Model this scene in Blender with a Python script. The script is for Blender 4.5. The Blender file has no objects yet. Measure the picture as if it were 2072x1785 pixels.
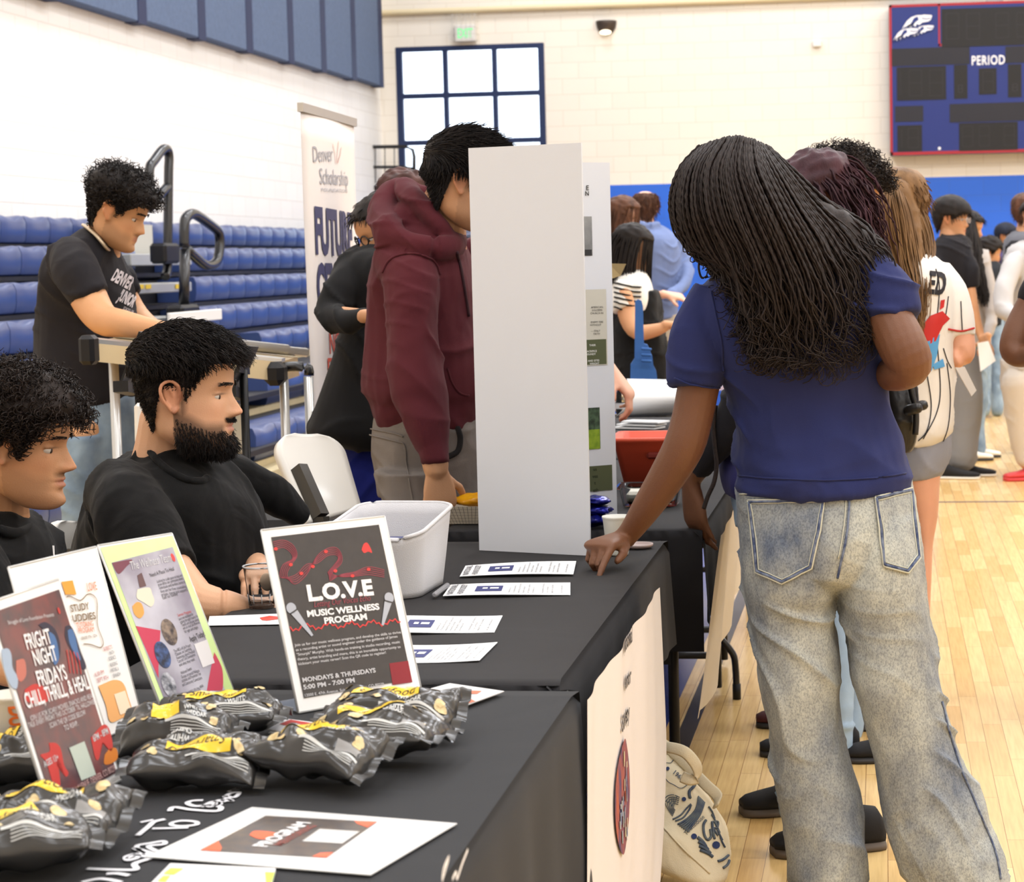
import bpy, bmesh, math, random
import numpy as np
from mathutils import Vector, Matrix, noise
random.seed(7); RNG = np.random.default_rng(11)
SC = bpy.context.scene; COL = SC.collection
# ---------------------------------------------------------------- camera
FPX, CX, CY, CAMH = 4200., 1290., 892.5, 1.41
_yaw = math.atan(500/4200); _pit = math.atan(368/4200); _rol = math.atan(.0205)
_F0 = Vector((-math.sin(_yaw), math.cos(_yaw), 0)); _R0 = Vector((math.cos(_yaw), math.sin(_yaw), 0))
CF = _F0*math.cos(_pit) + Vector((0, 0, -math.sin(_pit))); _U0 = _R0.cross(CF)
CR = math.cos(_rol)*_R0 - math.sin(_rol)*_U0; CU = math.sin(_rol)*_R0 + math.cos(_rol)*_U0
CAM = Vector((0, 0, CAMH)); HR = _R0.copy(); HF = _F0.copy(); UP = Vector((0, 0, 1))
def ray(x, y): x = float(x); y = float(y); return FPX*CF + (x-CX)*CR - (y-CY)*CU
def PZ(x, y, z): r = ray(x, y); return CAM + r*((z-CAMH)/r.z)
def PX(x, y, v): r = ray(x, y); return CAM + r*(v/r.x)
def PY(x, y, v): r = ray(x, y); return CAM + r*(v/r.y)
DO = [0.]
def PD(x, y, d): return CAM + ray(x, y)*float((d+DO[0])/FPX)
cam = bpy.data.cameras.new('camera'); co = bpy.data.objects.new('camera', cam); COL.objects.link(co)
cam.sensor_width = 36; cam.lens = FPX*36/2072; cam.shift_x = -(CX-1036)/2072
co.matrix_world = Matrix(((CR.x, CU.x, -CF.x, CAM.x), (CR.y, CU.y, -CF.y, CAM.y), (CR.z, CU.z, -CF.z, CAM.z), (0, 0, 0, 1)))
cam.dof.use_dof = True; cam.dof.focus_distance = 4.3; cam.dof.aperture_fstop = 11
SC.camera = co
SC.view_settings.view_transform = 'Standard'; SC.view_settings.look = 'None'; SC.view_settings.gamma = 1
SC.view_settings.use_curve_mapping = False; SC.view_settings.exposure = 0
SC.cycles.adaptive_threshold = .02; SC.cycles.max_bounces = 8; SC.cycles.diffuse_bounces = 3; SC.cycles.glossy_bounces = 4; SC.cycles.transmission_bounces = 8
SC.cycles.caustics_reflective = False; SC.cycles.caustics_refractive = False
SC.cycles.sample_clamp_indirect = 6
# ---------------------------------------------------------------- materials
def lin(c):
    return tuple(((v/255)/12.92 if v/255 <= .04045 else ((v/255+.055)/1.055)**2.4) for v in c[:3])
MATS = {}
def mat(name, c, rough=.5, metal=0, spec=.5, var=0, vs=8, bump=0, bs=200, sheen=0, coat=0, emit=None, es=0, trans=0, ior=1.45, sss=0, c2=None, stretch=None, alpha=1, fold=0, foldscale=6):
    if name in MATS: return MATS[name]
    m = bpy.data.materials.new(name); m.use_nodes = True; nt = m.node_tree; N = nt.nodes; L = nt.links
    b = N['Principled BSDF']; col = (*lin(c), 1)
    b.inputs['Base Color'].default_value = col; b.inputs['Roughness'].default_value = rough
    b.inputs['Metallic'].default_value = metal; b.inputs['Specular IOR Level'].default_value = spec
    b.inputs['IOR'].default_value = ior
    if sheen: b.inputs['Sheen Weight'].default_value = sheen; b.inputs['Sheen Roughness'].default_value = .5
    if coat: b.inputs['Coat Weight'].default_value = coat; b.inputs['Coat Roughness'].default_value = .12
    if trans: b.inputs['Transmission Weight'].default_value = trans
    if alpha < 1: b.inputs['Alpha'].default_value = alpha
    if sss:
        b.inputs['Subsurface Weight'].default_value = sss; b.inputs['Subsurface Radius'].default_value = (1, .35, .2); b.inputs['Subsurface Scale'].default_value = .012
    if emit: b.inputs['Emission Color'].default_value = (*lin(emit), 1); b.inputs['Emission Strength'].default_value = es
    tc = N.new('ShaderNodeTexCoord'); src = tc.outputs['Object']
    if stretch:
        mp = N.new('ShaderNodeMapping'); mp.inputs['Scale'].default_value = stretch; L.new(src, mp.inputs[0]); src = mp.outputs[0]
    if var or c2:
        nz = N.new('ShaderNodeTexNoise'); nz.inputs['Scale'].default_value = vs; nz.inputs['Detail'].default_value = 4; L.new(src, nz.inputs[0])
        mx = N.new('ShaderNodeMix'); mx.data_type = 'RGBA'; rp = N.new('ShaderNodeValToRGB')
        rp.color_ramp.elements[0].position = .35; rp.color_ramp.elements[1].position = .65
        L.new(nz.outputs['Fac'], rp.inputs[0]); L.new(rp.outputs[0], mx.inputs[0])
        a = [v*(1-var) for v in col[:3]]; bb = lin(c2) if c2 else [min(1, v*(1+var)) for v in col[:3]]
        mx.inputs[6].default_value = (*a, 1); mx.inputs[7].default_value = (*bb, 1); L.new(mx.outputs[2], b.inputs['Base Color'])
    h = None
    if bump:
        nb = N.new('ShaderNodeTexNoise'); nb.inputs['Scale'].default_value = bs; nb.inputs['Detail'].default_value = 3; L.new(src, nb.inputs[0])
        bp = N.new('ShaderNodeBump'); bp.inputs['Strength'].default_value = bump; bp.inputs['Distance'].default_value = .002
        L.new(nb.outputs['Fac'], bp.inputs['Height']); h = bp
        L.new(bp.outputs[0], b.inputs['Normal'])
    if fold:
        nf = N.new('ShaderNodeTexNoise'); nf.inputs['Scale'].default_value = foldscale; nf.inputs['Detail'].default_value = 2; nf.inputs['Distortion'].default_value = 1.2
        L.new(tc.outputs['Object'], nf.inputs[0])
        b2 = N.new('ShaderNodeBump'); b2.inputs['Strength'].default_value = fold; b2.inputs['Distance'].default_value = .03
        L.new(nf.outputs['Fac'], b2.inputs['Height'])
        if h: L.new(h.outputs[0], b2.inputs['Normal'])
        L.new(b2.outputs[0], b.inputs['Normal'])
    MATS[name] = m; return m
# ---------------------------------------------------------------- objects
def wmat(o):
    M = o.matrix_basis.copy()
    if o.parent: return wmat(o.parent) @ o.matrix_parent_inverse @ M
    return M
def adopt(o, parent):
    if parent is not None:
        o.parent = parent; o.matrix_parent_inverse = wmat(parent).inverted()
def tag(o, label, cat, group=None, kind=None):
    o['label'] = label; o['category'] = cat
    if group: o['group'] = group
    if kind: o['kind'] = kind
    return o
def thing(name, label, cat, loc=(0, 0, 0), group=None, rot=None):
    o = bpy.data.objects.new(name, None); COL.objects.link(o); o.location = Vector(loc); o.empty_display_size = .05
    if rot is not None: o.rotation_euler = rot
    return tag(o, label, cat, group)
def copy_tree(o, parent=None):
    c = o.copy(); COL.objects.link(c)
    if parent is not None: c.parent = parent
    for ch in list(o.children): copy_tree(ch, c)
    return c
def rawmesh(name, V, Fc, m, parent=None, smooth=True, obj=True):
    me = bpy.data.meshes.new(name)
    V = np.asarray(V, dtype=np.float64)
    me.from_pydata(V.tolist(), [], [list(map(int, f)) for f in Fc] if not isinstance(Fc, list) else Fc); me.update()
    ms = m if isinstance(m, (list, tuple)) else [m]
    for q in ms: me.materials.append(q)
    if smooth: me.polygons.foreach_set('use_smooth', [True]*len(me.polygons))
    o = bpy.data.objects.new(name, me); COL.objects.link(o); adopt(o, parent); return o
def ring_dirs(side, tan):
    t = Vector(tan).normalized(); s = Vector(side); s = (s - t*s.dot(t))
    if s.length < 1e-5: s = t.orthogonal()
    s.normalize(); n = t.cross(s).normalized(); return s, n
def cat(P, R, n):
    """smooth resample of points P and radii R"""
    P = [np.array(p, float) for p in P]; R = [np.array(r, float) for r in R]; out = []; ro = []
    k = len(P)
    for i in range(k-1):
        p0, p1, p2, p3 = P[max(i-1, 0)], P[i], P[i+1], P[min(i+2, k-1)]
        for j in range(n):
            t = j/n; t2 = t*t; t3 = t2*t
            w = (-.5*t3+t2-.5*t, 1.5*t3-2.5*t2+1, -1.5*t3+2*t2+.5*t, .5*t3-.5*t2)
            out.append(w[0]*p0+w[1]*p1+w[2]*p2+w[3]*p3)
            r0, r1, r2, r3 = R[max(i-1, 0)], R[i], R[i+1], R[min(i+2, k-1)]
            ro.append(np.maximum(w[0]*r0+w[1]*r1+w[2]*r2+w[3]*r3, 1e-4))
    out.append(P[-1]); ro.append(R[-1]); return out, ro
class MB:
    def __init__(s): s.V = []; s.F = []; s.mi = []; s.cur = 0
    def add(s, V, F):
        o = len(s.V); s.V.extend([tuple(v) for v in V]); s.F.extend([tuple(i+o for i in f) for f in F]); s.mi.extend([s.cur]*len(F)); return s
    def box(s, c, size, R=None, bev=0, seg=1):
        hx, hy, hz = size[0]/2, size[1]/2, size[2]/2; c = Vector(c)
        if bev:
            bm = bmesh.new(); bmesh.ops.create_cube(bm, size=1)
            for v in bm.verts: v.co = Vector((v.co.x*2*hx, v.co.y*2*hy, v.co.z*2*hz))
            bmesh.ops.bevel(bm, geom=bm.edges[:], offset=min(bev, hx*.95, hy*.95, hz*.95), segments=seg, affect='EDGES', profile=.5)
            V = [v.co.copy() for v in bm.verts]; F = [[v.index for v in f.verts] for f in bm.faces]; bm.free()
        else:
            V = [Vector((x*hx, y*hy, z*hz)) for x in (-1, 1) for y in (-1, 1) for z in (-1, 1)]
            F = [(0, 1, 3, 2), (4, 6, 7, 5), (0, 4, 5, 1), (2, 3, 7, 6), (0, 2, 6, 4), (1, 5, 7, 3)]
        if R is not None: V = [R @ v for v in V]
        return s.add([v+c for v in V], F)
    def bar(s, a, b, w, h, side=UP, bev=0):
        a = Vector(a); b = Vector(b); t = (b-a); L = t.length; t.normalize(); sd, n = ring_dirs(side, t)
        R = Matrix((sd, t, n)).transposed(); return s.box((a+b)/2, (h, L, w), R, bev)
    def loft(s, rings, cap=True, close=False):
        n = len(rings[0]); o = len(s.V); V = [p for r in rings for p in r]; F = []
        m = len(rings)
        for i in range(m-1 if not close else m):
            for j in range(n):
                a = i*n+j; b = i*n+(j+1) % n; i2 = (i+1) % m; F.append((a, b, i2*n+(j+1) % n, i2*n+j))
        if cap and not close: F.append(tuple(range(n-1, -1, -1))); F.append(tuple(range((m-1)*n, m*n)))
        return s.add(V, F)
    def tube(s, P, R, n=12, side=HR, sub=1, cap=True, close=False, sq=2.0, rnd=False):
        P = [Vector(p) for p in P]
        if not isinstance(R, (list, tuple)): R = [R]*len(P)
        R = [(r, r) if not isinstance(r, (list, tuple)) else tuple(r) for r in R]
        if sub > 1:
            if close: P2, R2 = cat(P+[P[0]], R+[R[0]], sub); P = P2[:-1]; R = R2[:-1]
            else: P, R = cat(P, R, sub)
            P = [Vector([float(q) for q in p]) for p in P]; R = [(float(r[0]), float(r[1])) for r in R]
        rings = []; k = len(P); Tn = []; Rr = []
        for i in range(k):
            a = P[i-1] if (i > 0 or close) else P[i]; b = P[(i+1) % k] if (i < k-1 or close) else P[i]
            t = (b-a); t = t.normalized() if t.length > 1e-9 else Vector((0, 0, 1)); Tn.append(t)
        sd = Vector(side)
        for i in range(k):
            s1, n1 = ring_dirs(sd if abs(Vector(side).normalized().dot(Tn[i])) < .95 else (s1 if i else Tn[i].orthogonal()), Tn[i])
            rg = []
            for j in range(n):
                A = 2*math.pi*j/n; ca, sa = math.cos(A), math.sin(A)
                if sq != 2: ca = math.copysign(abs(ca)**(2/sq), ca); sa = math.copysign(abs(sa)**(2/sq), sa)
                rg.append(P[i] + s1*(ca*R[i][0]) + n1*(sa*R[i][1]))
            rings.append(rg)
        if rnd and not close:
            def capr(i, sgn):
                out = []
                for q in (.5, .85, ):
                    rr = math.sqrt(1-q*q); r0 = min(R[i][0], R[i][1])
                    out.append([P[i]+Tn[i]*(sgn*q*r0)+(p-P[i])*rr for p in rings[i]])
                return out
            a = capr(0, -1); b = capr(k-1, 1); rings = a[::-1]+rings+b
        return s.loft(rings, cap, close)
    def ell(s, c, r, R=None, nu=20, nv=12):
        c = Vector(c); V = []; F = []
        for i in range(nv+1):
            ph = math.pi*i/nv
            for j in range(nu):
                th = 2*math.pi*j/nu; v = Vector((r[0]*math.sin(ph)*math.cos(th), r[1]*math.sin(ph)*math.sin(th), r[2]*math.cos(ph)))
                V.append(c+(R @ v if R is not None else v))
        for i in range(nv):
            for j in range(nu):
                a = i*nu+j; b = i*nu+(j+1) % nu; F.append((a, a+nu, b+nu, b))
        return s.add(V, F)
    def lathe(s, c, prof, n=32, axis=UP, cap=True):
        c = Vector(c); ax = Vector(axis).normalized(); s1 = ax.orthogonal().normalized(); n1 = ax.cross(s1)
        if abs(ax.z) > .99: s1 = Vector((1, 0, 0)); n1 = ax.cross(s1)
        rings = [[c+ax*z+s1*(r*math.cos(2*math.pi*j/n))+n1*(r*math.sin(2*math.pi*j/n)) for j in range(n)] for r, z in prof]
        return s.loft(rings, cap)
    def quad(s, a, b, c, d, nu=1, nv=1, fn=None):
        a, b, c, d = map(Vector, (a, b, c, d)); V = []; F = []
        for i in range(nv+1):
            for j in range(nu+1):
                u = j/nu; v = i/nv; p = (a*(1-u)+b*u)*(1-v)+(d*(1-u)+c*u)*v
                if fn: p = fn(u, v, p)
                V.append(p)
        for i in range(nv):
            for j in range(nu): q = i*(nu+1)+j; F.append((q, q+1, q+nu+2, q+nu+1))
        return s.add(V, F)
    def slab(s, corners, th, up=None):
        """thin solid from a planar polygon"""
        P = [Vector(p) for p in corners]; n = (P[1]-P[0]).cross(P[2]-P[0]).normalized()
        if up is not None and n.dot(up) < 0: n = -n; P = P[::-1]
        k = len(P); V = [p for p in P]+[p+n*th for p in P]
        F = [tuple(range(k-1, -1, -1)), tuple(range(k, 2*k))]+[(i, (i+1) % k, k+(i+1) % k, k+i) for i in range(k)]
        return s.add(V, F)
    def text(s, body, fr, u, v, h, w=None, align='L', sx=None, dz=.0006, shear=0, rot=0, fn=None, bold=0, space=1):
        """lettering on a frame fr(u,v)->point; u,v the baseline start, h the cap height"""
        V, Fc, bw = glyphs(body, bold, space)
        if len(V) == 0: return s
        sc = h/.73; k = (w/(bw*sc)) if (w and bw > 0) else (sx or 1)
        x0 = 0 if align == 'L' else (-bw*sc*k/2 if align == 'C' else -bw*sc*k)
        cr, sr = math.cos(rot), math.sin(rot); out = []
        for p in V:
            a = x0+p[0]*sc*k+shear*p[1]*sc; b = p[1]*sc
            out.append(fr(u+a*cr-b*sr, v+a*sr+b*cr, dz))
        return s.add(out, Fc)
    def poly(s, fr, pts, dz=.0004): return s.add([fr(p[0], p[1], dz) for p in pts], [tuple(range(len(pts)))])
    def disc(s, fr, u, v, ru, rv=None, n=20, dz=.0004, rot=0):
        rv = rv or ru; c, q = math.cos(rot), math.sin(rot)
        pts = [(u+ru*math.cos(2*math.pi*i/n)*c-rv*math.sin(2*math.pi*i/n)*q, v+ru*math.cos(2*math.pi*i/n)*q+rv*math.sin(2*math.pi*i/n)*c) for i in range(n)]
        ce = fr(u, v, dz); V = [fr(a, b, dz) for a, b in pts]+[ce]; return s.add(V, [(i, (i+1) % n, n) for i in range(n)])
    def rect(s, fr, u0, v0, u1, v1, dz=.0004, nu=1, nv=1):
        V = [fr(u0+(u1-u0)*j/nu, v0+(v1-v0)*i/nv, dz) for i in range(nv+1) for j in range(nu+1)]
        return s.add(V, [(i*(nu+1)+j, i*(nu+1)+j+1, (i+1)*(nu+1)+j+1, (i+1)*(nu+1)+j) for i in range(nv) for j in range(nu)])
    def line(s, fr, pts, w, dz=.0005, close=False):
        P = [np.array(p, float) for p in pts]; k = len(P); V = []; F = []
        for i in range(k):
            a = P[i-1] if (i > 0 or close) else P[i]; b = P[(i+1) % k] if (i < k-1 or close) else P[i]
            t = b-a; t = t/(np.linalg.norm(t)+1e-9); n = np.array([-t[1], t[0]])*w/2
            V += [fr(*(P[i]+n), dz), fr(*(P[i]-n), dz)]
        for i in range(k-1 if not close else k): j = (i+1) % k; F.append((2*i, 2*i+1, 2*j+1, 2*j))
        return s.add(V, F)
    def obj(s, name, m, parent=None, smooth=False, auto=None):
        o = rawmesh(name, s.V, s.F, m, parent, smooth)
        if isinstance(m, (list, tuple)) and len(m) > 1: o.data.polygons.foreach_set('material_index', s.mi)
        if auto is not None:
            bm = bmesh.new(); bm.from_mesh(o.data)
            for e in bm.edges: e.smooth = (len(e.link_faces) == 2 and e.calc_face_angle(0) < math.radians(auto))
            for f in bm.faces: f.smooth = True
            bm.to_mesh(o.data); bm.free()
        return o
_G = {}
def glyphs(body, bold=0, space=1):
    key = (body, bold, space)
    if key in _G: return _G[key]
    cu = bpy.data.curves.new('t', 'FONT'); cu.body = body; cu.resolution_u = 3; cu.offset = bold*.02; cu.space_character = space
    ob = bpy.data.objects.new('t', cu); me = bpy.data.meshes.new_from_object(ob)
    V = [tuple(v.co) for v in me.vertices]; F = [tuple(p.vertices) for p in me.polygons]
    bw = max([v[0] for v in V], default=0)
    bpy.data.objects.remove(ob); bpy.data.curves.remove(cu); bpy.data.meshes.remove(me)
    _G[key] = (V, F, bw); return _G[key]
def frame(o, u, v):
    """flat frame: origin, unit u, unit v (metres)"""
    o = Vector(o); u = Vector(u).normalized(); v = Vector(v).normalized(); n = u.cross(v).normalized()
    return lambda a, b, dz=0: o+u*a+v*b+n*dz
def evalmesh(o):
    dg = bpy.context.evaluated_depsgraph_get(); return bpy.data.meshes.new_from_object(o.evaluated_get(dg))
def remesh(name, mb, vox, m, parent=None, smooth=2, disp=None, color=None, sf=.5):
    """voxel union of all closed pieces in mb -> one continuous surface"""
    me = bpy.data.meshes.new(name); me.from_pydata(mb.V, [], mb.F); me.update()
    o = bpy.data.objects.new(name, me); COL.objects.link(o)
    r = o.modifiers.new('r', 'REMESH'); r.mode = 'VOXEL'; r.voxel_size = vox; r.adaptivity = 0
    if smooth: q = o.modifiers.new('s', 'SMOOTH'); q.factor = sf; q.iterations = smooth
    m2 = evalmesh(o); o.modifiers.clear(); o.data = m2; bpy.data.meshes.remove(me); m2.name = name
    n = len(m2.vertices); co_ = np.empty(n*3); m2.vertices.foreach_get('co', co_); co_ = co_.reshape(-1, 3)
    if disp is not None:
        nn = np.empty(n*3); m2.vertices.foreach_get('normal', nn); nn = nn.reshape(-1, 3)
        d = disp(co_, nn); co_ = co_ + (nn*d[:, None] if d.ndim == 1 else d); m2.vertices.foreach_set('co', co_.ravel()); m2.update()
    if color is not None:
        at = m2.color_attributes.new('tint', 'FLOAT_COLOR', 'POINT'); c = color(co_); at.data.foreach_set('color', c.ravel())
    m2.polygons.foreach_set('use_smooth', [True]*len(m2.polygons))
    for q in (m if isinstance(m, (list, tuple)) else [m]): m2.materials.append(q)
    adopt(o, parent); return o
def nz(co_, scale, seed=0, st=(1, 1, 1)):
    a = co_*np.array(st)*scale+seed*17.3
    return np.array([noise.noise(Vector(p)) for p in a.tolist()])
def folds(amp=.004, scale=9, st=(1, 1, .45), seed=0, fine=.3):
    def f(c, n):
        w = nz(c, scale*.5, seed+3)*.35
        c2 = c+w[:, None]*.25
        a = nz(c2, scale, seed, st); b = nz(c2, scale*2.3, seed+9, st)
        r = 1-2*np.abs(a)-.5; k = 30 if scale < 8 else 55; n3 = nz(c, 3.2, seed+5)
        cr = (1-np.abs(np.sin(k*(c[:, 2]*.8+c[:, 0]*.35-c[:, 1]*.3)+7*n3)))**3*np.clip(nz(c, 4.1, seed+7)*3+.3, 0, 1)
        return amp*(r*.8+fine*b+cr*.75)
    return f
# ---------------------------------------------------------------- world + lights
w = bpy.data.worlds.new('World'); SC.world = w; w.use_nodes = True
bg = w.node_tree.nodes['Background']; bg.inputs[0].default_value = (*lin((225, 236, 250)), 1); bg.inputs[1].default_value = 3.2
def area(name, loc, sx, sy, power, col=(244, 248, 255), rot=(0, 0, 0)):
    l = bpy.data.lights.new(name, 'AREA'); l.shape = 'RECTANGLE'; l.size = sx; l.size_y = sy; l.energy = power; l.color = lin(col)
    o = bpy.data.objects.new(name, l); COL.objects.link(o); o.location = loc; o.rotation_euler = rot; return o
LP = 235
for gx in (-3.6, .6, 4.8, 9):
    for gy in (-3, 1.2, 5.4, 9.6, 13.8, 18, 22.2):
        area('ceiling_light', (gx, gy, 8.3), 1.6, 1.2, LP*(.62 if gy > 17 else .95 if gy > 11 else .66 if gx > 3 else .44))
# ---------------------------------------------------------------- materials of the shell
def block_mat(name, c, grout, blue=None, zb=0, axis='X', gamt=.35):
    m = bpy.data.materials.new(name); m.use_nodes = True; nt = m.node_tree; N = nt.nodes; L = nt.links; b = N['Principled BSDF']
    b.inputs['Roughness'].default_value = .55
    tc = N.new('ShaderNodeTexCoord'); sp = N.new('ShaderNodeSeparateXYZ'); L.new(tc.outputs['Object'], sp.inputs[0])
    cb = N.new('ShaderNodeCombineXYZ'); L.new(sp.outputs[axis], cb.inputs[0]); L.new(sp.outputs['Z'], cb.inputs[1])
    br = N.new('ShaderNodeTexBrick'); L.new(cb.outputs[0], br.inputs[0]); br.inputs['Scale'].default_value = 1
    br.inputs['Mortar Size'].default_value = .006; br.inputs['Brick Width'].default_value = .4; br.inputs['Row Height'].default_value = .189; br.inputs['Mortar Smooth'].default_value = .6
    br.inputs['Color1'].default_value = (*lin(c), 1); br.inputs['Color2'].default_value = (*lin([v*.985 for v in c]), 1); br.inputs['Mortar'].default_value = (*lin(grout), 1)
    if blue:
        br2 = N.new('ShaderNodeTexBrick'); L.new(cb.outputs[0], br2.inputs[0]); br2.inputs['Scale'].default_value = 1
        br2.inputs['Mortar Size'].default_value = .006; br2.inputs['Brick Width'].default_value = .4; br2.inputs['Row Height'].default_value = .189
        br2.inputs['Color1'].default_value = (*lin(blue), 1); br2.inputs['Color2'].default_value = (*lin([v*.97 for v in blue]), 1); br2.inputs['Mortar'].default_value = (*lin((44, 100, 205)), 1)
        lt = N.new('ShaderNodeMath'); lt.operation = 'LESS_THAN'; L.new(sp.outputs['Z'], lt.inputs[0]); lt.inputs[1].default_value = zb
        mx = N.new('ShaderNodeMix'); mx.data_type = 'RGBA'; L.new(lt.outputs[0], mx.inputs[0]); L.new(br.outputs[0], mx.inputs[6]); L.new(br2.outputs[0], mx.inputs[7]); L.new(mx.outputs[2], b.inputs['Base Color'])
    else: L.new(br.outputs[0], b.inputs['Base Color'])
    bp = N.new('ShaderNodeBump'); bp.inputs['Strength'].default_value = gamt; bp.inputs['Distance'].default_value = .004; bp.invert = True
    L.new(br.outputs['Fac'], bp.inputs['Height']); L.new(bp.outputs[0], b.inputs['Normal']); return m
M_cream = block_mat('cream_block', (240, 232, 218), (226, 216, 200), (38, 104, 218), 2.305)
M_left = block_mat('cream_block_left', (242, 240, 236), (226, 222, 216), axis='Y')
M_plain = mat('plain_wall', (238, 232, 222), .7, var=.02)
def wood_mat():
    m = bpy.data.materials.new('maple_floor'); m.use_nodes = True; nt = m.node_tree; N = nt.nodes; L = nt.links; b = N['Principled BSDF']
    tc = N.new('ShaderNodeTexCoord'); sp = N.new('ShaderNodeSeparateXYZ'); L.new(tc.outputs['Object'], sp.inputs[0])
    cb = N.new('ShaderNodeCombineXYZ'); L.new(sp.outputs['Y'], cb.inputs[0]); L.new(sp.outputs['X'], cb.inputs[1])
    br = N.new('ShaderNodeTexBrick'); L.new(cb.outputs[0], br.inputs[0]); br.inputs['Scale'].default_value = 1
    br.inputs['Mortar Size'].default_value = .0009; br.inputs['Brick Width'].default_value = .62; br.inputs['Row Height'].default_value = .057; br.offset = .37; br.squash = .8; br.squash_frequency = 3
    br.inputs['Color1'].default_value = (*lin((222, 178, 110)), 1); br.inputs['Color2'].default_value = (*lin((240, 205, 142)), 1); br.inputs['Mortar'].default_value = (*lin((150, 108, 62)), 1)
    mp = N.new('ShaderNodeMapping'); mp.inputs['Scale'].default_value = (40, 1.6, 1); L.new(tc.outputs['Object'], mp.inputs[0])
    nz_ = N.new('ShaderNodeTexNoise'); nz_.inputs['Scale'].default_value = 3; nz_.inputs['Detail'].default_value = 5; L.new(mp.outputs[0], nz_.inputs[0])
    mx = N.new('ShaderNodeMix'); mx.data_type = 'RGBA'; mx.blend_type = 'MULTIPLY'; mx.inputs[0].default_value = .35
    rp = N.new('ShaderNodeValToRGB'); rp.color_ramp.elements[0].position = .3; rp.color_ramp.elements[0].color = (.6, .5, .38, 1); rp.color_ramp.elements[1].position = .6
    L.new(nz_.outputs['Fac'], rp.inputs[0]); L.new(br.outputs[0], mx.inputs[6]); L.new(rp.outputs[0], mx.inputs[7]); L.new(mx.outputs[2], b.inputs['Base Color'])
    b.inputs['Roughness'].default_value = .2; b.inputs['Specular IOR Level'].default_value = .5
    n2 = N.new('ShaderNodeTexNoise'); n2.inputs['Scale'].default_value = 5; L.new(tc.outputs['Object'], n2.inputs[0])
    bp = N.new('ShaderNodeBump'); bp.inputs['Strength'].default_value = .12; bp.inputs['Distance'].default_value = .006; L.new(n2.outputs['Fac'], bp.inputs['Height']); L.new(bp.outputs[0], b.inputs['Normal'])
    return m
M_floor = wood_mat()
def struct(name, mb, m, parent=None):
    o = mb.obj(name, m, parent)
    if parent is None: o['kind'] = 'structure'
    return o
XL, XR, YB, YF, ZC = -6.04, 12., -6., 25., 8.5
fl = struct('floor', MB().box(((XL+XR)/2, (YB+YF)/2, -.05), (XR-XL+.4, YF-YB+.4, .1)), M_floor)
M_line = mat('black_floor_paint', (6, 6, 7), .3); M_bluefl = mat('blue_floor_paint', (22, 44, 112), .2, var=.05)
MB().box((-.592, 8, .0006), (.05, 28, .0012)).obj('sideline', M_line, fl)
MB().box((-1.35, 8, .0006), (1.38, 28, .0012)).obj('painted_border', M_bluefl, fl)
MB().box((4.5, 11.83, .0006), (9, .035, .0012)).obj('court_line', mat('navy_floor_paint', (40, 44, 84), .2), fl)
struct('wall_left', MB().box((XL-.1, (YB+YF)/2, ZC/2), (.2, YF-YB+.4, ZC)), M_left)
struct('wall_right', MB().box((XR+.1, (YB+YF)/2, ZC/2), (.2, YF-YB+.4, ZC)), M_plain)
struct('wall_back', MB().box(((XL+XR)/2, YB-.1, ZC/2), (XR-XL+.4, .2, ZC)), M_plain)
struct('ceiling', MB().box(((XL+XR)/2, (YB+YF)/2, ZC+.1), (XR-XL+.4, YF-YB+.4, .2)), mat('ceiling_white', (225, 225, 222), .8, var=.03))
# far wall with the tall grid window
wx0, wx1, wz1, wz0 = -5.84, -4.02, 4.03, 1.75
mb = MB()
mb.box(((XL+wx0)/2, YF+.1, ZC/2), (wx0-XL, .2, ZC)); mb.box(((wx1+XR)/2, YF+.1, ZC/2), (XR-wx1, .2, ZC))
mb.box(((wx0+wx1)/2, YF+.1, (wz1+ZC)/2), (wx1-wx0, .2, ZC-wz1)); mb.box(((wx0+wx1)/2, YF+.1, wz0/2), (wx1-wx0, .2, wz0))
struct('wall_far', mb, M_cream)
M_nvframe = mat('navy_frame_metal', (38, 52, 88), .4, metal=.3)
win = bpy.data.objects.new('window_1', None); COL.objects.link(win); win.location = (-4.93, 25, 1.75); win['kind'] = 'structure'
mb = MB(); fw = .06
for x in (wx0+.04, wx0+.61, wx0+1.215, wx1-.03): mb.box((x, YF+.03, (wz0+wz1)/2), (fw if wx0+.1 < x < wx1-.1 else .08, .08, wz1-wz0), bev=.01)
for i in range(5):
    z = wz1-.03-i*.5625; mb.box(((wx0+wx1)/2, YF+.03, max(z, wz0+.03)), (wx1-wx0, .078, .06), bev=.01)
mb.obj('window_frame', M_nvframe, win)
M_glass = mat('window_glass', (250, 252, 255), .02, trans=1, ior=1.1)
MB().box(((wx0+wx1)/2, YF+.05, (wz0+wz1)/2), (wx1-wx0, .006, wz1-wz0)).obj('pane', M_glass, win)
# pipe along far wall
struct('trim_1', MB().tube([(XL+.02, YF-.05, 4.44), (XR, YF-.05, 4.44)], .035, 12), mat('cream_pipe', (226, 210, 172), .5))
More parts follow.
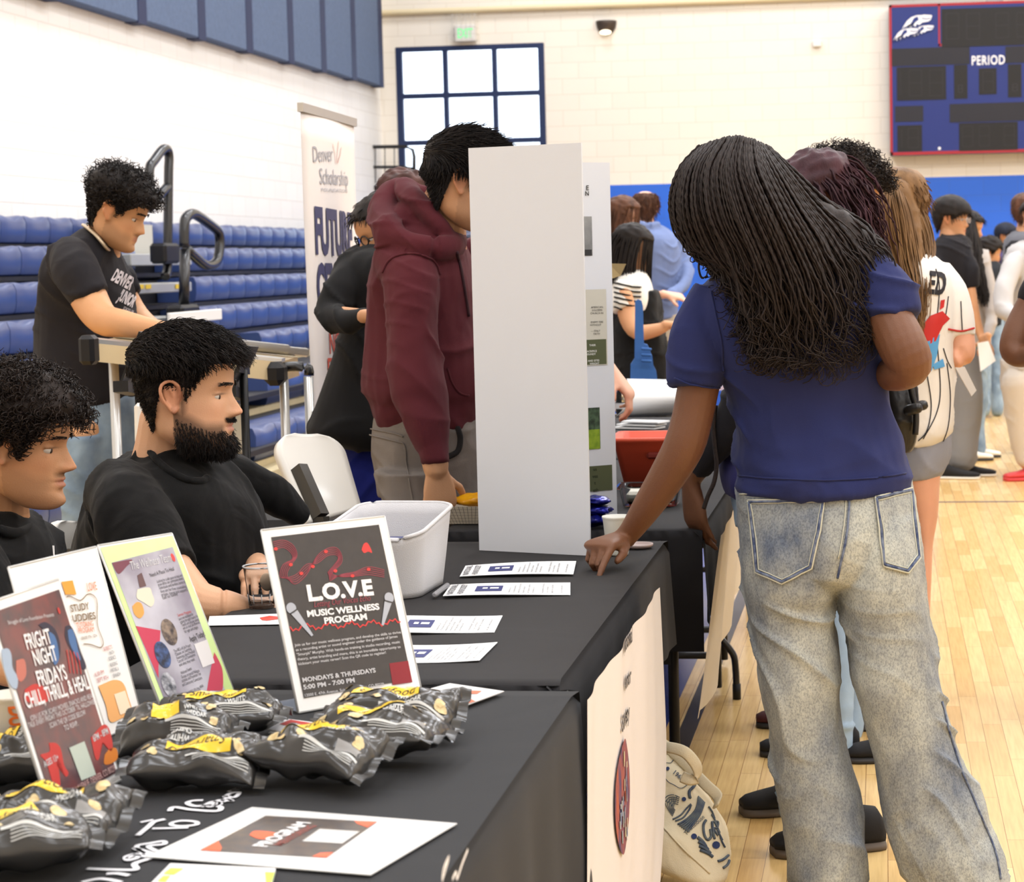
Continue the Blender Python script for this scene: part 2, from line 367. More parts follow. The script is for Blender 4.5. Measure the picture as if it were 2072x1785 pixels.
# ---------------------------------------------------------------- acoustic panels
M_pan = mat('acoustic_panel_fabric', (88, 104, 132), .85, var=.08, vs=30, bump=.3, bs=90)
M_panedge = mat('panel_edge', (34, 44, 78), .7)
edges = [12.9, 14.75, 16.55, 18.05, 19.45, 20.85, 22.1, 23.4, 24.7]
for i in range(len(edges)-1):
    a, b = edges[i], edges[i+1]; z0 = 3.37+.012*i*1.9
    t = thing('acoustic_panel', 'tall slate-blue fabric wall panel high on the left wall above the bleachers', 'wall panel', (XL, (a+b)/2, z0), 'blue panels in a row along the left wall')
    MB().box((XL+.06, (a+b)/2-.1, (z0+5.6)/2), (.12, b-a-.2, 5.6-z0), bev=.012).obj('fabric_face', M_pan, t)
    MB().box((XL+.059, b-.09, (z0+5.6)/2), (.118, .2, 5.6-z0+.01)).obj('edge_strip', M_panedge, t)
# ---------------------------------------------------------------- exit sign, sconce
t = thing('exit_sign', 'small green EXIT sign in a wire guard above the far window', 'exit sign', (-4.96, 25, 4.06))
MB().box((-4.95, 24.93, 4.16), (.25, .1, .2), bev=.01).obj('housing', mat('offwhite_plastic', (235, 232, 226), .5), t)
f = frame((-5.045, 24.878, 4.105), (1, 0, 0), (0, 0, 1))
M_green = mat('exit_green', (120, 225, 150), .5, emit=(110, 235, 150), es=.55)
MB().text('EXIT', f, 0, 0, .115, w=.19, dz=.001, bold=1).obj('lettering', M_green, t)
mb = MB()
for i in range(6): mb.tube([(-5.09+i*.056, 24.99, 4.39), (-5.09+i*.056, 24.8, 4.38), (-5.09+i*.056, 24.8, 4.07)], .003, 6)
for z in (4.37, 4.3, 4.22, 4.14, 4.07): mb.tube([(-5.1, 24.98, z), (-5.09, 24.8, z), (-4.81, 24.8, z), (-4.8, 24.98, z)], .003, 6)
mb.obj('wire_guard', mat('pale_wire', (205, 198, 188), .5), t)
t = thing('wall_sconce', 'dark half-round wall lamp high on the cream far wall', 'wall lamp', (-3.25, 25, 4.17))
mb = MB(); rings = []
for i in range(9):
    a = math.pi*i/8; rings.append([( -3.25+.125*math.cos(a)*s_, 25-.0-.11*math.sin(a)*s_, 4.26-z_) for s_, z_ in ((0.02, 0), (1, 0), (1, .03), (.92, .08), (.7, .13), (.45, .16), (.02, .175))])
mb.loft(rings, cap=True); mb.obj('shade', mat('sconce_bronze', (72, 62, 54), .45, metal=.4), t, True)
MB().ell((-3.25, 24.905, 4.115), (.07, .03, .03)).obj('diffuser', mat('sconce_glow', (255, 240, 210), .4, emit=(255, 238, 205), es=2.5), t, True)
# wall box under scoreboard side
tag(MB().box(PY(1653, 88, 24.97), (.1, .05, .08), bev=.01).obj('wall_box', mat('offwhite_plastic', (235, 232, 226), .5)), 'small cream electrical box high on the far wall left of the scoreboard', 'electrical box')
# ---------------------------------------------------------------- scoreboard
sb = thing('scoreboard', 'blue and red basketball scoreboard with PERIOD lettering on the far wall', 'scoreboard', (1.3, 24.9, 2.55))
sx0, sx1, sz0, sz1 = .11, 2.62, 2.56, 4.3; Yb = 24.72
M_sbb = mat('scoreboard_blue', (24, 42, 112), .4); M_sbr = mat('scoreboard_red', (160, 34, 44), .4); M_sbk = mat('scoreboard_black', (15, 14, 15), .5)
M_seg = mat('dim_segments', (44, 44, 50), .6); M_wht = mat('white_vinyl', (240, 240, 242), .5); M_sgrey = mat('scoreboard_grille', (32, 32, 40), .6, bump=.4, bs=60)
MB().box(((sx0+sx1)/2, Yb+.13, (sz0+sz1)/2), (sx1-sx0, .26, sz1-sz0), bev=.01).obj('cabinet', M_sbb, sb)
W = sx1-sx0; H = sz1-sz0; fs = frame((sx0, Yb-.001, sz0), (1, 0, 0), (0, 0, 1))
def sp_(x, y): return ((x-95)/1579*1.78*1.0, H-(y-98)/1620*H)     # zoomed picture coordinates -> board
K = (2072-1797)/ (2072-1797)
def sq(x, y):   # picture px (2072 frame) -> board coordinates
    p = PY(x, y, Yb); return (p.x-sx0, p.z-sz0)
def zq(x, y): return sq(1780+x/5.41, y/5.41)
mb = MB()
for r_ in ((0, 0, W, .035), (0, H-.03, W, H), (0, 0, .03, H), (W-.03, 0, W, H)): mb.rect(fs, *r_, dz=.003)
a = zq(640, 95); b = zq(640, 490); mb.rect(fs, a[0]-.0, b[1]-.015, a[0]+.02, H, dz=.003); mb.rect(fs, a[0], b[1]-.018, W, b[1]+.01, dz=.003)
mb.obj('red_trim', M_sbr, sb)
def win_(mb, x0, y0, x1, y1, dz=.004): a = zq(x0, y0); b = zq(x1, y1); mb.rect(fs, a[0], b[1], b[0], a[1], dz=dz)
mb = MB()
for q in ((675, 100, 2400, 465), (185, 738, 728, 1088), (812, 712, 962, 1078), (1085, 750, 1280, 1030), (1403, 706, 1552, 1062), (192, 1375, 465, 1655), (868, 1350, 1512, 1640), (1620, 725, 2150, 1075), (1900, 1365, 2160, 1640)): mb = MB(); win_(mb, *q); mb.obj('digit_window', M_sbk, sb)
for q in ((130, 535, 985, 700), (1375, 510, 2250, 665), (168, 1165, 478, 1328), (765, 1140, 1900, 1310)): mb = MB(); win_(mb, *q); mb.obj('name_panel', M_sgrey, sb)
mb = MB()
def digit(x0, y0, x1, y1, one=False):
    a = zq(x0, y0); b = zq(x1, y1); u0, v1 = a; u1, v0 = b; vm = (v0+v1)/2; r = .007
    segs = [((u1, v0), (u1, vm)), ((u1, vm), (u1, v1))] if one else [((u0, v0), (u1, v0)), ((u0, vm), (u1, vm)), ((u0, v1), (u1, v1)), ((u0, v0), (u0, vm)), ((u0, vm), (u0, v1)), ((u1, v0), (u1, vm)), ((u1, vm), (u1, v1))]
    for p, q in segs:
        L_ = math.hypot(q[0]-p[0], q[1]-p[1]); k = max(3, int(L_/.024))
        for i in range(k):
            t_ = (i+.5)/k; mb.disc(fs, p[0]+(q[0]-p[0])*t_, p[1]+(q[1]-p[1])*t_, r, n=6, dz=.006)
for q in ((725, 150, 865, 425), (950, 150, 1095, 425), (1270, 145, 1410, 410), (1500, 140, 1640, 400)): digit(*q)
digit(150, 790, 232, 1040, True); digit(322, 770, 460, 1045); digit(545, 765, 690, 1045); digit(1130, 785, 1245, 1000)
digit(180, 1420, 240, 1610, True); digit(312, 1405, 425, 1615); digit(905, 1385, 1020, 1600); digit(1090, 1380, 1200, 1595); digit(1362, 1375, 1475, 1590)
digit(860, 935, 905, 1010); digit(1455, 920, 1505, 995)
for q in ((1740, 145, 1880, 400), (1640, 770, 1780, 1040), (1870, 765, 2010, 1040), (1960, 1400, 2070, 1610)): digit(*q)
mb.obj('segment_lamps', M_seg, sb)
mb = MB(); a = zq(1003, 712); b = zq(1370, 600); mb.text('PERIOD', fs, a[0], a[1], .108, w=b[0]-a[0], dz=.006, bold=.9, space=1.12)
a = zq(640, 1640); mb.rect(fs, a[0], a[1], a[0]+.03, a[1]+.03, dz=.006)
mb.obj('lettering', M_wht, sb)
tag(MB().box(PY(2012, 5, 24.85), (.2, .12, .05), bev=.01).obj('wall_bracket', mat('steel_grey', (150, 150, 152), .4, metal=.6)), 'small steel bracket on the wall just above the scoreboard', 'bracket')
# emblem: three white wolf heads
def wolf(cx, cy, s, mbw, mbg, z=.006):
    o = [(-1.5, -.9), (-1.2, -.2), (-.9, .35), (-.5, .75), (0, .95), (.55, .95), (.6, 1.0), (1.35, .92), (1.45, .8), (1.3, .3), (1.05, .12), (.5, .02), (.25, -.25), (0, -.1), (-.1, -.45), (-.4, -.15), (-.6, -.65), (-.8, -.25), (-1.0, -.85), (-1.1, -.4)]
    pts = [(cx+x*s*1.0, cy+y*s*.8) for x, y in o]; c = (cx+.1*s, cy+.35*s)
    V = [fs(*p, z) for p in pts]+[fs(*c, z)]; n = len(pts); mbg.line(fs, pts, .009, dz=z+.001, close=True); mbw.add(V, [(i, (i+1) % n, n) for i in range(n)])
    mbg.line(fs, [(cx+.45*s, cy+.45*s), (cx+.9*s, cy+.35*s), (cx+1.25*s, cy+.42*s)], .012, dz=z+.001)
    mbg.poly(fs, [(cx-.25*s, cy+.5*s), (cx+.1*s, cy+.62*s), (cx+.2*s, cy+.3*s), (cx-.1*s, cy+.1*s), (cx-.6*s, cy-.1*s)], dz=z+.001)
mw, mg = MB(), MB()
for k, (x, y, s) in enumerate(((405, 255, .126), (470, 345, .092), (285, 385, .104))): u, v = zq(x, y); wolf(u, v, s, mw, mg, .006+.004*k)
em = mw.obj('emblem', M_wht, sb); mg.obj('emblem_blue_print', M_sbb, sb)  # blue outlines and marks printed over the white heads
# ---------------------------------------------------------------- bleachers
ROWS = [(5.6, 1.775), (5.3, 1.567), (5.0, 1.345), (4.7, 1.14), (4.4, .945), (3.76, .74), (3.35, .545)]
M_seat = mat('seat_plastic', (54, 72, 122), .3, spec=.6, var=.06, vs=3, bump=.08, bs=200); M_alu = mat('aluminium_tread', (176, 178, 176), .4, metal=.3)
M_tan = mat('tan_riser', (196, 180, 142), .6, var=.05); M_dark = mat('dark_steel', (20, 20, 24), .5, metal=.2); M_hl = mat('handrail_black', (22, 23, 26), .25, spec=.7)
SEATS = []
SP = .4
def seat_rings():
    rings = []; n = 9
    for j in range(n):
        y = -SP/2+.004+(SP-.008)*j/(n-1); e = 1-abs(2*j/(n-1)-1)**4; s_ = .011*math.cos(2*math.pi*j/(n-1))
        z = s_; q = -.010*(1-e)
        rings.append([(-.30, y, -.02), (-.2, y, -.008+z*.3), (-.09, y, -.004+z+q), (-.035, y, 0+z+q), (-.008+q, y, -.014+z), (.008+q, y, -.045), (.006+q, y, -.12), (-.004+q, y, -.168), (-.02+q, y, -.182), (-.3, y, -.182)])
    return rings
first = True
AISLE = {k: (PX(a, 500, -ROWS[k][0]).y, PX(b, 500, -ROWS[k][0]).y) for k, (a, b) in enumerate(((0, 0), (262, 375), (270, 387), (298, 410), (300, 512), (250, 512), (160, 500)))}
for k, (xx, zz) in enumerate(ROWS):
    y = 24.6
    y0 = {0: 12.6, 1: 12, 2: 11.3, 3: 10.6, 4: 9.9, 5: 8.4, 6: 7.6}[k]
    while y > y0:
        y -= SP
        if AISLE[k][0] < y < AISLE[k][1]: continue
        SEATS.append((-xx, y, zz))
bl = thing('bleachers', 'retracted gymnasium bleacher frame with tan risers and aluminium aisle steps', 'bleachers', (-5, 18, 0))
sm = MB().loft(seat_rings()).obj('seat', M_seat, bl, auto=50)
def seat_x(q): d = (Vector(q)-CAM); return CX+FPX*d.dot(CR)/d.dot(CF)
SEATS = [q for q in SEATS if -300 < seat_x(q) < 980]; SEATS.sort(key=lambda q: (Vector(q)-CAM).length); rest = MB(); me_ = sm.data; M0 = sm.matrix_parent_inverse.copy()
for i, q in enumerate(SEATS):
    if i >= 100: rest.add([v.co+Vector(q) for v in me_.vertices], [tuple(p.vertices) for p in me_.polygons]); continue
    c = sm if i == 0 else sm.copy()
    if i: COL.objects.link(c)
    c.location = q
o = rest.obj('seat_rows', M_seat, bl, auto=50); o['kind'] = 'stuff'
mb = MB(); mt = MB(); ma = MB(); my = MB()
for k, (xx, zz) in enumerate(ROWS):
    nx = ROWS[k+1][0] if k < 6 else 3.1
    mb.box((-(xx+XL*-1)/2-.15, 16.3, zz-.12), (6.04-xx-.32 if 6.04-xx > .4 else .05, 17, .2))
    if k >= 4: mt.box((-xx-.1, 16.5, zz-.24), (.2, 16.4, .12)); mb.box((-(xx+nx)/2, 16.5, zz-.31), (xx-nx+.1, 16.4, .03))
    else: mb.box((-xx-.16, 16.4, zz-.2), (.3, 16.4, .03))
mt.box((-3.32, 16.5, .18), (.2, 17, .3))
mb.obj('understructure', M_dark, bl); mt.obj('riser_board', M_tan, bl)
steps = [(262, 385, 515, 535, 5.22), (262, 385, 572, 588, 4.88), (262, 366, 640, 660, 4.6)]
for k, (x0, x1, y0, y1, X_) in enumerate(steps):
    a = PX(x0, y0, -X_); b = PX(x1, y0, -X_); c = PX(x1, y1, -X_)
    ma.box((-X_-.12, (a.y+b.y)/2, (b.z+c.z)/2), (.26, b.y-a.y, abs(b.z-c.z)+.01), bev=.006)
    if k == 0: mt2 = MB().box((-X_-.3, (a.y+b.y)/2, b.z+.11), (.02, b.y-a.y, .24)); mt2.obj('pale_riser', mat('pale_riser', (190, 188, 178), .5), bl)
    for fx in ((285, 300) if k == 1 else ()):
        p = PX(fx, y0+2, -X_+.015); my.box((p.x, p.y, p.z-.02), (.004, .1, .03)); 
    if k == 1: p = PX(360, y0+2, -X_+.015); my.box((p.x, p.y, p.z-.02), (.004, .1, .03))
ma.obj('aisle_step', M_alu, bl); my.obj('yellow_sticker', mat('sticker_yellow', (222, 190, 40), .5), bl)
p = PX(380, 632, -4.3); q = PX(411, 645, -4.3)
MB().box((-4.3, (p.y+q.y)/2, p.z-.03), (.02, 1.0, .07), bev=.004).obj('end_plate', mat('offwhite_plastic', (235, 232, 226), .5), bl)
# handrails of the aisle
def rail(pts, X_, r, label, close=False, extra=None):
    t = thing('handrail', label, 'handrail', PX(*pts[0], -X_))
    MB().tube([PX(x, y, -X_) for x, y in pts], r, 12, sub=4, close=close).obj('tube', M_hl, t, True)
    if extra: extra(t)
    return t
def ex1(t):
    MB().tube([PX(311, 405, -4.9), PX(338, 378, -4.9)], .016, 10).obj('cross_bar', M_hl, t, True)
    MB().box(PX(334, 513, -4.88), (.12, .3, .14), bev=.02).obj('mounting_bracket', M_dark, t)
rail([(334, 560), (339, 540), (340, 450), (341, 350), (342, 318), (338, 303), (328, 304), (312, 325), (303, 340), (302, 380), (302, 420), (312, 408), (338, 378)], 4.9, .033, 'tall black tubular aisle rail rising above the top bleacher row', extra=ex1)
def ex2(t):
    MB().tube([PX(372, 635, -4.5), PX(374, 505, -4.5)], .035, 12).obj('post', M_hl, t, True)
    MB().box(PX(371, 648, -4.48), (.12, .34, .2), bev=.02).obj('mounting_bracket', M_dark, t)
rail([(373, 500), (373, 460), (376, 442), (388, 433), (402, 438), (430, 458), (442, 470), (445, 492), (442, 518), (436, 532), (422, 538), (408, 532), (378, 505)], 4.5, .034, 'lower black looped aisle rail beside the bleacher steps', extra=ex2)
# guard rail at the far end of the bleachers
gr = thing('guard_rail', 'black guard rail at the far end of the bleachers in front of the window', 'guard rail', (-5.3, 24.3, 1.7))
YG = 24.55; mb = MB()
def gp(x, y): return PY(700+x/9.92, 280+y/9.92, YG)
mb.tube([gp(215, 1400), gp(215, 260), gp(320, 175), gp(1200, 165), gp(1340, 230), gp(1370, 360), gp(1370, 800)], .022, 10)
mb.tube([gp(215, 700), gp(300, 600), gp(400, 578), gp(1150, 575), gp(1340, 610)], .019, 10)
mb.tube([gp(190, 1600), gp(190, 600)], .025, 10)
mb.obj('tube', M_hl, gr, True)
mb = MB()
for x in (400, 590, 780, 970): mb.tube([gp(x, 190), gp(x+5, 900)], .006, 6)
mb.obj('baluster', M_hl, gr, True)
mb = MB(); mb.tube([gp(340, 1800), gp(420, 1100), gp(500, 1010), gp(620, 985), gp(900, 985), gp(1000, 990)], .028, 10); mb.tube([gp(440, 1300), gp(800, 1310)], .016, 8)
t = tag(mb.obj('end_rail', M_hl, None, True), 'small black end rail below the guard rail by the banner', 'rail')
# blue seats seen through it (end of the rows): tall blue end cover
tag(MB().box((-5.35, 24.8, 1.3), (1.1, .12, 1.3), bev=.03).obj('bleacher_end_cover', mat('royal_plastic', (36, 88, 190), .4)), 'royal blue end cover of the bleachers behind the black rails', 'end cover')
TZ = .74
M_cloth = mat('black_polyester_cloth', (36, 35, 37), .8, spec=.2, bump=.25, bs=900, sheen=.05, fold=.12, foldscale=3)
M_cloth2 = mat('charcoal_polyester_cloth', (42, 43, 46), .8, spec=.2, bump=.25, bs=900, sheen=.05, fold=.12, foldscale=3)
M_legs = mat('dark_steel', (20, 20, 24), .5)
def table(name, label, x0, x1, y0, y1, cloth_label, m, drop_front=.70, seed=0, drape_end=.1, z=TZ):
    t = thing(name, label, 'table', ((x0+x1)/2, (y0+y1)/2, 0), 'folding tables in a row')
    MB().box(((x0+x1)/2, (y0+y1)/2, z-.025), (x1-x0-.02, y1-y0-.03, .04), bev=.012).obj('table_top', mat('grey_tabletop', (190, 190, 186), .6), t)
    for yy in (y0+.22, y1-.22):
        mb = MB()
        for xx in (x0+.1, x1-.1): mb.tube([(xx, yy, z-.05), (xx, yy, .015)], .014, 10)
        mb.tube([(x0+.1, yy, .12), (x1-.1, yy, .12)], .012, 8); mb.obj('leg_frame', M_legs, t, True)
    # cloth: a top that rounds over the edges, hanging with shallow folds
    c = MB(); nx, ny = 40, 60; e = .02; rings = []; F = []
    dl = [q for q in (0, .012, .03, .08, .18, .3, .45, .6) if q < drop_front]+[drop_front]; de = [0, .02, .2, .28, .3] if drop_front < .5 else [0, .02, .2, .5, .68]
    prof = [(0, 0)]
    def edge_pt(s_, tt, d):
        """s_ side id, tt along 0..1, d drop distance"""
        ph = tt*9+seed; wv = (math.sin(ph*2.1)+.6*math.sin(ph*5.3+1))*.012*min(1, d/.35)
        o_ = e*math.sin(min(1, d/.03)*math.pi/2)+wv+.02*d
        if s_ == 0: p = (x1+o_-.02, y0+(y1-y0)*tt)
        elif s_ == 1: p = (x1-(x1-x0)*tt, y1+min(o_, .02)*.4-.01)
        elif s_ == 2: p = (x0-o_+.02, y1-(y1-y0)*tt)
        else: p = (x0+(x1-x0)*tt, y0-min(o_, .02)*.4+.01)
        return Vector((p[0], p[1], z+.001-d))
    c.quad((x0+.005, y0+.01, z+.003), (x1-.005, y0+.01, z+.003), (x1-.005, y1-.01, z+.003), (x0+.005, y1-.01, z+.003), 24, 36,
           fn=lambda u, v, p: p+UP*(.0008*noise.noise(Vector((u*5, v*8, seed)))))
    for s_, n_, dd in ((0, 90, dl), (1, 40, de), (2, 60, dl), (3, 40, de)):
        V = []; o = len(c.V)
        for i, d in enumerate(dd):
            for j in range(n_+1): V.append(edge_pt(s_, j/n_, d))
        c.add(V, [(i*(n_+1)+j, (i+1)*(n_+1)+j, (i+1)*(n_+1)+j+1, i*(n_+1)+j+1) for i in range(len(dd)-1) for j in range(n_)])
    o = c.obj('tablecloth', m, None, True); tag(o, cloth_label, 'tablecloth', 'black cloths on the folding tables')
    bm = bmesh.new(); bm.from_mesh(o.data); bmesh.ops.remove_doubles(bm, verts=bm.verts, dist=.018*0+.0105); bm.to_mesh(o.data); bm.free()
    return t, o
XA1, XB1 = -.475, -.512
_, clA = table('folding_table', 'nearest folding table of the row, holding the snack bags and poster stands', -1.27, XA1, 1.36, 3.165, 'black cloth with white script over the nearest table of snack bags', M_cloth2, seed=1)
_, clB = table('folding_table', 'second folding table of the row, holding the tall white display board', -1.27, XB1, 3.185, 4.88, 'black cloth on the table under the white display board', M_cloth, seed=4, drop_front=.25)
_, clC = table('folding_table', 'third folding table of the row, holding the red basket behind the board', -1.10, -.445, 5.04, 6.87, 'black cloth on the table under the red basket', M_cloth, seed=7, drop_front=.25)
table('folding_table', 'farthest folding table of the row, behind the red basket and paper pads', -1.25, -.46, 6.9, 8.73, 'black cloth on the farthest table under the curled paper', M_cloth, seed=9, drop_front=.3)
# pale runner hanging from table C
M_run = mat('beige_sheer_cloth', (206, 190, 164), .6, sheen=.3, fold=.1, foldscale=8)
mb = MB()
Rp = [(1442, 1062, -.41), (1480, 1010, -.415)]
tp = [PX(1436, 1085, -.41), PX(1500, 985, -.41)]; bt = [PX(1393, 1455, -.33), PX(1432, 1456, -.31)]
A = Vector((-.415, 5.06, .745)); Bq = Vector((-.415, 6.3, .745)); Cq = Vector((-.36, 6.2, .13)); Dq = PZ(1394, 1457, .13); Dq = PX(1394, 1457, -.37)
def fr_(u, v, p):
    return p+Vector(((math.sin(u*26+v*2)*.014+math.sin(u*11)*.012)*(.3+v), 0, -.0))
A = PX(1438, 1080, -.415); D0 = PX(1393, 1456, -.40); C0 = PX(1432, 1458, -.385); C1 = Vector((-.40, 6.1, .2))
V = []; nu, nv = 46, 22; BL_ = PY(1393, 1456, 4.95)
for i in range(nv+1):
    v = i/nv
    for j in range(nu+1):
        u = j/nu; y0_ = A.y+(BL_.y-A.y)*v; yr = 6.3-.2*v
        zb = BL_.z+max(0, u-.12)*.5; x0_ = -.392+(BL_.x+.392)*v*(1-u)**3
        V.append((x0_+(math.sin(u*30+v*2)*.011+math.sin(u*11+1)*.010)*(.2+v), y0_+(yr-y0_)*u, .745+(zb-.745)*v))
mb.add(V, [(i*(nu+1)+j, i*(nu+1)+j+1, (i+1)*(nu+1)+j+1, (i+1)*(nu+1)+j) for i in range(nv) for j in range(nu)])
tag(mb.obj('cloth_runner', M_run, None, True), 'crumpled beige runner hanging over the edge of the third table', 'runner')
# ---- printed banner on table B front
bt_top = [(1183, 1366), (1196, 1340), (1230, 1290), (1262, 1243), (1300, 1190), (1318, 1176), (1326, 1170), (1335, 1150)]
XBn = -.462
tops = [PX(x, y, XBn) for x, y in bt_top]
def topz(y):
    for a, b in zip(tops, tops[1:]):
        if a.y <= y <= b.y: return a.z+(b.z-a.z)*(y-a.y)/(b.y-a.y)
    return tops[0].z if y < tops[0].y else tops[-1].z
by0, by1 = tops[0].y, tops[-1].y
rb = [(1335, 1150), (1334, 1280), (1322, 1480), (1316, 1600), (1300, 1668), (1266, 1785)]
rbp = [PX(x, y, XBn+.02) for x, y in rb]
def ban(u, v, dz=0):   # u 0..1 left->right edge, v 0 top..1 bottom(z=.03)
    y = by0+(by1-by0)*u; zt = min(topz(y), .735)-.002; zb = .07
    yy = y
    if v > .45: yy = y-(v-.45)**1.6*.9*u
    z_ = zt+(zb-zt)*v
    x = XBn+.012*v+(.0016*math.sin(u*38+v*3)+.0034*math.sin(u*17+1.5+v))*(1-.6*v)+dz
    return Vector((x, yy-.2*v*(1-u), z_))
nb = thing('table_banner', 'white fabric banner reading National Honor Society hung on the table front', 'banner', (XBn, (by0+by1)/2, .07))
M_ban = mat('white_banner_fabric', (216, 210, 208), .7, bump=.25, bs=700)
mb = MB(); V = [ban(j/70, i/30) for i in range(31) for j in range(71)]
mb.add(V, [(i*71+j, (i+1)*71+j, (i+1)*71+j+1, i*71+j+1) for i in range(30) for j in range(70)]).obj('fabric', M_ban, nb, True)
def uvb(px, py):     # picture px -> banner coords
    p = PX(px, py, XBn+.006); u = (p.y-by0)/(by1-by0); zt = min(topz(p.y), .73); v = (zt-p.z)/(zt-.07)
    return u, v
def bfr(a, b, dz=0): return ban(a, b, .003)
M_ink = mat('banner_ink', (40, 38, 46), .7)
mb = MB()
def btext(s_, px0, py0, px1, hpx):
    u0, v0 = uvb(px0, py0); u1, _ = uvb(px1, py0); V_, F_, bw = glyphs(s_, 1.2)
    out = []
    for p in V_:
        X = px0+(px1-px0)*p[0]/bw; base = py0-(px1-px0)*(p[0]/bw)*1.32; u, v = uvb(X, base-p[1]/.73*hpx); out.append(ban(u, v, .003))
    mb.add(out, F_)
btext('National', 1262, 1330, 1285, 34); btext('Honor', 1265, 1402, 1282, 33); btext('Society', 1258, 1478, 1279, 33)
mb.obj('lettering', M_ink, nb)
M_logo = mat('banner_emblem_print', (62, 56, 100), .6, c2=(170, 84, 60), vs=26, stretch=(1, 3, .6))
mb = MB(); n = 32; V = [ban(*uvb(1264+14.5*k/10*math.cos(a), 1599+109*k/10*math.sin(a)-10*k/10*math.cos(a)), .004) for k in range(1, 11) for a in [2*math.pi*i/n for i in range(n)]]
mb.add(V, [(k*n+i, k*n+(i+1) % n, (k+1)*n+(i+1) % n, (k+1)*n+i) for k in range(9) for i in range(n)]+[tuple(range(n))]).obj('emblem', M_logo, nb, True)
mb = MB(); random.seed(3)
for i in range(26):
    cx_ = 1264+random.uniform(-9, 8); cy_ = 1599+random.uniform(-75, 80); h_ = random.uniform(4, 16)
    mb.add([ban(*uvb(cx_-1, cy_-h_), .0056), ban(*uvb(cx_+1, cy_-h_-1), .0056), ban(*uvb(cx_+1.5, cy_+h_), .0056), ban(*uvb(cx_-.4, cy_+h_), .0056)], [(0, 1, 2, 3)])
mb.obj('emblem_streaks', mat('emblem_streaks', (206, 190, 150), .6, c2=(70, 100, 150), vs=20), nb)
# ---- white script on table A top
M_script = mat('white_cloth_print', (236, 236, 240), .7)
def on_table(px0, py0, px1, py1):
    a = PZ(px0, py0, TZ+.004); b = PZ(px1, py1, TZ+.004); u = (b-a).normalized(); v = UP.cross(u); return frame(a, u, v), (b-a).length
mb = MB()
def stroke_word(pxs, w):
    pts = [PZ(x, y, TZ+.0052) for x, y in pxs]; P2, _ = cat(pts, [(1,)]*len(pts), 5)
    f_ = frame((0, 0, TZ+.0052), (1, 0, 0), (0, 1, 0)); mb.line(f_, [(p[0], p[1]) for p in P2], w, dz=0)
# letters of "You Love To Save": strokes read off the cloth
Z1 = lambda x, y: (x*.3951, 1080+y*.3950)   # from the zoomed reading (0..1620)
def W(*pts, w=.006): stroke_word([Z1(*p) for p in pts], w)
W((445, 1715), (560, 1720), (665, 1722), (700, 1716), (690, 1690), (760, 1665), (830, 1640), w=.007)                      # L
W((645, 1665), (700, 1640), (705, 1658), (655, 1672), (645, 1655), (690, 1640), w=.006)
W((690, 1645), (780, 1655), (720, 1625), (690, 1610), (790, 1640), w=.006)
W((735, 1640), (700, 1600), (770, 1585), (835, 1575), (840, 1590), (760, 1600), (800, 1625), w=.006)
W((705, 1545), (760, 1500), (790, 1475), (845, 1462), w=.007); W((785, 1465), (720, 1478), w=.005)                         # T
W((780, 1510), (870, 1508), (965, 1505), w=.006); W((880, 1480), (930, 1470), (1000, 1475), (1005, 1490), (930, 1498), (880, 1492), (880, 1480), w=.006)
W((870, 1420), (890, 1400), (970, 1412), (1070, 1420), (1120, 1418), (1130, 1400), (1080, 1390), (1000, 1395), (960, 1380), (985, 1368), (1040, 1365), w=.007)  # S
W((1030, 1400), (1090, 1372), (1130, 1385), (1065, 1398), (1120, 1365), (1160, 1372), w=.006)
W((1110, 1392), (1150, 1360), (1190, 1370), (1150, 1345), (1200, 1350), (1225, 1325), (1180, 1330), (1150, 1350), w=.006)
W((1170, 1322), (1230, 1300), (1210, 1310), (1180, 1318), w=.006)
W((420, 1785), (500, 1768), (560, 1772), (620, 1785), w=.007); W((545, 1742), (600, 1740), (660, 1750), w=.007)
p_ = mb.obj('script_print', M_script, clA)
# script on the hanging front of the near cloth
mb = MB()
def W2(*pts, w=.006):
    P = [PX(200+x/2.726, 1380+y/2.726, XA1+.055) for x, y in pts]; P2, _ = cat(P, [(1,)]*len(P), 4)
    f_ = lambda a, b, dz=0: Vector((XA1+.02+.02*(.74-b)+.03, a, b)); mb.line(f_, [(p[1], p[2]) for p in P2], w, dz=0)
W2((1930, 1095), (1940, 1030), (1970, 965), (1945, 1050), (1930, 1100), w=.004); W2((1985, 1090), (2005, 1050), (2010, 1085), (2040, 1000), (2070, 925), w=.004)
mb.obj('script_print', M_script, clA)
# ---- trifold board on table B
bd = thing('display_board', 'tall white folded display board standing on the second table', 'display board', PZ(1083, 1118, TZ))
M_foam = mat('white_foamboard', (222, 225, 232), .75, bump=.05, bs=600)
tz = TZ+.005; H_ = .925
P1 = PZ(972, 1113, tz); P2 = PZ(1193, 1124, tz); d12 = (P2-P1); d12 = Vector((d12.x, d12.y, 0)).normalized(); P2 = P1+d12*.29
def panel(a, b, th=.005, h=H_, lean=(0, 0, 0)):
    n = (b-a).cross(UP).normalized(); l = Vector(lean)
    return MB().loft([[a, b, b+n*th, a+n*th], [a+UP*h+l, b+UP*h+l, b+n*th+UP*h+l, a+n*th+UP*h+l]])
P1 = Vector(P1); P2 = Vector(P2)
panel(P1, P2).obj('side_panel', M_foam, bd)
P3 = PZ(1247, 1050, tz); P3b = P2+(P3-P2)*.0
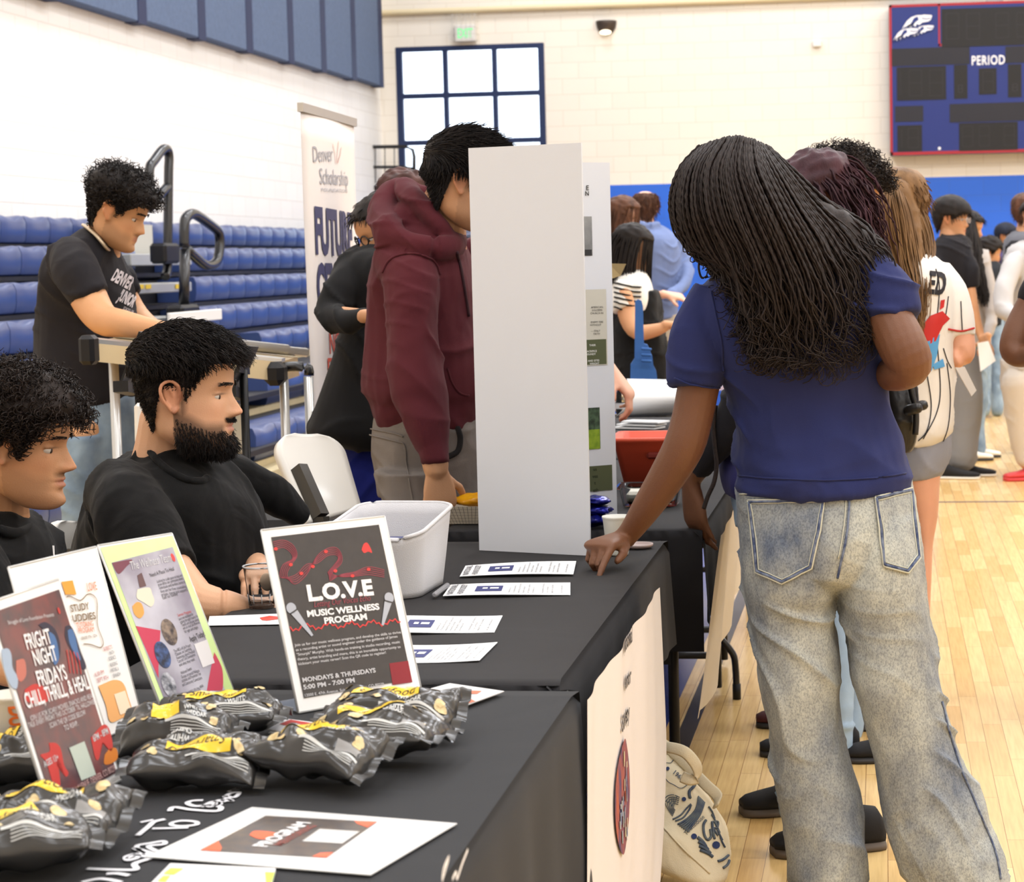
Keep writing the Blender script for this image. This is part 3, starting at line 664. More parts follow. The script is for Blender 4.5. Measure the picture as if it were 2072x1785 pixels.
# middle panel runs from P1 back, second wing visible at right
Q1 = P2+Vector((.012, .002, 0)); Cc = PD(1190, 1035, 5.13); Cc.z = tz
E0 = PY(1247, 1040, 5.35); E0.z = tz; F0_ = PY(1130, 1040, 5.25); F0_.z = tz
lean = PY(1232, 328, 5.35)-E0; 
topR = PY(1234, 329, 5.35); H2 = topR.z-tz
panel(F0_, E0, h=H2).obj('side_panel', M_foam, bd)
panel(P1+Vector((-.003, .004, 0)), F0_+Vector((-.01, 0, 0))).obj('center_panel', M_foam, bd)
# papers on the second wing
uw = (E0-F0_).normalized(); fw_ = lambda a, b, dz=0: F0_+uw*a+UP*b+Vector((0, -.0, 0))+(uw.cross(UP)*(-1)*-(.0055+dz))
fnorm = uw.cross(UP)
if fnorm.y > 0: fnorm = -fnorm
def fw_(a, b, dz=0): return F0_+uw*a+UP*b+fnorm*(.0056+dz)
def fwq(px, py):
    # intersect ray with wing plane
    r = ray(px, py); n = fnorm; k = (F0_-CAM).dot(n)/r.dot(n); p = CAM+r*k; return ((p-F0_).dot(uw), p.z-tz)
panel_w = (E0-F0_).length
def wrect(mb, x0, y0, x1, y1, dz=.0006): a = fwq(x0, y1); b = fwq(x1, y0); mb.rect(fw_, a[0], a[1], b[0], b[1], dz)
mb = MB(); wrect(mb, 1150, 585, 1224, 742); mb.obj('cream_sheet', mat('cream_paper', (205, 202, 190), .7), bd)
mb = MB(); wrect(mb, 1150, 686, 1224, 740, .001); wrect(mb, 1150, 940, 1236, 998, .001); mb.obj('olive_sheet', mat('olive_print', (84, 90, 62), .7), bd)
mb = MB(); wrect(mb, 1150, 438, 1195, 518); mb.obj('photo_print', mat('grey_photo', (170, 172, 172), .5, c2=(120, 122, 124), vs=12), bd)
mb = MB(); wrect(mb, 1150, 505, 1195, 518, .0012); mb.obj('photo_dark_area', mat('photo_dark', (44, 46, 50), .5), bd)
mb = MB(); wrect(mb, 1150, 824, 1211, 912); mb.obj('tree_photo', mat('photo_tree', (38, 50, 40), .5, c2=(86, 110, 84), vs=60), bd)
mb = MB(); wrect(mb, 1150, 868, 1211, 912, .0012); mb.obj('photo_grass', mat('photo_grass', (118, 150, 40), .5, c2=(150, 176, 52), vs=60), bd)
mb = MB()
def wt(s_, px, py, hpx, align='L', m=None, b=0):
    a = fwq(px, py); c = fwq(px, py-hpx); mb.text(s_, fw_, a[0], a[1], c[1]-a[1], align=align, dz=.0016, bold=b)
for s_, x, y in (('AMERICAN,', 1218, 625), ('SOLDIERS', 1216, 631), ('CHURCH IN', 1218, 637), ('ENEMY FIRE', 1218, 655), ('WITHOUT', 1214, 661), ('— ONLY', 1212, 673), ('FAITH', 1211, 679)): wt(s_, x, y-2, 4, 'R')
wt('E', 1189, 385, 10, 'R', b=1); wt('N', 1189, 396, 9, 'R', b=1)
mb.obj('dark_lettering', mat('dark_ink', (52, 52, 50), .7), bd)
mb = MB()
for s_, x, y in (('US', 1205, 952), ('VES', 1207, 966), ('T', 1203, 980), ('ETH', 1208, 994)): wt(s_.lower() if s_ != 'T' else 't', x, y, 7, 'R', b=1)
mb.obj('olive_lettering', mat('dark_olive_ink', (40, 48, 26), .7), bd)
mb = MB()
for s_, x, y in (('THEIR', 1203, 700), ('SACRIFICE', 1205, 712), ('BOUNDY', 1203, 718), ('GRAVE AND SITES', 1210, 731), ('WRIGHT', 1210, 737)): wt(s_, x, y, 4, 'R', b=1)
mb.obj('white_lettering', mat('white_ink', (225, 225, 220), .7), bd)
# ---- white felt bin
M_felt = mat('white_felt', (214, 213, 216), .9, bump=.6, bs=700, sheen=.3)
bn = thing('felt_bin', 'white felt storage bin with cut-out handles and rounded corners', 'storage bin', PZ(800, 1200, TZ))
def binring(s_, z, r=.05, cfg=None):
    c = Vector((-1.005, 4.13, 0)); hw, hd = .100*s_, .142*s_; th = math.radians(-3); n = 12; out = []
    for q, (sx_, sy_) in enumerate(((1, 1), (-1, 1), (-1, -1), (1, -1))):
        for i in range(n+1):
            a = math.pi/2*(q+i/n); x = sx_*(hw-r)+r*math.cos(a); y = sy_*(hd-r)+r*math.sin(a)
            out.append(Vector((c.x+x*math.cos(th)-y*math.sin(th), c.y+x*math.sin(th)+y*math.cos(th), z)))
    return out
def binz(p, inner=False):
    dy = (p.y-4.18)/.165; dx = (p.x+1.005)/.115
    base = TZ+.235
    if abs(dy) < .0: pass
    return base
zs = [0, .012, .035, .06, .085, .11, .13, .15]
rings = []
def warp(r_, z):
    out = []
    for p in r_:
        ty = (p.y-4.13)/.142
        if z > .06:
            k = min(1, max(0, (-ty-.1)*1.2)); k = k*k*(3-2*k)      # the near end is cut lower in a soft curve
            p = Vector((p.x, p.y, p.z-(.034*k*(.6+.4*math.cos((p.x+1.005)/.100*2.0))-.012*max(0, ty))*(z-.06)/.09))
        out.append(p)
    return out
out_ = [warp(binring(.86+.16*(z/.15), TZ+.005+z), z) for z in zs]
inn_ = [warp([p+((Vector((-1.005, 4.13, p.z))-p)).normalized()*.006 for p in binring(.86+.16*(z/.15), TZ+.005+max(z, .006))], z) for z in zs[::-1]]
MB().loft(out_+inn_).obj('bin_body', M_felt, bn, True)
mb = MB()
top = warp(binring(1.02, TZ+.155), .15); mb.tube([p for p in top[::2]], .0042, 8, close=True); mb.obj('stitched_rim', M_felt, bn, True)
tag(MB().box((-1.01, 4.13, TZ+.06), (.09, .16, .09), bev=.01).obj('paper_box', mat('navy_print', (40, 50, 110), .5)), 'dark blue packet inside the white felt bin', 'packet')
# ---- flyers (strips) on table B
M_paper = mat('white_paper', (240, 240, 240), .7); M_tx = mat('grey_print', (110, 110, 116), .7); M_navy = mat('navy_block_print', (44, 50, 110), .6)
def flyer(i, c, label):
    P = [PZ(x, y, TZ+.006) for x, y in c]; t = thing('flyer', label, 'flyer', P[0], 'printed strips on the second table')
    u = (P[1]-P[0]); v = (P[3]-P[0])
    def fr(a, b, dz=0): return P[0]+(P[1]-P[0])*a+((P[3]-P[0])*(1-a)+(P[2]-P[1])*a)*b+UP*(dz+.003*math.sin(a*3+i))
    mb = MB(); mb.quad(P[0], P[1], P[2], P[3], 16, 3, fn=lambda uu, vv, p: fr(uu, vv, .0015)); mb.quad(P[0], P[3], P[2], P[1], 3, 16, fn=lambda uu, vv, p: fr(vv, uu, .0006))
    mb.obj('paper_sheet', M_paper, t, True)
    mb = MB(); mb.rect(fr, .235, .28, .45, .72, .0024, 6, 1); mb.obj('blue_block', M_navy, t)
    L_ = u.length; Wd = v.length
    mb = MB()
    def vt(s_, a, w_, b0=.08, b1=.92, bold=0):     # text running across the strip (vertical)
        V_, F_, bw = glyphs(s_, bold); mb.add([fr(a-p[1]/.73*w_/L_+0*.0, b0+(b1-b0)*p[0]/bw, .0026) for p in V_], F_)
    vt('NATIONAL', .07, .013, bold=1); vt('HONOR SOCIETY', .15, .013, bold=1)
    for k, s_ in enumerate(('The National Honor Society', 'of scholarship service', 'leadership and character', 'students selected', 'by faculty council', 'each semester meet', 'weekly after school', 'volunteer projects', 'in our community', 'apply by october', 'see room 114', 'all are welcome')):
        if k in (6, 10): continue
        vt(s_, .52+k*.038, .005, .1, .55+.35*((k*7) % 5)/4)
    mb.obj('print', M_tx, t)
    mb = MB(); mb.rect(fr, .29, .44, .33, .56, .0031); mb.rect(fr, .35, .44, .42, .56, .0031); mb.obj('block_marks', M_paper, t)
    return t
flyer(0, [(930, 1168), (1160, 1164), (1166, 1137), (942, 1146)], 'white printed strip touched by the pointing finger')
flyer(1, [(896, 1210), (1154, 1203), (1154, 1178), (912, 1187)], 'white printed strip beside the pen, second from the board')
flyer(2, [(755, 1284), (1000, 1278), (1017, 1244), (780, 1250)], 'white printed strip half hidden by the poster stand, upper of two')
flyer(3, [(745, 1342), (970, 1337), (1007, 1300), (790, 1307)], 'white printed strip half hidden by the poster stand, nearest of all')
P = [PZ(x, y, TZ+.006) for x, y in ((420, 1266), (585, 1263), (585, 1241), (424, 1247))]
t = thing('flyer', 'white printed strip with a red mark lying by the clear cup', 'flyer', P[0])
MB().quad(*P).obj('paper_sheet', M_paper, t)
MB().add([PZ(x, y, TZ+.0066) for x, y in ((525, 1250), (545, 1246), (568, 1248), (570, 1252), (540, 1256), (530, 1255))], [(0, 1, 2, 3, 4, 5)]).obj('red_print', mat('red_print', (205, 62, 44), .6), t)
tag(MB().tube([PZ(880, 1204, TZ+.012), PZ(905, 1185, TZ+.012)], .006, 10, rnd=True).obj('pen', mat('grey_pen', (140, 140, 144), .3)), 'grey pen lying at the foot of the felt bin', 'pen')
# ---- clear plastic cup by bearded man
def clearcup(px, py, r, h, label, name='plastic_cup'):
    t = thing(name, label, 'cup', PZ(px, py, TZ+.005)); c = PZ(px, py, TZ+.005)
    M_cp = mat('clear_plastic', (244, 248, 252), .03, trans=1, ior=1.1)
    MB().lathe(c, [(r*.72, 0), (r*.74, .003), (r*.84, h*.5), (r, h), (r*1.03, h), (r*1.03, h-.003), (r*.975, h-.003), (r*.82, h*.5), (r*.71, .006), (.001, .006)]).obj('cup_wall', M_cp, t, True)
    mb = MB(); mb.tube([c+Vector((r*1.01*math.cos(a), r*1.01*math.sin(a), h)) for a in np.linspace(0, 2*math.pi, 25)[:-1]], .0016, 6, close=True)
    for i in range(10): a = i*.628; mb.tube([c+Vector((r*.75*math.cos(a), r*.75*math.sin(a), .01)), c+Vector((r*.82*math.cos(a), r*.82*math.sin(a), h*.35))], .0008, 5)
    mb.obj('rim', mat('cup_rim', (215, 218, 222), .15, alpha=.75), t, True)
    return t, c
t, c = clearcup(530, 1229, .034, .082, 'clear plastic cup on the table beside the seated person in the plain black T-shirt')
MB().ell(c+Vector((.012, -.0, .05)), (.014, .003, .018)).obj('sticker', mat('tan_sticker', (222, 190, 160), .6), t)
# ---- paper cup right of board, blue snack bag, clear tub, lid, basket tray
def papercup(px, py, r, h, label, m, z=TZ+.005):
    t = thing('paper_cup', label, 'cup', PZ(px, py, z)); c = PZ(px, py, z)
    MB().lathe(c, [(.001, 0), (r*.74, 0), (r*.76, .004), (r*.97, h-.01), (r, h-.006), (r*1.04, h-.003), (r*1.03, h), (r*.97, h), (r*.72, .01), (.001, .01)], 40).obj('cup_wall', m, t, True)
    return t, c
papercup(1250, 1122, .033, .088, 'white paper cup on the table right of the display board', mat('cup_paper', (228, 226, 216), .5))
tag(MB().lathe(PZ(1290, 1108, TZ+.005), [(.001, 0), (.03, 0), (.036, .004), (.037, .009), (.033, .009), (.03, .005), (.001, .005)], 30).obj('jar_lid', mat('pinkish_lid', (178, 158, 152), .4), None, True), 'shallow round lid lying upturned beside the white paper cup', 'lid')
def crumple(c, r, n, m, name, label, cat_, seed=1, group=None, R=None):
    mb = MB(); mb.ell((0, 0, 0), (1, 1, 1), None, 28, 18); V = []
    for v in mb.V:
        v = Vector(v); k = 1+.28*noise.noise(v*1.7+Vector((seed, 0, 0)))+.12*noise.noise(v*4+Vector((0, seed, 0))); p = Vector((v.x*r[0]*k, v.y*r[1]*k, v.z*r[2]*k)); V.append(Vector(c)+(R @ p if R else p))
    mb.V = V; o = mb.obj(name, m, None, True); return tag(o, label, cat_, group)
M_foil = mat('blue_foil', (34, 40, 160), .22, metal=.5, c2=(16, 18, 60), vs=30)
for k, (x, y, r_, lb) in enumerate(((1205, 1066, (.04, .05, .017), 'blue foil snack packet at the bottom of the small pile by the board'), (1207, 1046, (.038, .045, .013), 'blue foil snack packet in the middle of the pile by the board'), (1209, 1028, (.034, .04, .011), 'crinkled blue foil snack packet on top of the pile by the board'))):
    cc = PZ(1205, 1072, TZ); cc = Vector((cc.x, cc.y+.02, TZ+.024+k*.024)); crumple(cc, r_, 2, M_foil, 'snack_packet', lb, 'snack', seed=k*3+1)
M_clr = mat('clear_plastic', (240, 245, 250), .03, trans=1, ior=1.25)
tub = thing('clear_tub', 'clear plastic tub of white napkins in front of the red basket', 'tub', PZ(1310, 1030, TZ))
ct = PZ(1312, 1028, TZ+.005); ct = Vector((ct.x, ct.y+.07, TZ+.007))
def rr(c, hx, hy, z, r=.02, n=5):
    out = []
    for q, (sx_, sy_) in enumerate(((1, 1), (-1, 1), (-1, -1), (1, -1))):
        for i in range(n+1): a = math.pi/2*(q+i/n); out.append(Vector((c.x+sx_*(hx-r)+r*math.cos(a), c.y+sy_*(hy-r)+r*math.sin(a), z)))
    return out
z0 = ct.z
MB().loft([rr(ct, .072, .06, z0), rr(ct, .08, .068, z0+.045), rr(ct, .092, .078, z0+.05), rr(ct, .092, .078, z0+.053), rr(ct, .078, .066, z0+.05), rr(ct, .07, .058, z0+.003)]).obj('tub_wall', M_clr, tub, True)
tag(MB().box((ct.x, ct.y, z0+.022), (.125, .1, .034), bev=.008).obj('napkin_stack', mat('napkin', (228, 222, 206), .8, bump=.5, bs=60)), 'white napkins folded inside the clear tub', 'napkins')
# red basket
rb_ = thing('red_basket', 'orange-red plastic basket of snacks on the third table', 'basket', PZ(1310, 992, TZ))
M_red = mat('coral_plastic', (226, 92, 66), .45); cr = PZ(1312, 990, TZ+.005); cr = Vector((cr.x, cr.y+.1, TZ+.006)); z0 = cr.z
MB().loft([rr(cr, .072, .09, z0), rr(cr, .098, .12, z0+.135), rr(cr, .112, .134, z0+.14), rr(cr, .113, .135, z0+.15), rr(cr, .096, .118, z0+.15), rr(cr, .07, .088, z0+.004)]).obj('basket_wall', M_red, rb_, True)
mb = MB(); yf = cr.y-.118
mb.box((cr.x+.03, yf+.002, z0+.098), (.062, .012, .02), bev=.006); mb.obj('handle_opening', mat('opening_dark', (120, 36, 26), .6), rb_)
for k, (dx, cc, lb) in enumerate(((-.0, (220, 130, 70), 'orange wrapped snack showing in the red basket handle hole, left one'), (.04, (120, 30, 24), 'dark red wrapped snack showing in the red basket handle hole'), (-.04, (236, 220, 200), 'pale wrapped snack lying at the back of the red basket'))):
    crumple((cr.x+dx+.02, cr.y-.06+.05*k, z0+.1), (.03, .035, .02), 1, mat('wrapper_%d' % k, cc, .3), 'snack_packet', lb, 'snack', seed=k+5)
# paper food tray with yellow packets
ty = thing('paper_tray', 'checked paper food tray holding yellow packets beside the white board', 'food tray', PZ(930, 1065, TZ))
M_tray = mat('tray_board', (214, 204, 186), .7); c0 = PZ(948, 1062, TZ+.005); c0 = Vector((c0.x, c0.y+.05, TZ+.006)); z0 = c0.z
MB().loft([rr(c0, .06, .04, z0, .006, 1), rr(c0, .09, .062, z0+.047, .006, 1), rr(c0, .088, .06, z0+.047, .006, 1), rr(c0, .058, .038, z0+.003, .006, 1)]).obj('tray_wall', M_tray, ty)
mb = MB(); fA = Vector((c0.x-.06, c0.y-.04, z0)); fB = Vector((c0.x+.06, c0.y-.04, z0)); fC = Vector((c0.x+.09, c0.y-.062, z0+.047)); fD = Vector((c0.x-.09, c0.y-.062, z0+.047))
nrm = (fB-fA).cross(fD-fA).normalized()
def tf(a, b, dz=0): return fA+(fB-fA)*a+((fD-fA)*(1-a)+(fC-fB)*a)*b+nrm*(.0008)*(1 if nrm.y < 0 else -1)
for i in range(1, 16): mb.line(tf, [(i/16, 0), (i/16, 1)], .006)
for i in range(1, 6): mb.line(tf, [(0, i/6), (1, i/6)], .012)
mb.obj('check_print', mat('tray_check', (90, 84, 78), .7), ty)
M_yf = mat('yellow_foil', (240, 176, 20), .25, c2=(214, 140, 10), vs=20)
crumple((c0.x+.01, c0.y-.01, z0+.058), (.06, .04, .016), 1, M_yf, 'snack_packet', 'shiny yellow packet heaped at the front of the paper tray', 'snack', 4)
crumple((c0.x+.035, c0.y+.025, z0+.055), (.05, .035, .014), 1, M_yf, 'snack_packet', 'second yellow packet at the back right of the paper tray', 'snack', 9)
# things at the far end of table C
cur = thing('curled_sheet', 'large white sheet of paper curling up off the third table', 'paper', PZ(1310, 850, TZ+.02))
mb = MB(); V = []; dS = 8.35; nU, nV = 24, 10
for i in range(nV+1):
    for j in range(nU+1):
        u = j/nU; v = i/nV
        xt = 1268+107*u; yt = 767+2*u; xb = 1240+130*u; yb = 845-6*u
        k = math.sin(v*math.pi*.95); x = xt+(xb-xt)*v+k*22*(1-u)**1.5; y = yt+(yb-yt)*v
        V.append(PD(x, y, dS+.0-.12*k))
mb.add(V, [(i*(nU+1)+j, i*(nU+1)+j+1, (i+1)*(nU+1)+j+1, (i+1)*(nU+1)+j) for i in range(nV) for j in range(nU)])
o = mb.obj('paper_sheet', M_paper, cur, True); sm_ = o.modifiers.new('t', 'SOLIDIFY'); sm_.thickness = .001
for k, (x0, y0, x1, w_, lb) in enumerate(((1245, 868, 1330, 9, 'lowest'), (1252, 862, 1332, 8, 'middle'), (1262, 856, 1338, 8, 'topmost'))):
    a = PZ(x0, y0, TZ+.01+.012*k); b = PZ(x1, y0+2, TZ+.01+.012*k); 
    tag(MB().bar(a+Vector((0, .1, 0)), b+Vector((0, .1, 0)), .09, .006).obj('paper_pad', M_paper), 'white paper pad on the third table behind the red basket, %s of three' % lb, 'paper')
wb = thing('water_bottle', 'clear plastic water bottle standing beside the white board edge near the curled paper', 'bottle', PZ(1255, 842, TZ))
cb_ = PZ(1256, 836, TZ+.012)
MB().lathe(cb_-UP*.005, [(.001, 0), (.028, 0), (.03, .01), (.03, .05), (.027, .06), (.03, .07), (.028, .085), (.013, .11), (.012, .13), (.001, .13)], 24).obj('bottle_wall', M_clr, wb, True)
MB().lathe(cb_, [(.0305, .02), (.0305, .045)], 24, cap=False).obj('bottle_label', mat('label_grey', (190, 190, 195), .5), wb, True)
# foam finger
ff = thing('foam_finger', 'blue foam number-one finger standing on the table behind the board', 'foam finger', PD(1305, 838, 8.55))
M_ff = mat('blue_foam', (52, 96, 160), .8, bump=.2, bs=200)
def pts2(L_, d): return [PD(x, y, d) for x, y in L_]
ol = [(1285, 610), (1291, 606), (1298, 609), (1301, 620), (1303, 696), (1310, 698), (1314, 706), (1316, 712), (1320, 722), (1322, 740), (1328, 752), (1330, 768), (1322, 836), (1274, 836), (1276, 738), (1284, 726)]
a = pts2(ol, 8.5); b = [p+HF*.06 for p in a]; MB().loft([a, b]).obj('foam_hand', M_ff, ff)
mb = MB()
for y in (706, 718, 730): mb.tube([PD(1300, y, 8.47), PD(1316, y+1, 8.47)], .006, 8, rnd=True)
mb.obj('finger_fold', M_ff, ff, True)
# cream card (held up behind the board) 
cc = thing('cream_card', 'cream folded card held up behind the edge of the white board', 'card', PD(1250, 550, 7.4))
MB().add([PD(1232, 533, 7.3), PD(1267, 534, 7.3), PD(1256, 558, 7.35), PD(1232, 566, 7.35)], [(0, 1, 2, 3)]).obj('card_sheet', mat('cream_card', (236, 226, 186), .6), cc)
# ---------------------------------------------------------------- poster stands
M_acr = mat('clear_acrylic', (238, 240, 240), .04, trans=.85, ior=1.3)
M_acre = mat('acrylic_edge', (206, 206, 204), .15)
M_pw = mat('poster_white', (244, 242, 240), .35, coat=.5)
def stand(q, W, Ht, label, foot=-1):
    x, y, a, tl = q; u = Vector((math.cos(a), math.sin(a), 0)); n = u.cross(UP); v = math.cos(tl)*UP+math.sin(tl)*n
    o = Vector((x, y, TZ+.0065)); t = thing('poster_stand', label, 'poster stand', o, 'clear acrylic poster stands on the near table')
    fn = u.cross(v)     # faces the camera when it points to -y/+x
    if fn.dot(CAM-o) < 0: fn = -fn
    def fr(a_, b_, dz=0): return o+u*(a_*W)+v*(b_*Ht)+fn*dz
    mb = MB(); c = [fr(0, 0), fr(1, 0), fr(1, 1), fr(0, 1)]; mb.slab([p-fn*.0022 for p in c], .0016, up=fn)
    mb.obj('paper_sheet', M_pw, t)
    e = MB()
    for p, q_ in ((0, 1), (1, 2), (2, 3), (3, 0)): e.tube([c[p]-fn*.0015, c[q_]-fn*.0015], .0019, 6)
    e.obj('acrylic_edge', M_acre, t, True)
    # foot: base sheet running back under the poster, plus a rounded bend
    bk = Vector((-fn.x, -fn.y, 0)).normalized()*.09
    b0 = [Vector((p.x, p.y, TZ+.0052)) for p in (o, o+u*W)]
    MB().slab([b0[0], b0[1], b0[1]+bk, b0[0]+bk], .002, up=UP).obj('acrylic_foot', M_acr, t)
    return t, fr, fn
def aff(BL, BR, TL):
    A = np.array([[BR[0]-BL[0], TL[0]-BL[0]], [BR[1]-BL[1], TL[1]-BL[1]]], float); I = np.linalg.inv(A)
    return lambda p: tuple(I @ (np.array(p, float)-np.array(BL, float)))
class Art:
    """flat print on a stand: coordinates are fractions of the sheet"""
    def __init__(s, par, fr, W, Ht, inv): s.par, s.fr, s.W, s.H, s.inv = par, fr, W, Ht, inv; s.L = {}; s.k = 1
        
    def fm(s, a, b, dz=0): return s.fr(a/s.W, b/s.H, dz)        # metres
    def lay(s, name, m, new=False):
        key = (name, s.k if new else 0); s.k += 1
        if key not in s.L: s.L[key] = (MB(), m)
        return s.L[key][0]
    def m(s, p): q = s.inv(p); return (q[0]*s.W, q[1]*s.H)
    def text(s, lay, m, body, p0, p1, h, dz=.0016, bold=0, shear=0):
        a, b = s.m(p0), s.m(p1); w = math.hypot(b[0]-a[0], b[1]-a[1]); s.lay(lay, m).text(body, s.fm, a[0], a[1], h, w=w, dz=dz, rot=math.atan2(b[1]-a[1], b[0]-a[0]), bold=bold, shear=shear)
    def poly(s, lay, m, pts, dz=.0010): s.lay(lay, m, True).poly(s.fm, [s.m(p) for p in pts], dz)
    def blob(s, lay, m, pts, dz=.0010):
        P2, _ = cat([(*s.m(p), 0) for p in pts+[pts[0]]], [(1,)]*(len(pts)+1), 5); P2 = P2[:-1]; c = sum(P2)/len(P2); n = len(P2)
        s.lay(lay, m, True).add([s.fm(p[0], p[1], dz) for p in P2]+[s.fm(c[0], c[1], dz)], [(i, (i+1) % n, n) for i in range(n)])
    def line(s, lay, m, pts, w, dz=.0014, sm=4):
        P2, _ = cat([(*s.m(p), 0) for p in pts], [(1,)]*len(pts), sm); s.lay(lay, m).line(s.fm, [(p[0], p[1]) for p in P2], w, dz)
    def uvrect(s, lay, m, u0, v0, u1, v1, dz=.0006): s.lay(lay, m).rect(s.fm, u0*s.W, v0*s.H, u1*s.W, v1*s.H, dz)
    def done(s):
        for k, (mb, m) in s.L.items(): mb.obj(k[0], m, s.par)
I_wh = mat('print_white', (240, 238, 238), .5); I_red = mat('print_red', (214, 62, 60), .5); I_pink = mat('print_rose', (150, 62, 76), .5); I_blk = mat('print_black', (44, 40, 42), .4, coat=.6, var=.12, vs=60)
I_grey = mat('print_mid_grey', (120, 118, 122), .5); I_or = mat('print_orange', (238, 160, 62), .5); I_dk = mat('print_dark', (60, 56, 56), .5); I_br = mat('print_brown', (120, 92, 52), .5)
# --- music poster
W_, H_ = .222, .2812
t, fr, fn = stand((-.8706, 2.9681, .8241, -.3219), W_, H_, 'poster stand with the black L.O.V.E music wellness flyer')
A = Art(t, fr, W_, H_, aff((245, 1165), (958, 1030), (28, 95)))
A.uvrect('dark_panel', I_blk, .06, .07, .935, .955)
A.text('title_lettering', I_wh, 'L.O.V.E', (290, 507), (672, 452), .0245, bold=2.4)
A.text('script_lettering', I_pink, 'Letting Our Voices Echo', (322, 545), (650, 492), .0095, shear=.25, dz=.002)
A.text('title_lettering', I_wh, 'MUSIC WELLNESS', (286, 604), (706, 543), .0098, bold=2)
A.text('title_lettering', I_wh, 'PROGRAM', (384, 642), (632, 607), .0098, bold=2)
I_lw = mat('print_light', (206, 204, 206), .5)
for i, s_ in enumerate(('Join us for our music wellness program, and develop the skills to thrive', 'as a recording artist or sound engineer under the guidance of James', '"Smurph" Murphy. With hands-on training in studio recording, music', 'theory, artist branding and more, this is an incredible opportunity to', 'kickstart your music career! Scan the QR code to register!')):
    x1 = (832, 812, 826, 830, 742)[i]; y1 = (686, 712, 745, 775, 812)[i]; A.text('body_lettering', I_lw, s_, (218+5*i, 781+27.5*i), (x1, y1), .0042, bold=.6)
A.text('body_lettering', I_lw, 'MONDAYS & THURSDAYS', (262, 990), (682, 925), .0070, bold=1.6)
A.text('body_lettering', I_lw, '5:00 PM - 7:00 PM', (268, 1032), (560, 985), .0070, bold=1.6)
A.text('body_lettering', I_lw, '12000 E. 47th Avenue, Suite 403, Denver, CO 80239', (273, 1075), (730, 1003), .0045, bold=.4)
A.poly('red_square', mat('print_darkred', (140, 34, 44), .5), [(762, 870), (875, 852), (900, 982), (782, 1000)])
A.blob('red_mark', I_red, [(600, 180), (612, 145), (632, 135), (650, 160), (662, 196), (640, 190), (615, 200)])
rib = [[(85, 190), (140, 160), (190, 190), (215, 240), (185, 300), (160, 360), (215, 400), (280, 330), (340, 250), (400, 205), (440, 200), (465, 230), (440, 300), (410, 340), (430, 375), (520, 330), (600, 320), (680, 330), (735, 330)],
       [(105, 230), (165, 240), (170, 300), (150, 340), (200, 400), (240, 380), (300, 320), (390, 240), (470, 190), (495, 240), (470, 300), (400, 370), (450, 370), (560, 350), (640, 300), (735, 345)]]
for k in range(5):
    o_ = k*11
    A.line('staff_lines', I_pink, [(88+o_*.3, 165+o_), (150, 150+o_), (205-o_*.3, 180+o_), (225-o_*.6, 240+o_*.5), (190-o_, 300), (170-o_*.8, 360+o_*.3), (215, 410-o_*1.2), (280, 330-o_*1.4+20), (340, 235+o_), (400, 185+o_), (450, 178+o_), (480-o_*.4, 215+o_*.7), (480-o_, 270+o_*.4), (430-o_*.6, 330), (415, 380-o_), (480, 340+o_*.3), (560, 320+o_*.6), (640, 285+o_*1.1), (735, 300+o_)], .0011, sm=5)
for p in ((105, 205), (190, 295), (250, 345), (315, 300), (390, 205), (445, 320), (545, 345), (640, 300)): q = A.m(p); A.lay('note_heads', I_red).disc(A.fm, q[0], q[1], .0035, .0026, n=12, dz=.0018)
A.line('red_wave', I_red, [(190+i*16, 672-i*1.45*1+(8 if i % 2 else -7)+(14*math.sin(i*.8))) for i in range(41)], .0024, sm=1)
I_mic = mat('print_silver', (176, 180, 190), .5)
for (hx, hy, ex, ey) in ((195, 555, 315, 715), (762, 470, 722, 640)):
    q = A.m((hx, hy)); A.lay('microphone_print', I_mic).disc(A.fm, q[0], q[1], .0085, n=18, dz=.0018)
    d = np.array((ex-hx, ey-hy), float); d /= np.linalg.norm(d); nn = np.array((-d[1], d[0])); a0 = np.array((hx, hy))+d*24
    A.poly('microphone_print', I_mic, [tuple(a0+nn*22), tuple(np.array((ex, ey))+nn*7), tuple(np.array((ex, ey))-nn*7), tuple(a0-nn*22)], dz=.0018)
    A.lay('microphone_band', I_dk).line(A.fm, [A.m(tuple(a0+nn*23)), A.m(tuple(a0-nn*23))], .002, dz=.0022)
A.done()
# --- horror night poster
W_, H_ = .194, .2742
t, fr, fn = stand((-1.0061, 2.3706, 1.5008, -.2797), W_, H_, 'poster stand with the Fright Night Fridays flyer at the left')
sc = 2.531; A = Art(t, fr, W_, H_, aff((107, 1661), (248, 1580), (-28, 1225)))
z = lambda x, y: (x/sc, 1080+y/sc)
A.uvrect('dark_panel', mat('print_dusk', (74, 62, 68), .3, coat=.6, c2=(120, 66, 66), vs=22), .045, .045, .955, .955)
def T(lay, m, s_, x0, y0, x1, y1, h, **k): A.text(lay, m, s_, z(x0, y0), z(x1, y1), h, **k)
T('presents_lettering', I_lw, 'Struggle of Love Foundation Presents', 32, 462, 258, 380, .0052)
T('title_lettering', I_wh, 'FRIGHT', 125, 585, 250, 532, .0200, bold=1)
T('title_lettering', I_wh, 'NIGHT', 165, 668, 280, 622, .0200, bold=1)
T('title_lettering', I_wh, 'FRIDAYS', 185, 778, 332, 722, .0200, bold=1)
T('title_lettering', I_wh, 'CHILL, THRILL, & HEAL', 130, 900, 448, 765, .0195, bold=1)
for i, (s_, x0, y0, x1, y1) in enumerate((('JOIN US FOR SCARY MOVIES, SNACKS AND REAL', 150, 965, 470, 815), ('TALK EVERY FRIDAY THIS OCTOBER \'TIL HALLOWEEN.', 140, 1003, 492, 842), ('SCAN THE QR CODE BELOW', 245, 998, 428, 912), ('TO RSVP.', 318, 1008, 388, 975))): T('body_lettering', I_lw, s_, x0, y0, x1, y1, .0068)
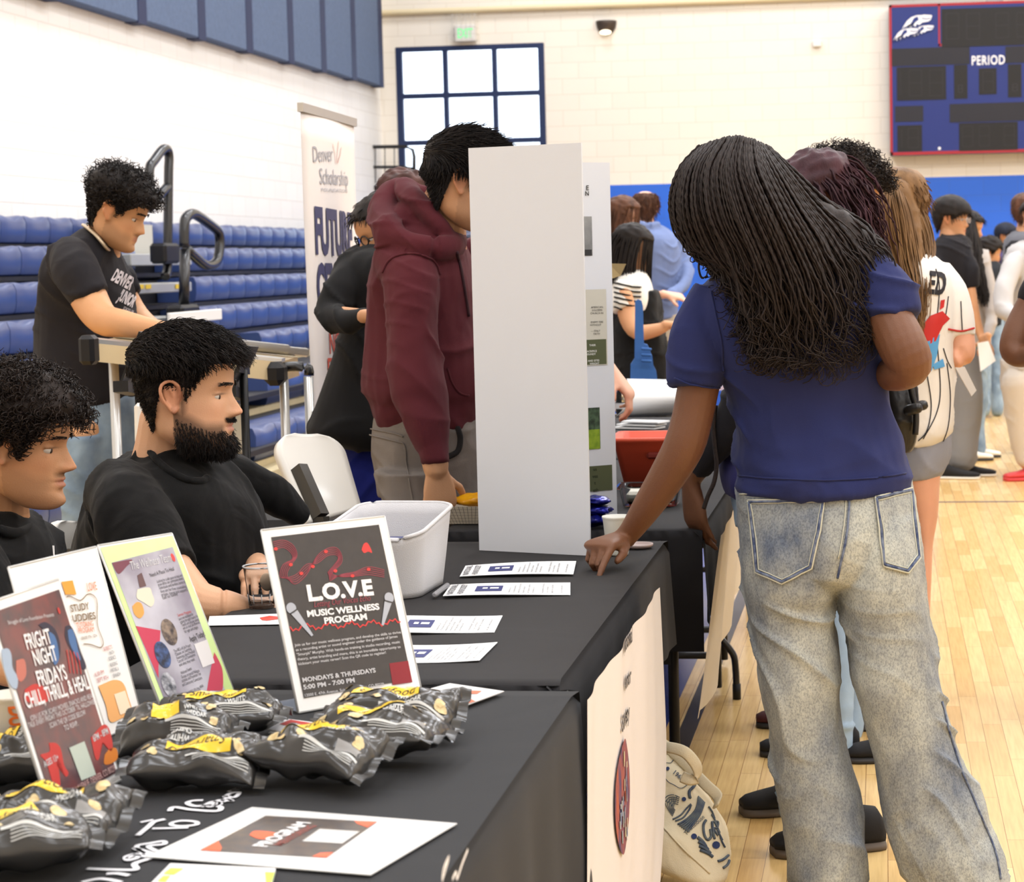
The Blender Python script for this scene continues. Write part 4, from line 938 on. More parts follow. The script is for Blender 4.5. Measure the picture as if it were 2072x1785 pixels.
T('body_lettering', I_lw, 'AGES 13+', 220, 1205, 290, 1162, .0080, bold=.5); T('body_lettering', I_lw, '6PM - 8PM', 470, 1062, 552, 1012, .0090, bold=.5)
T('address_lettering', mat('print_pale_pink', (214, 176, 170), .5), '12005 E. 45th AVENUE, DENVER, CO 80239', 300, 1382, 590, 1215, .0085)
I_redp = mat('print_scarlet', (190, 56, 52), .5)
A.blob('red_figure', I_redp, [z(*p) for p in ((240, 1075), (275, 1075), (300, 1105), (318, 1190), (340, 1230), (325, 1250), (300, 1180), (285, 1160), (300, 1290), (290, 1400), (265, 1300), (230, 1180), (200, 1140), (245, 1120))])
A.blob('red_figure', I_redp, [z(*p) for p in ((455, 1040), (520, 965), (555, 985), (575, 1080), (560, 1110), (520, 1060), (500, 1150), (480, 1150))])
A.blob('red_patch', I_redp, [z(*p) for p in ((120, 800), (170, 765), (230, 790), (240, 840), (200, 870), (130, 860))])
I_bl = mat('print_blue', (70, 106, 156), .5); I_nv = mat('print_navy', (46, 42, 60), .5)
A.blob('navy_shape', I_nv, [z(*p) for p in ((180, 440), (215, 420), (262, 450), (290, 520), (292, 600), (270, 640), (250, 560), (230, 480))])
A.blob('blue_mask', I_bl, [z(*p) for p in ((232, 470), (262, 490), (280, 550), (285, 620), (262, 650), (245, 560))], dz=.0013)
A.blob('navy_shape', I_nv, [z(*p) for p in ((318, 430), (345, 420), (372, 470), (400, 560), (430, 640), (410, 660), (360, 580), (320, 500))])
A.blob('blue_mask', I_bl, [z(*p) for p in ((330, 450), (352, 440), (370, 480), (385, 550), (400, 610), (375, 590), (340, 520))], dz=.0013)
A.blob('pale_face', mat('print_pale_blue', (160, 176, 196), .5), [z(*p) for p in ((5, 600), (35, 590), (52, 620), (60, 690), (85, 740), (80, 800), (50, 780), (20, 700))])
A.blob('salmon_patch', mat('print_salmon', (186, 110, 96), .5), [z(*p) for p in ((75, 650), (115, 640), (125, 720), (100, 760), (80, 730))])
for k in range(4): A.line('red_claw', I_redp, [z(325+k*18, 560+k*3), z(335+k*19, 620), z(345+k*19, 690)], .0022)
A.blob('pumpkin_print', mat('print_pumpkin', (206, 120, 40), .5), [z(*p) for p in ((530, 1130), (560, 1095), (595, 1095), (600, 1150), (560, 1180), (528, 1180))])
A.poly('pale_square', mat('print_pale_square', (186, 196, 184), .5), [z(342, 1098), z(420, 1060), z(482, 1240), z(405, 1272)], dz=.0014)
q = A.m(z(283, 345)); A.lay('red_dot', I_redp).disc(A.fm, q[0], q[1], .003, .0045, dz=.0014)
A.done()
# --- tutoring poster
W_, H_ = .2096, .2672
t, fr, fn = stand((-1.1304, 2.6949, 1.3546, -.2567), W_, H_, 'poster stand with the white Study Buddies tutoring flyer')
A = Art(t, fr, W_, H_, aff((121, 1530), (291, 1463), (19, 1151)))
z = lambda x, y: (x/5.25, 1140+y/5.25)
A.poly('orange_square', I_or, [z(618, 160), z(735, 130), z(778, 285), z(662, 298)])
T('brown_lettering', I_br, 'STUDY', 722, 490, 918, 440, .0105, bold=.6); T('brown_lettering', I_br, 'BUDDIES', 700, 610, 988, 545, .0105, bold=.6)
I_or2 = mat('print_tangerine', (226, 120, 60), .5)
T('orange_lettering', I_or2, 'TUTORING', 783, 665, 962, 625, .0078); T('orange_lettering', I_or2, 'PROGRAM', 805, 722, 972, 690, .0078)
T('brown_lettering', I_br, 'GRADES 7TH - 12TH', 832, 795, 1000, 750, .0045)
T('orange_lettering', I_or2, 'LOVE', 895, 238, 998, 208, .0125)
T('rose_lettering', mat('print_rose_red', (196, 108, 104), .5), 'SUBJECTS', 1075, 905, 1170, 872, .0058)
for s_, x0, y0, x1, y1 in (('MATH', 1140, 950, 1192, 930), ('SCIENCE', 1130, 1015, 1210, 985), ('READING', 1148, 1085, 1228, 1052), ('WRITING &', 1152, 1148, 1242, 1115), ('SPANISH', 1182, 1205, 1262, 1172)): T('grey_lettering', I_grey, s_, x0, y0, x1, y1, .0058)
T('rose_lettering', None, '5:30 - 6:30 PM', 930, 1215, 1082, 1162, .0065) if False else None
A.text('rose_lettering', MATS['print_rose_red'], '6:30 PM', z(985, 1200), z(1082, 1162), .0065); A.text('rose_lettering', MATS['print_rose_red'], 'SEPT 9TH', z(1010, 1265), z(1130, 1222), .0065)
A.line('brown_outline', I_br, [z(*p) for p in ((672, 325), (700, 312), (740, 325), (810, 352), (850, 325), (890, 275), (940, 270), (985, 310), (1000, 380), (1000, 520), (1010, 640), (1060, 770), (1068, 830), (1040, 868), (990, 858), (930, 840), (858, 838))], .0013)
A.blob('orange_block', mat('print_apricot', (240, 176, 110), .5), [z(*p) for p in ((1022, 1300), (1100, 1262), (1180, 1228), (1260, 1235), (1310, 1290), (1345, 1400), (1400, 1610), (1290, 1650), (1155, 1695), (1100, 1500))], dz=.0008)
A.poly('pale_square', mat('print_cream', (248, 226, 196), .5), [z(1190, 1390), z(1310, 1345), z(1385, 1570), z(1258, 1618)], dz=.0014)
A.done()
# --- wellness poster
W_, H_ = .152, .2792
t, fr, fn = stand((-1.0681, 2.9407, 1.1091, -.47), W_, H_, 'poster stand with the lime-green bordered wellness flyer')
A = Art(t, fr, W_, H_, aff((333, 1449), (480, 1416), (198, 1108)))
z = lambda x, y: (200+x/4.577, 1070+y/4.577)
A.uvrect('lime_border', mat('print_lime', (196, 226, 138), .4, coat=.4, c2=(216, 238, 170), vs=6), .01, .01, .99, .985, dz=.0004)
A.poly('grey_panel', mat('print_lilac_grey', (132, 124, 140), .4, coat=.4, c2=(206, 204, 214), vs=7), [z(108, 335), z(668, 160), z(1165, 1520), z(640, 1690)], dz=.0008)
I_cr = mat('print_crimson', (196, 56, 84), .5)
A.poly('crimson_shape', I_cr, [z(335, 920), z(560, 960), z(545, 1300), z(548, 1400)], dz=.0012)
A.blob('crimson_shape', I_cr, [z(*p) for p in ((1065, 1165), (1120, 1270), (1145, 1360), (1140, 1520), (1080, 1555), (992, 1590), (1000, 1480), (1035, 1300))], dz=.0012)
A.blob('maroon_corner', mat('print_maroon', (110, 50, 66), .5), [z(*p) for p in ((112, 338), (290, 300), (240, 370), (170, 440))], dz=.0012)
A.blob('sofa_print', mat('print_ivory', (220, 212, 190), .5), [z(*p) for p in ((345, 580), (450, 560), (480, 620), (500, 690), (470, 740), (400, 700), (340, 660))], dz=.0014)
A.blob('table_print', mat('print_amber', (222, 156, 72), .5), [z(*p) for p in ((300, 740), (340, 700), (385, 715), (408, 800), (370, 850), (320, 810))], dz=.0014)
A.poly('picture_print', mat('print_umber', (96, 66, 66), .5), [z(340, 450), z(380, 420), z(425, 545), z(365, 565)], dz=.0014)
for (x, y, w_, h_, c1, c2, nm) in ((640, 975, .0115, .0235, (150, 130, 112), (60, 50, 52), 'photo_a'), (580, 1185, .0115, .0235, (70, 96, 150), (30, 34, 52), 'photo_b'), (640, 1460, .0105, .022, (196, 196, 204), (70, 74, 84), 'photo_c')):
    q = A.m(z(x, y)); A.lay('round_photo', mat('print_'+nm, c1, .5, c2=c2, vs=90)).disc(A.fm, q[0], q[1], w_*1.25, h_*.92, n=26, dz=.0016, rot=-.1) if nm == 'photo_a' else A.lay('round_'+nm, mat('print_'+nm, c1, .5, c2=c2, vs=90)).disc(A.fm, q[0], q[1], w_*1.25, h_*.92, n=26, dz=.0018, rot=-.1)
T('title_lettering', I_lw, 'The Wellness Team', 285, 400, 660, 300, .0145, shear=.2)
T('dark_lettering', I_dk, 'Need A Place To Heal', 462, 462, 685, 388, .0068)
for i in range(6): T('dark_lettering', I_dk, ('Looking for a safe space to heal and', 'grow within our community where', 'individuals and families come as', 'they are for free counseling', 'groups, classes and supports', 'call us today')[i], 525+i*11, 515+i*31, (760, 770, 790, 800, 812, 720)[i], (440, 468, 500, 545, 578, 618)[i]+6, .0052)
T('red_lettering', I_redp, 'Summer Programs', 722, 832, 848, 790, .0052)
for i in range(5): T('dark_lettering', I_dk, ('Learn new techniques for', 'coping through trauma for', 'Teens and young adults', 'with art, music and movement', 'for ages and stages')[i], 730+i*14, 868+i*29, (868, 912, 922, 930, 912)[i], (815, 832, 865, 892, 938)[i], .0052)
T('dark_lettering', I_dk, 'Apply Today!', 842, 1070, 980, 1010, .0095, bold=.5)
for i in range(5): T('dark_lettering', I_dk, ('The ABCs of Life Project', 'Classes on Learning', 'Awareness about Prenatal', 'Care and Child Development', 'and what they need')[i], 690+i*12, 1168+i*32, (845, 850, 882, 888, 880)[i], (1108, 1140, 1165, 1195, 1240)[i], .0052)
for i in range(4): T('dark_lettering', I_dk, ('Wellness Events', 'Groups on mental Wellness', 'activities and Prevention Tips', 'and Community Connections')[i], 755+i*4, 1370+i*36, (852, 925, 938, 950)[i], (1325, 1345, 1372, 1412)[i], .0052)
A.text('dark_lettering', I_dk, 'Call For Appointment', z(668, 1640), z(790, 1580), .0055); A.text('dark_lettering', I_dk, '303-353-9029', z(690, 1672), z(798, 1622), .0055)
A.text('dark_lettering', I_dk, '12000 E. 47th Ave, #404A', z(828, 1550), z(965, 1485), .005); A.text('dark_lettering', I_dk, 'Denver, Colorado 80239', z(832, 1578), z(940, 1532), .005); A.text('dark_lettering', I_dk, '9747 E. Colfax Avenue #400B', z(848, 1612), z(988, 1548), .005)
q = A.m(z(652, 1655)); A.lay('phone_mark', I_redp).disc(A.fm, q[0], q[1], .003, .005, dz=.0014)
q = A.m(z(812, 1590)); A.lay('pin_mark', I_redp).disc(A.fm, q[0], q[1], .0025, .0045, dz=.0014)
q = A.m(z(670, 265)); A.lay('red_mark', I_red).disc(A.fm, q[0], q[1], .0035, .007, dz=.0014)
A.poly('pale_square', mat('print_offwhite', (226, 222, 222), .5), [z(872, 1090), z(995, 1045), z(1068, 1265), z(955, 1308)], dz=.0014)
A.done()
# ---------------------------------------------------------------- laminated sheet
zt = TZ+.0062; lc = [PZ(x, y, zt) for x, y in ((295, 1735), (750, 1772), (925, 1668), (510, 1635))]
t = thing('laminated_sheet', 'large white laminated sheet printed PROGRAM lying at the front of the table', 'sign', lc[0])
MB().slab([Vector(p) for p in lc], .0012, up=UP).obj('laminate', mat('laminate_white', (246, 246, 244), .2, coat=.8), t)
bl_, br_, tl_ = lc[0], lc[1], lc[3]; W_ = (br_-bl_).length; H_ = (tl_-bl_).length
def lf(a, b, dz=0): return bl_+(br_-bl_)*a+(tl_-bl_)*b+((lc[2]-br_)-(tl_-bl_))*a*b+UP*(.0014+dz)
A = Art(t, lf, W_, H_, aff((290, 970), (1530, 1070), (860, 695)))
pz = lambda x, y: (x, y)
A.poly('dark_panel', mat('print_char', (58, 48, 46), .3, coat=.5, c2=(84, 66, 50), vs=60), [(590, 942), (950, 750), (1622, 788), (1302, 985)], dz=.0003)
I_fl = mat('print_flame', (226, 92, 36), .4)
A.poly('orange_corner', I_fl, [(590, 942), (685, 892), (712, 930), (705, 950)], dz=.0006); A.poly('orange_corner', I_fl, [(1622, 788), (1485, 782), (1500, 800), (1560, 822)], dz=.0006); A.poly('orange_corner', I_fl, [(1302, 985), (1345, 958), (1270, 960), (1220, 980)], dz=.0006)
A.blob('orange_heart', I_fl, [(862, 862), (890, 840), (960, 842), (1010, 850), (1015, 862), (960, 885), (910, 882)], dz=.0007)
A.poly('pale_square', mat('print_pale_grey', (206, 204, 200), .5), [(1170, 898), (1275, 830), (1510, 845), (1400, 912)], dz=.0007)
A.text('title_lettering', I_wh, 'PROGRAM', (962, 930), (1225, 795), .019, dz=.0009, bold=1.5)
A.text('rust_lettering', mat('print_rust', (140, 62, 48), .5), 'MENTORING', (1050, 922), (1262, 812), .012, dz=.0009, bold=1)
A.done()
# card with green corners
lc = [PZ(x, y, zt) for x, y in ((300, 1800), (548, 1803), (558, 1764), (345, 1754))]
t = thing('handout_card', 'white card with lime corners at the bottom edge of the table', 'card', lc[0])
MB().slab(lc, .004, up=UP).obj('card_sheet', M_pw, t)
I_li = mat('print_yellow_green', (190, 222, 70), .5)
mb = MB()
for a in (((330, 1768), (345, 1756), (372, 1757), (352, 1770)), ((536, 1764), (556, 1765), (548, 1790), (538, 1790)), ((318, 1783), (330, 1772), (345, 1772), (335, 1785))): mb.add([PZ(x, y, zt+.0046) for x, y in a], [(0, 1, 2, 3)])
mb.obj('lime_print', I_li, t); mb = MB()

# stack of cards right of the music poster
for k in range(3):
    lc = [PZ(x+k*4, y-k*2, zt+.0015*k) for x, y in ((830, 1408), (938, 1431), (1012, 1404), (902, 1388))]
    t = thing('handout_card', ('bottom', 'middle', 'top')[k]+' white card of the small stack right of the music poster', 'card', lc[0], 'card stack')
    MB().slab(lc, .0012, up=UP).obj('card_sheet', M_pw, t)
mb = MB(); mb.add([PZ(x, y, zt+.0049) for x, y in ((862, 1405), (885, 1398), (908, 1402), (892, 1411), (872, 1411))], [(0, 1, 2, 3, 4)]); mb.obj('picture_print', mat('print_photo_grey', (110, 124, 120), .5, c2=(70, 80, 90), vs=80), t)
mb = MB(); mb.add([PZ(x, y, zt+.0049) for x, y in ((940, 1397), (975, 1398), (965, 1404), (945, 1404))], [(0, 1, 2, 3)]); mb.add([PZ(x, y, zt+.0049) for x, y in ((926, 1417), (950, 1413), (962, 1419), (940, 1425))], [(0, 1, 2, 3)]); mb.obj('rust_print', mat('print_terracotta', (206, 106, 70), .5), t)
# red/white flyers fanned under the bags
for k in range(4):
    lc = [PZ(x+k*3, y+k*6, zt+.0016*(4-k)) for x, y in ((540, 1478), (650, 1492), (672, 1468), (580, 1456))]
    t = thing('flyer', ('red and white flyer fanned out between the snack bags, topmost of the fan', 'red and white flyer fanned between the snack bags, second from the top', 'red and white flyer fanned between the snack bags, third from the top', 'red and white flyer fanned between the snack bags, lowest of the fan')[k], 'flyer', lc[0], 'fanned flyers')
    MB().slab(lc, .0012, up=UP).obj('paper_sheet', M_pw, t)
    mb = MB(); mb.add([lc[0]*(1-s_)*(1-q_)+lc[1]*s_*(1-q_)+lc[2]*s_*q_+lc[3]*(1-s_)*q_+UP*.0016 for s_, q_ in ((.05, .5), (.45, .4), (.6, .9), (.1, .95))], [(0, 1, 2, 3)]); mb.obj('red_print', I_redp, t)
lc = [PZ(x, y, zt) for x, y in ((100, 1673), (187, 1675), (199, 1661), (112, 1661))]
t = thing('flyer', 'white flyer edge sticking out below the horror poster', 'flyer', lc[0]); MB().slab(lc, .0012, up=UP).obj('paper_sheet', M_pw, t)
lc = [PZ(x, y, zt+.01) for x, y in ((850, 1437), (905, 1455), (912, 1445), (880, 1433))]
t = thing('flyer', 'small red flyer corner behind the right-hand snack bags', 'flyer', lc[0]); MB().slab(lc, .001, up=UP).obj('paper_sheet', M_pw, t)
# coffee cup
M_cupp = mat('coffee_cup_paper', (222, 214, 200), .55)
t, c = papercup(34, 1560, .033, .105, 'paper coffee cup with orange lettering behind the horror poster', M_cupp)
mb = MB(); V_, F_, bw = glyphs("DUNKIN'", 2)
ang0 = math.atan2(CAM.y-c.y, CAM.x-c.x)+.12
mb.add([c+Vector((math.cos(ang0+(p[1]/.73-.5)*.62)*(.0338*(.76+.24*(1-(p[0]/bw)*.8-.1))+.0012), math.sin(ang0+(p[1]/.73-.5)*.62)*(.0338*(.76+.24*(1-(p[0]/bw)*.8-.1))+.0012), .095-.078*p[0]/bw)) for p in V_], F_)
mb.obj('orange_lettering', mat('cup_orange', (232, 110, 36), .5), t)
# ---------------------------------------------------------------- popcorn bags
M_bag = mat('black_bag_film', (44, 43, 42), .3, spec=.6, coat=.35, var=.1, vs=12, bump=.1, bs=40)
M_byel = mat('bag_yellow', (240, 200, 40), .35, coat=.3); M_kern = mat('popcorn_print', (226, 206, 158), .45, c2=(200, 172, 116), vs=120)
M_bst = mat('bag_stripe', (214, 214, 210), .35); M_btx = mat('bag_script', (40, 36, 30), .4); M_bgr = mat('bag_grey_print', (150, 148, 146), .4); M_silv = mat('bag_foil_back', (170, 172, 178), .3, metal=.4)
random.seed(21)
BAGS = [ # px, py(bottom centre), yaw deg, roll, length, width, thick, lift, label text angle, description
 (352, 1542, -4, 8, .150, .11, .052, .0, .2, 'black popcorn bag with yellow label standing left behind the front one', 'Sm'),
 (385, 1604, 4, -4, .165, .12, .048, 0, 3.05, 'front left black popcorn bag with its script label upside down', 'Smartfood'),
 (442, 1500, 2, 0, .165, .11, .042, 0, .1, 'black popcorn bag lying behind the left pair on the fanned flyers', 'Smartfood'),
 (640, 1600, -22, -14, .165, .125, .052, 0, .35, 'middle front black popcorn bag with twisted corner and white stripe', 'Smartfood'),
 (762, 1553, -16, -8, .178, .125, .05, 0, .3, 'right black popcorn bag reading WHITE CHEDDAR', 'Smartfood'),
 (790, 1502, -10, 6, .185, .115, .05, 0, .1, 'black popcorn bag at the back right with nutrition panel', 'Smartfood'),
 (8, 1600, 14, 6, .14, .11, .05, 0, 1.0, 'black popcorn bag cut by the left edge behind the horror poster', 'Smartfood'),
 (88, 1722, -8, -10, .17, .12, .042, 0, .2, 'black popcorn bag at the lower left with yellow label, upper one', 'Smartfood'),
 (0, 1790, 16, -10, .175, .13, .05, .0, .4, 'black popcorn bag at the lower left corner, nearest one', 'Smartfood'),
]
for bi, (px, py, yaw, roll, L_, Wd, Th, lift, la, lab, lt) in enumerate(BAGS):
    c = PZ(px, py, TZ+.006); c = c+HF*(Wd*.33)
    t = thing('popcorn_bag', lab, 'snack bag', c, 'popcorn bags on the near table')
    ya = math.radians(yaw); ux = HR*math.cos(ya)+HF*math.sin(ya); uy = UP.cross(ux)
    ro = math.radians(9+roll*.4); Th = Th*.62
    def fr(a, b, dz=0, side=1, bi=bi, c=c, ux=ux, uy=uy, L_=L_, Wd=Wd, Th=Th, ro=ro):
        ea = max(0, 1-abs(a)**3.2)**.55; eb = max(0, 1-abs(b)**2.6)**.55
        pin = 1-.16*(1-abs(a)**2)*abs(b)-0
        z_ = Th*ea*eb*(1.0 if side > 0 else .75)
        z_ += .006*noise.noise(Vector((a*2.2+bi*5, b*2.6, side*3)))*ea*eb*3
        cr_ = .0045*math.sin(b*17+bi+3*noise.noise(Vector((a*3, b*3, bi))))*abs(a)**3*(1-abs(b)**4)*min(1, (1-abs(a))*12)
        z_ += cr_
        tw = .012*a*a*a*b*(1 if bi % 2 else -1); wv = .004*math.sin(b*9+bi)*abs(a)**8
        p = Vector((a*L_/2*(1-.05*b*b), b*Wd/2*pin, 0)); z2 = (z_*side+tw+wv)
        yy = p.y*math.cos(ro)-z2*math.sin(ro); zz = p.y*math.sin(ro)+z2*math.cos(ro)
        return c+ux*p.x+uy*yy+UP*zz+(UP*math.cos(ro)-uy*math.sin(ro))*dz
    mb = MB(); na, nb = 44, 30
    for side in (1, -1):
        V = [fr(-1+2*i/na, -1+2*j/nb, 0, side) for i in range(na+1) for j in range(nb+1)]
        F = [(i*(nb+1)+j, (i+1)*(nb+1)+j, (i+1)*(nb+1)+j+1, i*(nb+1)+j+1) for i in range(na) for j in range(nb)]
        if side < 0: F = [f[::-1] for f in F]
        mb.add(V, F)
    for e in (-1, 1):      # crimped end seams
        V = []
        for j in range(nb*2+1):
            b = -1+j/nb; p = fr(e, b); dz_ = .0012*((j % 2)*2-1); V += [p+UP*.0005, p+ux*e*.014+UP*(dz_+.003*math.sin(b*5+bi))+UP*-.002]
        mb.add(V, [(2*i, 2*i+1, 2*i+3, 2*i+2) for i in range(nb*2)])
    o = mb.obj('bag_film', M_bag, t, True)
    bm = bmesh.new(); bm.from_mesh(o.data); bmesh.ops.remove_doubles(bm, verts=bm.verts, dist=.0002); bm.to_mesh(o.data); bm.free()
    zmin = min(v.co.z for v in o.data.vertices); t.location.z = c.z; dzf = (TZ+.006+lift)-zmin
    f2 = lambda a, b, dz=0, fr=fr: fr(a, b, max(dz, .0012))
    def rot(a, b, k=la, fr=fr, asp=Wd/L_): return (a*math.cos(k)-b*math.sin(k)*asp, a*math.sin(k)/asp*.9+b*math.cos(k))
    fl_ = lambda a, b, dz=0: fr(*[max(-.95, min(.95, q)) for q in rot(a, b)], max(dz, .0012))
    y = MB()
    if len(lt) == 2: y.rect(fl_, -.45, -.2, .05, .75, .0014, 8, 12)
    else: y.rect(fl_, -.62, .02, .42, .42, .0014, 18, 8)
    parts = [y.obj('yellow_label', M_byel, t, True)]
    tx = MB()
    if len(lt) == 2: tx.text('Sm', fl_, -.4, .15, .34, w=.42, dz=.002, shear=.3)
    else: tx.text('Smartfood', fl_, -.56, .1, .2, w=.9, dz=.002, shear=.3)
    parts.append(tx.obj('script_lettering', M_btx, t))
    wt_ = MB()
    wt_.text('WHITE', fl_, .1 if len(lt) > 2 else .15, -.2, .15, w=.3, dz=.002, bold=1); wt_.text('CHEDDAR', fl_, .1 if len(lt) > 2 else .15, -.42, .15, w=.4, dz=.002, bold=1)
    parts.append(wt_.obj('white_lettering', M_bst, t))
    k_ = MB()
    for (a, b) in ((-.78, -.2), (-.55, -.5), (-.2, -.35), (.62, .35), (.78, -.3), (-.72, .6), (.2, .75)):
        a += random.uniform(-.06, .06); b += random.uniform(-.08, .08)
        for q in range(4):
            aa = a+random.uniform(-.05, .05); bb = b+random.uniform(-.08, .08); k_.disc(lambda u, v, dz=0: fr(max(-.97, min(.97, u)), max(-.97, min(.97, v)), .0016+q*.0002), aa, bb, random.uniform(.04, .075), random.uniform(.07, .12), n=12)
    parts.append(k_.obj('popcorn_print', M_kern, t, True))
    s_ = MB(); s_.rect(lambda u, v, dz=0: fr(u, v, .0016), -.1, -.66, .93, -.60, .001, 24, 2)
    for i in range(4): s_.rect(lambda u, v, dz=0: fr(u, v, .0016), .02+i*.0, -.70-.045*i, .9, -.685-.045*i, .001, 24, 1)
    parts.append(s_.obj('side_stripe', M_bst, t, True))
    g = MB()
    g.rect(lambda u, v, dz=0: fr(u, v, .0014), .5, -.56, .9, -.36, .001, 8, 4); parts.append(g.obj('info_print', M_bgr, t, True)) if bi in (3, 4, 7) else None
    g = MB()
    for i in range(2): g.disc(lambda u, v, dz=0: fr(u, v, .002), .55+i*.06, -.9, .025, .03, n=8)
    for pobj in parts+[o]: pobj.data.transform(Matrix.Translation((0, 0, dzf)))
# ================================================================ people: shared builders
def skin(name, c, hair=(30, 24, 22), lip=None, rough=.5):
    m = mat('skin_'+name, c, rough, spec=.4, bump=.25, bs=350)
    if 'tinted' in m: return m
    m['tinted'] = 1; nt = m.node_tree; N = nt.nodes; L = nt.links; b = N['Principled BSDF']
    b.inputs['Subsurface Weight'].default_value = .06; b.inputs['Subsurface Radius'].default_value = (1, .35, .2); b.inputs['Subsurface Scale'].default_value = .01
    at = N.new('ShaderNodeAttribute'); at.attribute_name = 'tint'; sp = N.new('ShaderNodeSeparateColor'); L.new(at.outputs['Color'], sp.inputs[0])
    nz_ = N.new('ShaderNodeTexNoise'); nz_.inputs['Scale'].default_value = 14; tc = N.new('ShaderNodeTexCoord'); L.new(tc.outputs['Object'], nz_.inputs[0])
    base = N.new('ShaderNodeMix'); base.data_type = 'RGBA'; L.new(nz_.outputs['Fac'], base.inputs[0]); base.inputs[6].default_value = (*[v*.9 for v in lin(c)], 1); base.inputs[7].default_value = (*[min(1, v*1.08) for v in lin(c)], 1)
    cur = base.outputs[2]
    lip = lip or [c[0]*.86, c[1]*.66, c[2]*.66]; red = [min(255, c[0]*1.02), c[1]*.8, c[2]*.76]
    for ch, col in (('Red', lip), ('Green', hair), ('Blue', red)):
        mx = N.new('ShaderNodeMix'); mx.data_type = 'RGBA'; L.new(sp.outputs[ch], mx.inputs[0]); L.new(cur, mx.inputs[6]); mx.inputs[7].default_value = (*lin(col), 1); cur = mx.outputs[2]
    L.new(cur, b.inputs['Base Color']); return m
def hairmat(name, c, c2=None, rough=.55): return mat('hair_'+name, c, rough, spec=.25, bump=.5, bs=260, c2=c2 or [v*1.4+4 for v in c], vs=25, stretch=(1, 1, .3))
LV = np.array([  # z, front, back, half width
 (-.1185, .060, .030, .012), (-.115, .076, .014, .024), (-.106, .087, -.006, .035), (-.090, .0895, -.034, .0475), (-.070, .0845, -.056, .0560), (-.045, .0830, -.070, .0625),
 (-.020, .0820, -.082, .0675), (.0, .0815, -.091, .0705), (.020, .0865, -.097, .0735), (.045, .0890, -.100, .0760), (.068, .0800, -.097, .0740), (.088, .0620, -.085, .0650), (.103, .0400, -.065, .0500), (.113, .016, -.040, .0290), (.1175, -.004, -.020, .0090)])
NH, NA = 74, 84
def _prof():
    P, R = cat([(l[0], l[1], l[2]) for l in LV], [(l[3],) for l in LV], 6); P = np.array(P); R = np.array(R)[:, 0]
    return P[:, 0], P[:, 1], P[:, 2], R
_z, _f, _b, _w = _prof(); NH = len(_z)
def g_(x, s): return np.exp(-(x/s)**2)
def face_bump(x, z, P):
    nl = P.get('nose', 1.0); t = np.clip((.014-z)/.048, 0, 1)
    amp = np.where(z < .014, .003+.0255*t**1.15, .003*g_(z-.014, .01)); amp = np.where(z < -.034, amp*np.clip((z+.046)/.012, 0, 1)**.6, amp)
    sx = .0062+.0058*t
    o = nl*amp*g_(x, sx)
    o += nl*.010*(g_(x-.0135, .0055)+g_(x+.0135, .0055))*g_(z+.0355, .007)
    lp = P.get('lip', 1.0)
    o += lp*.0068*g_(x, .021)*g_(z+.0565, .0052)+lp*.0072*g_(x, .018)*g_(z+.0685, .0056)-.0062*g_(x, .024)*g_(z+.0625, .0016)
    o -= .0045*g_(x, .02)*g_(z+.081, .006); o += P.get('chin', 1)*.006*g_(x, .017)*g_(z+.099, .010)
    o -= .0105*(g_(x-.031, .0165)+g_(x+.031, .0165))*g_(z-.002, .0105)
    o += .0075*(g_(x-.031, .0125)+g_(x+.031, .0125))*g_(z-.0005, .0062)
    o -= .0016*(g_(x-.031, .013)+g_(x+.031, .013))*g_(z-.0012+.004, .0011)
    o += P.get('brow', 1)*.0042*(g_(x-.026, .02)+g_(x+.026, .02))*g_(z-.020, .0065)
    o += .0045*(g_(x-.045, .016)+g_(x+.045, .016))*g_(z+.026, .017)
    o += P.get('cheek', 0)*(g_(x-.05, .02)+g_(x+.05, .02))*g_(z+.055, .025)
    return o
def head_grid(P={}):
    ang = np.linspace(0, 2*np.pi, NA, endpoint=False); A, Zi = np.meshgrid(ang, np.arange(NH)); z = _z[Zi]; f = _f[Zi]; b = _b[Zi]; w = _w[Zi]*P.get('wide', 1)
    jaw = P.get('jaw', 0)
    if jaw: w = w*(1+jaw*g_(z+.085, .03)); b = b-jaw*.05*g_(z+.09, .03)
    yc = f*.38+b*.62; ca, sa = np.cos(A), np.sin(A); e = 2/2.25
    x = w*np.sign(sa)*np.abs(sa)**e*1.0; fy = np.where(ca > 0, f-yc, yc-b)
    y = yc+fy*np.sign(ca)*np.abs(ca)**(2/2.15)
    wt = np.clip(ca*1.8+.15, 0, 1); y = y+face_bump(x, z, P)*wt
    return np.stack([x, y, z], -1)
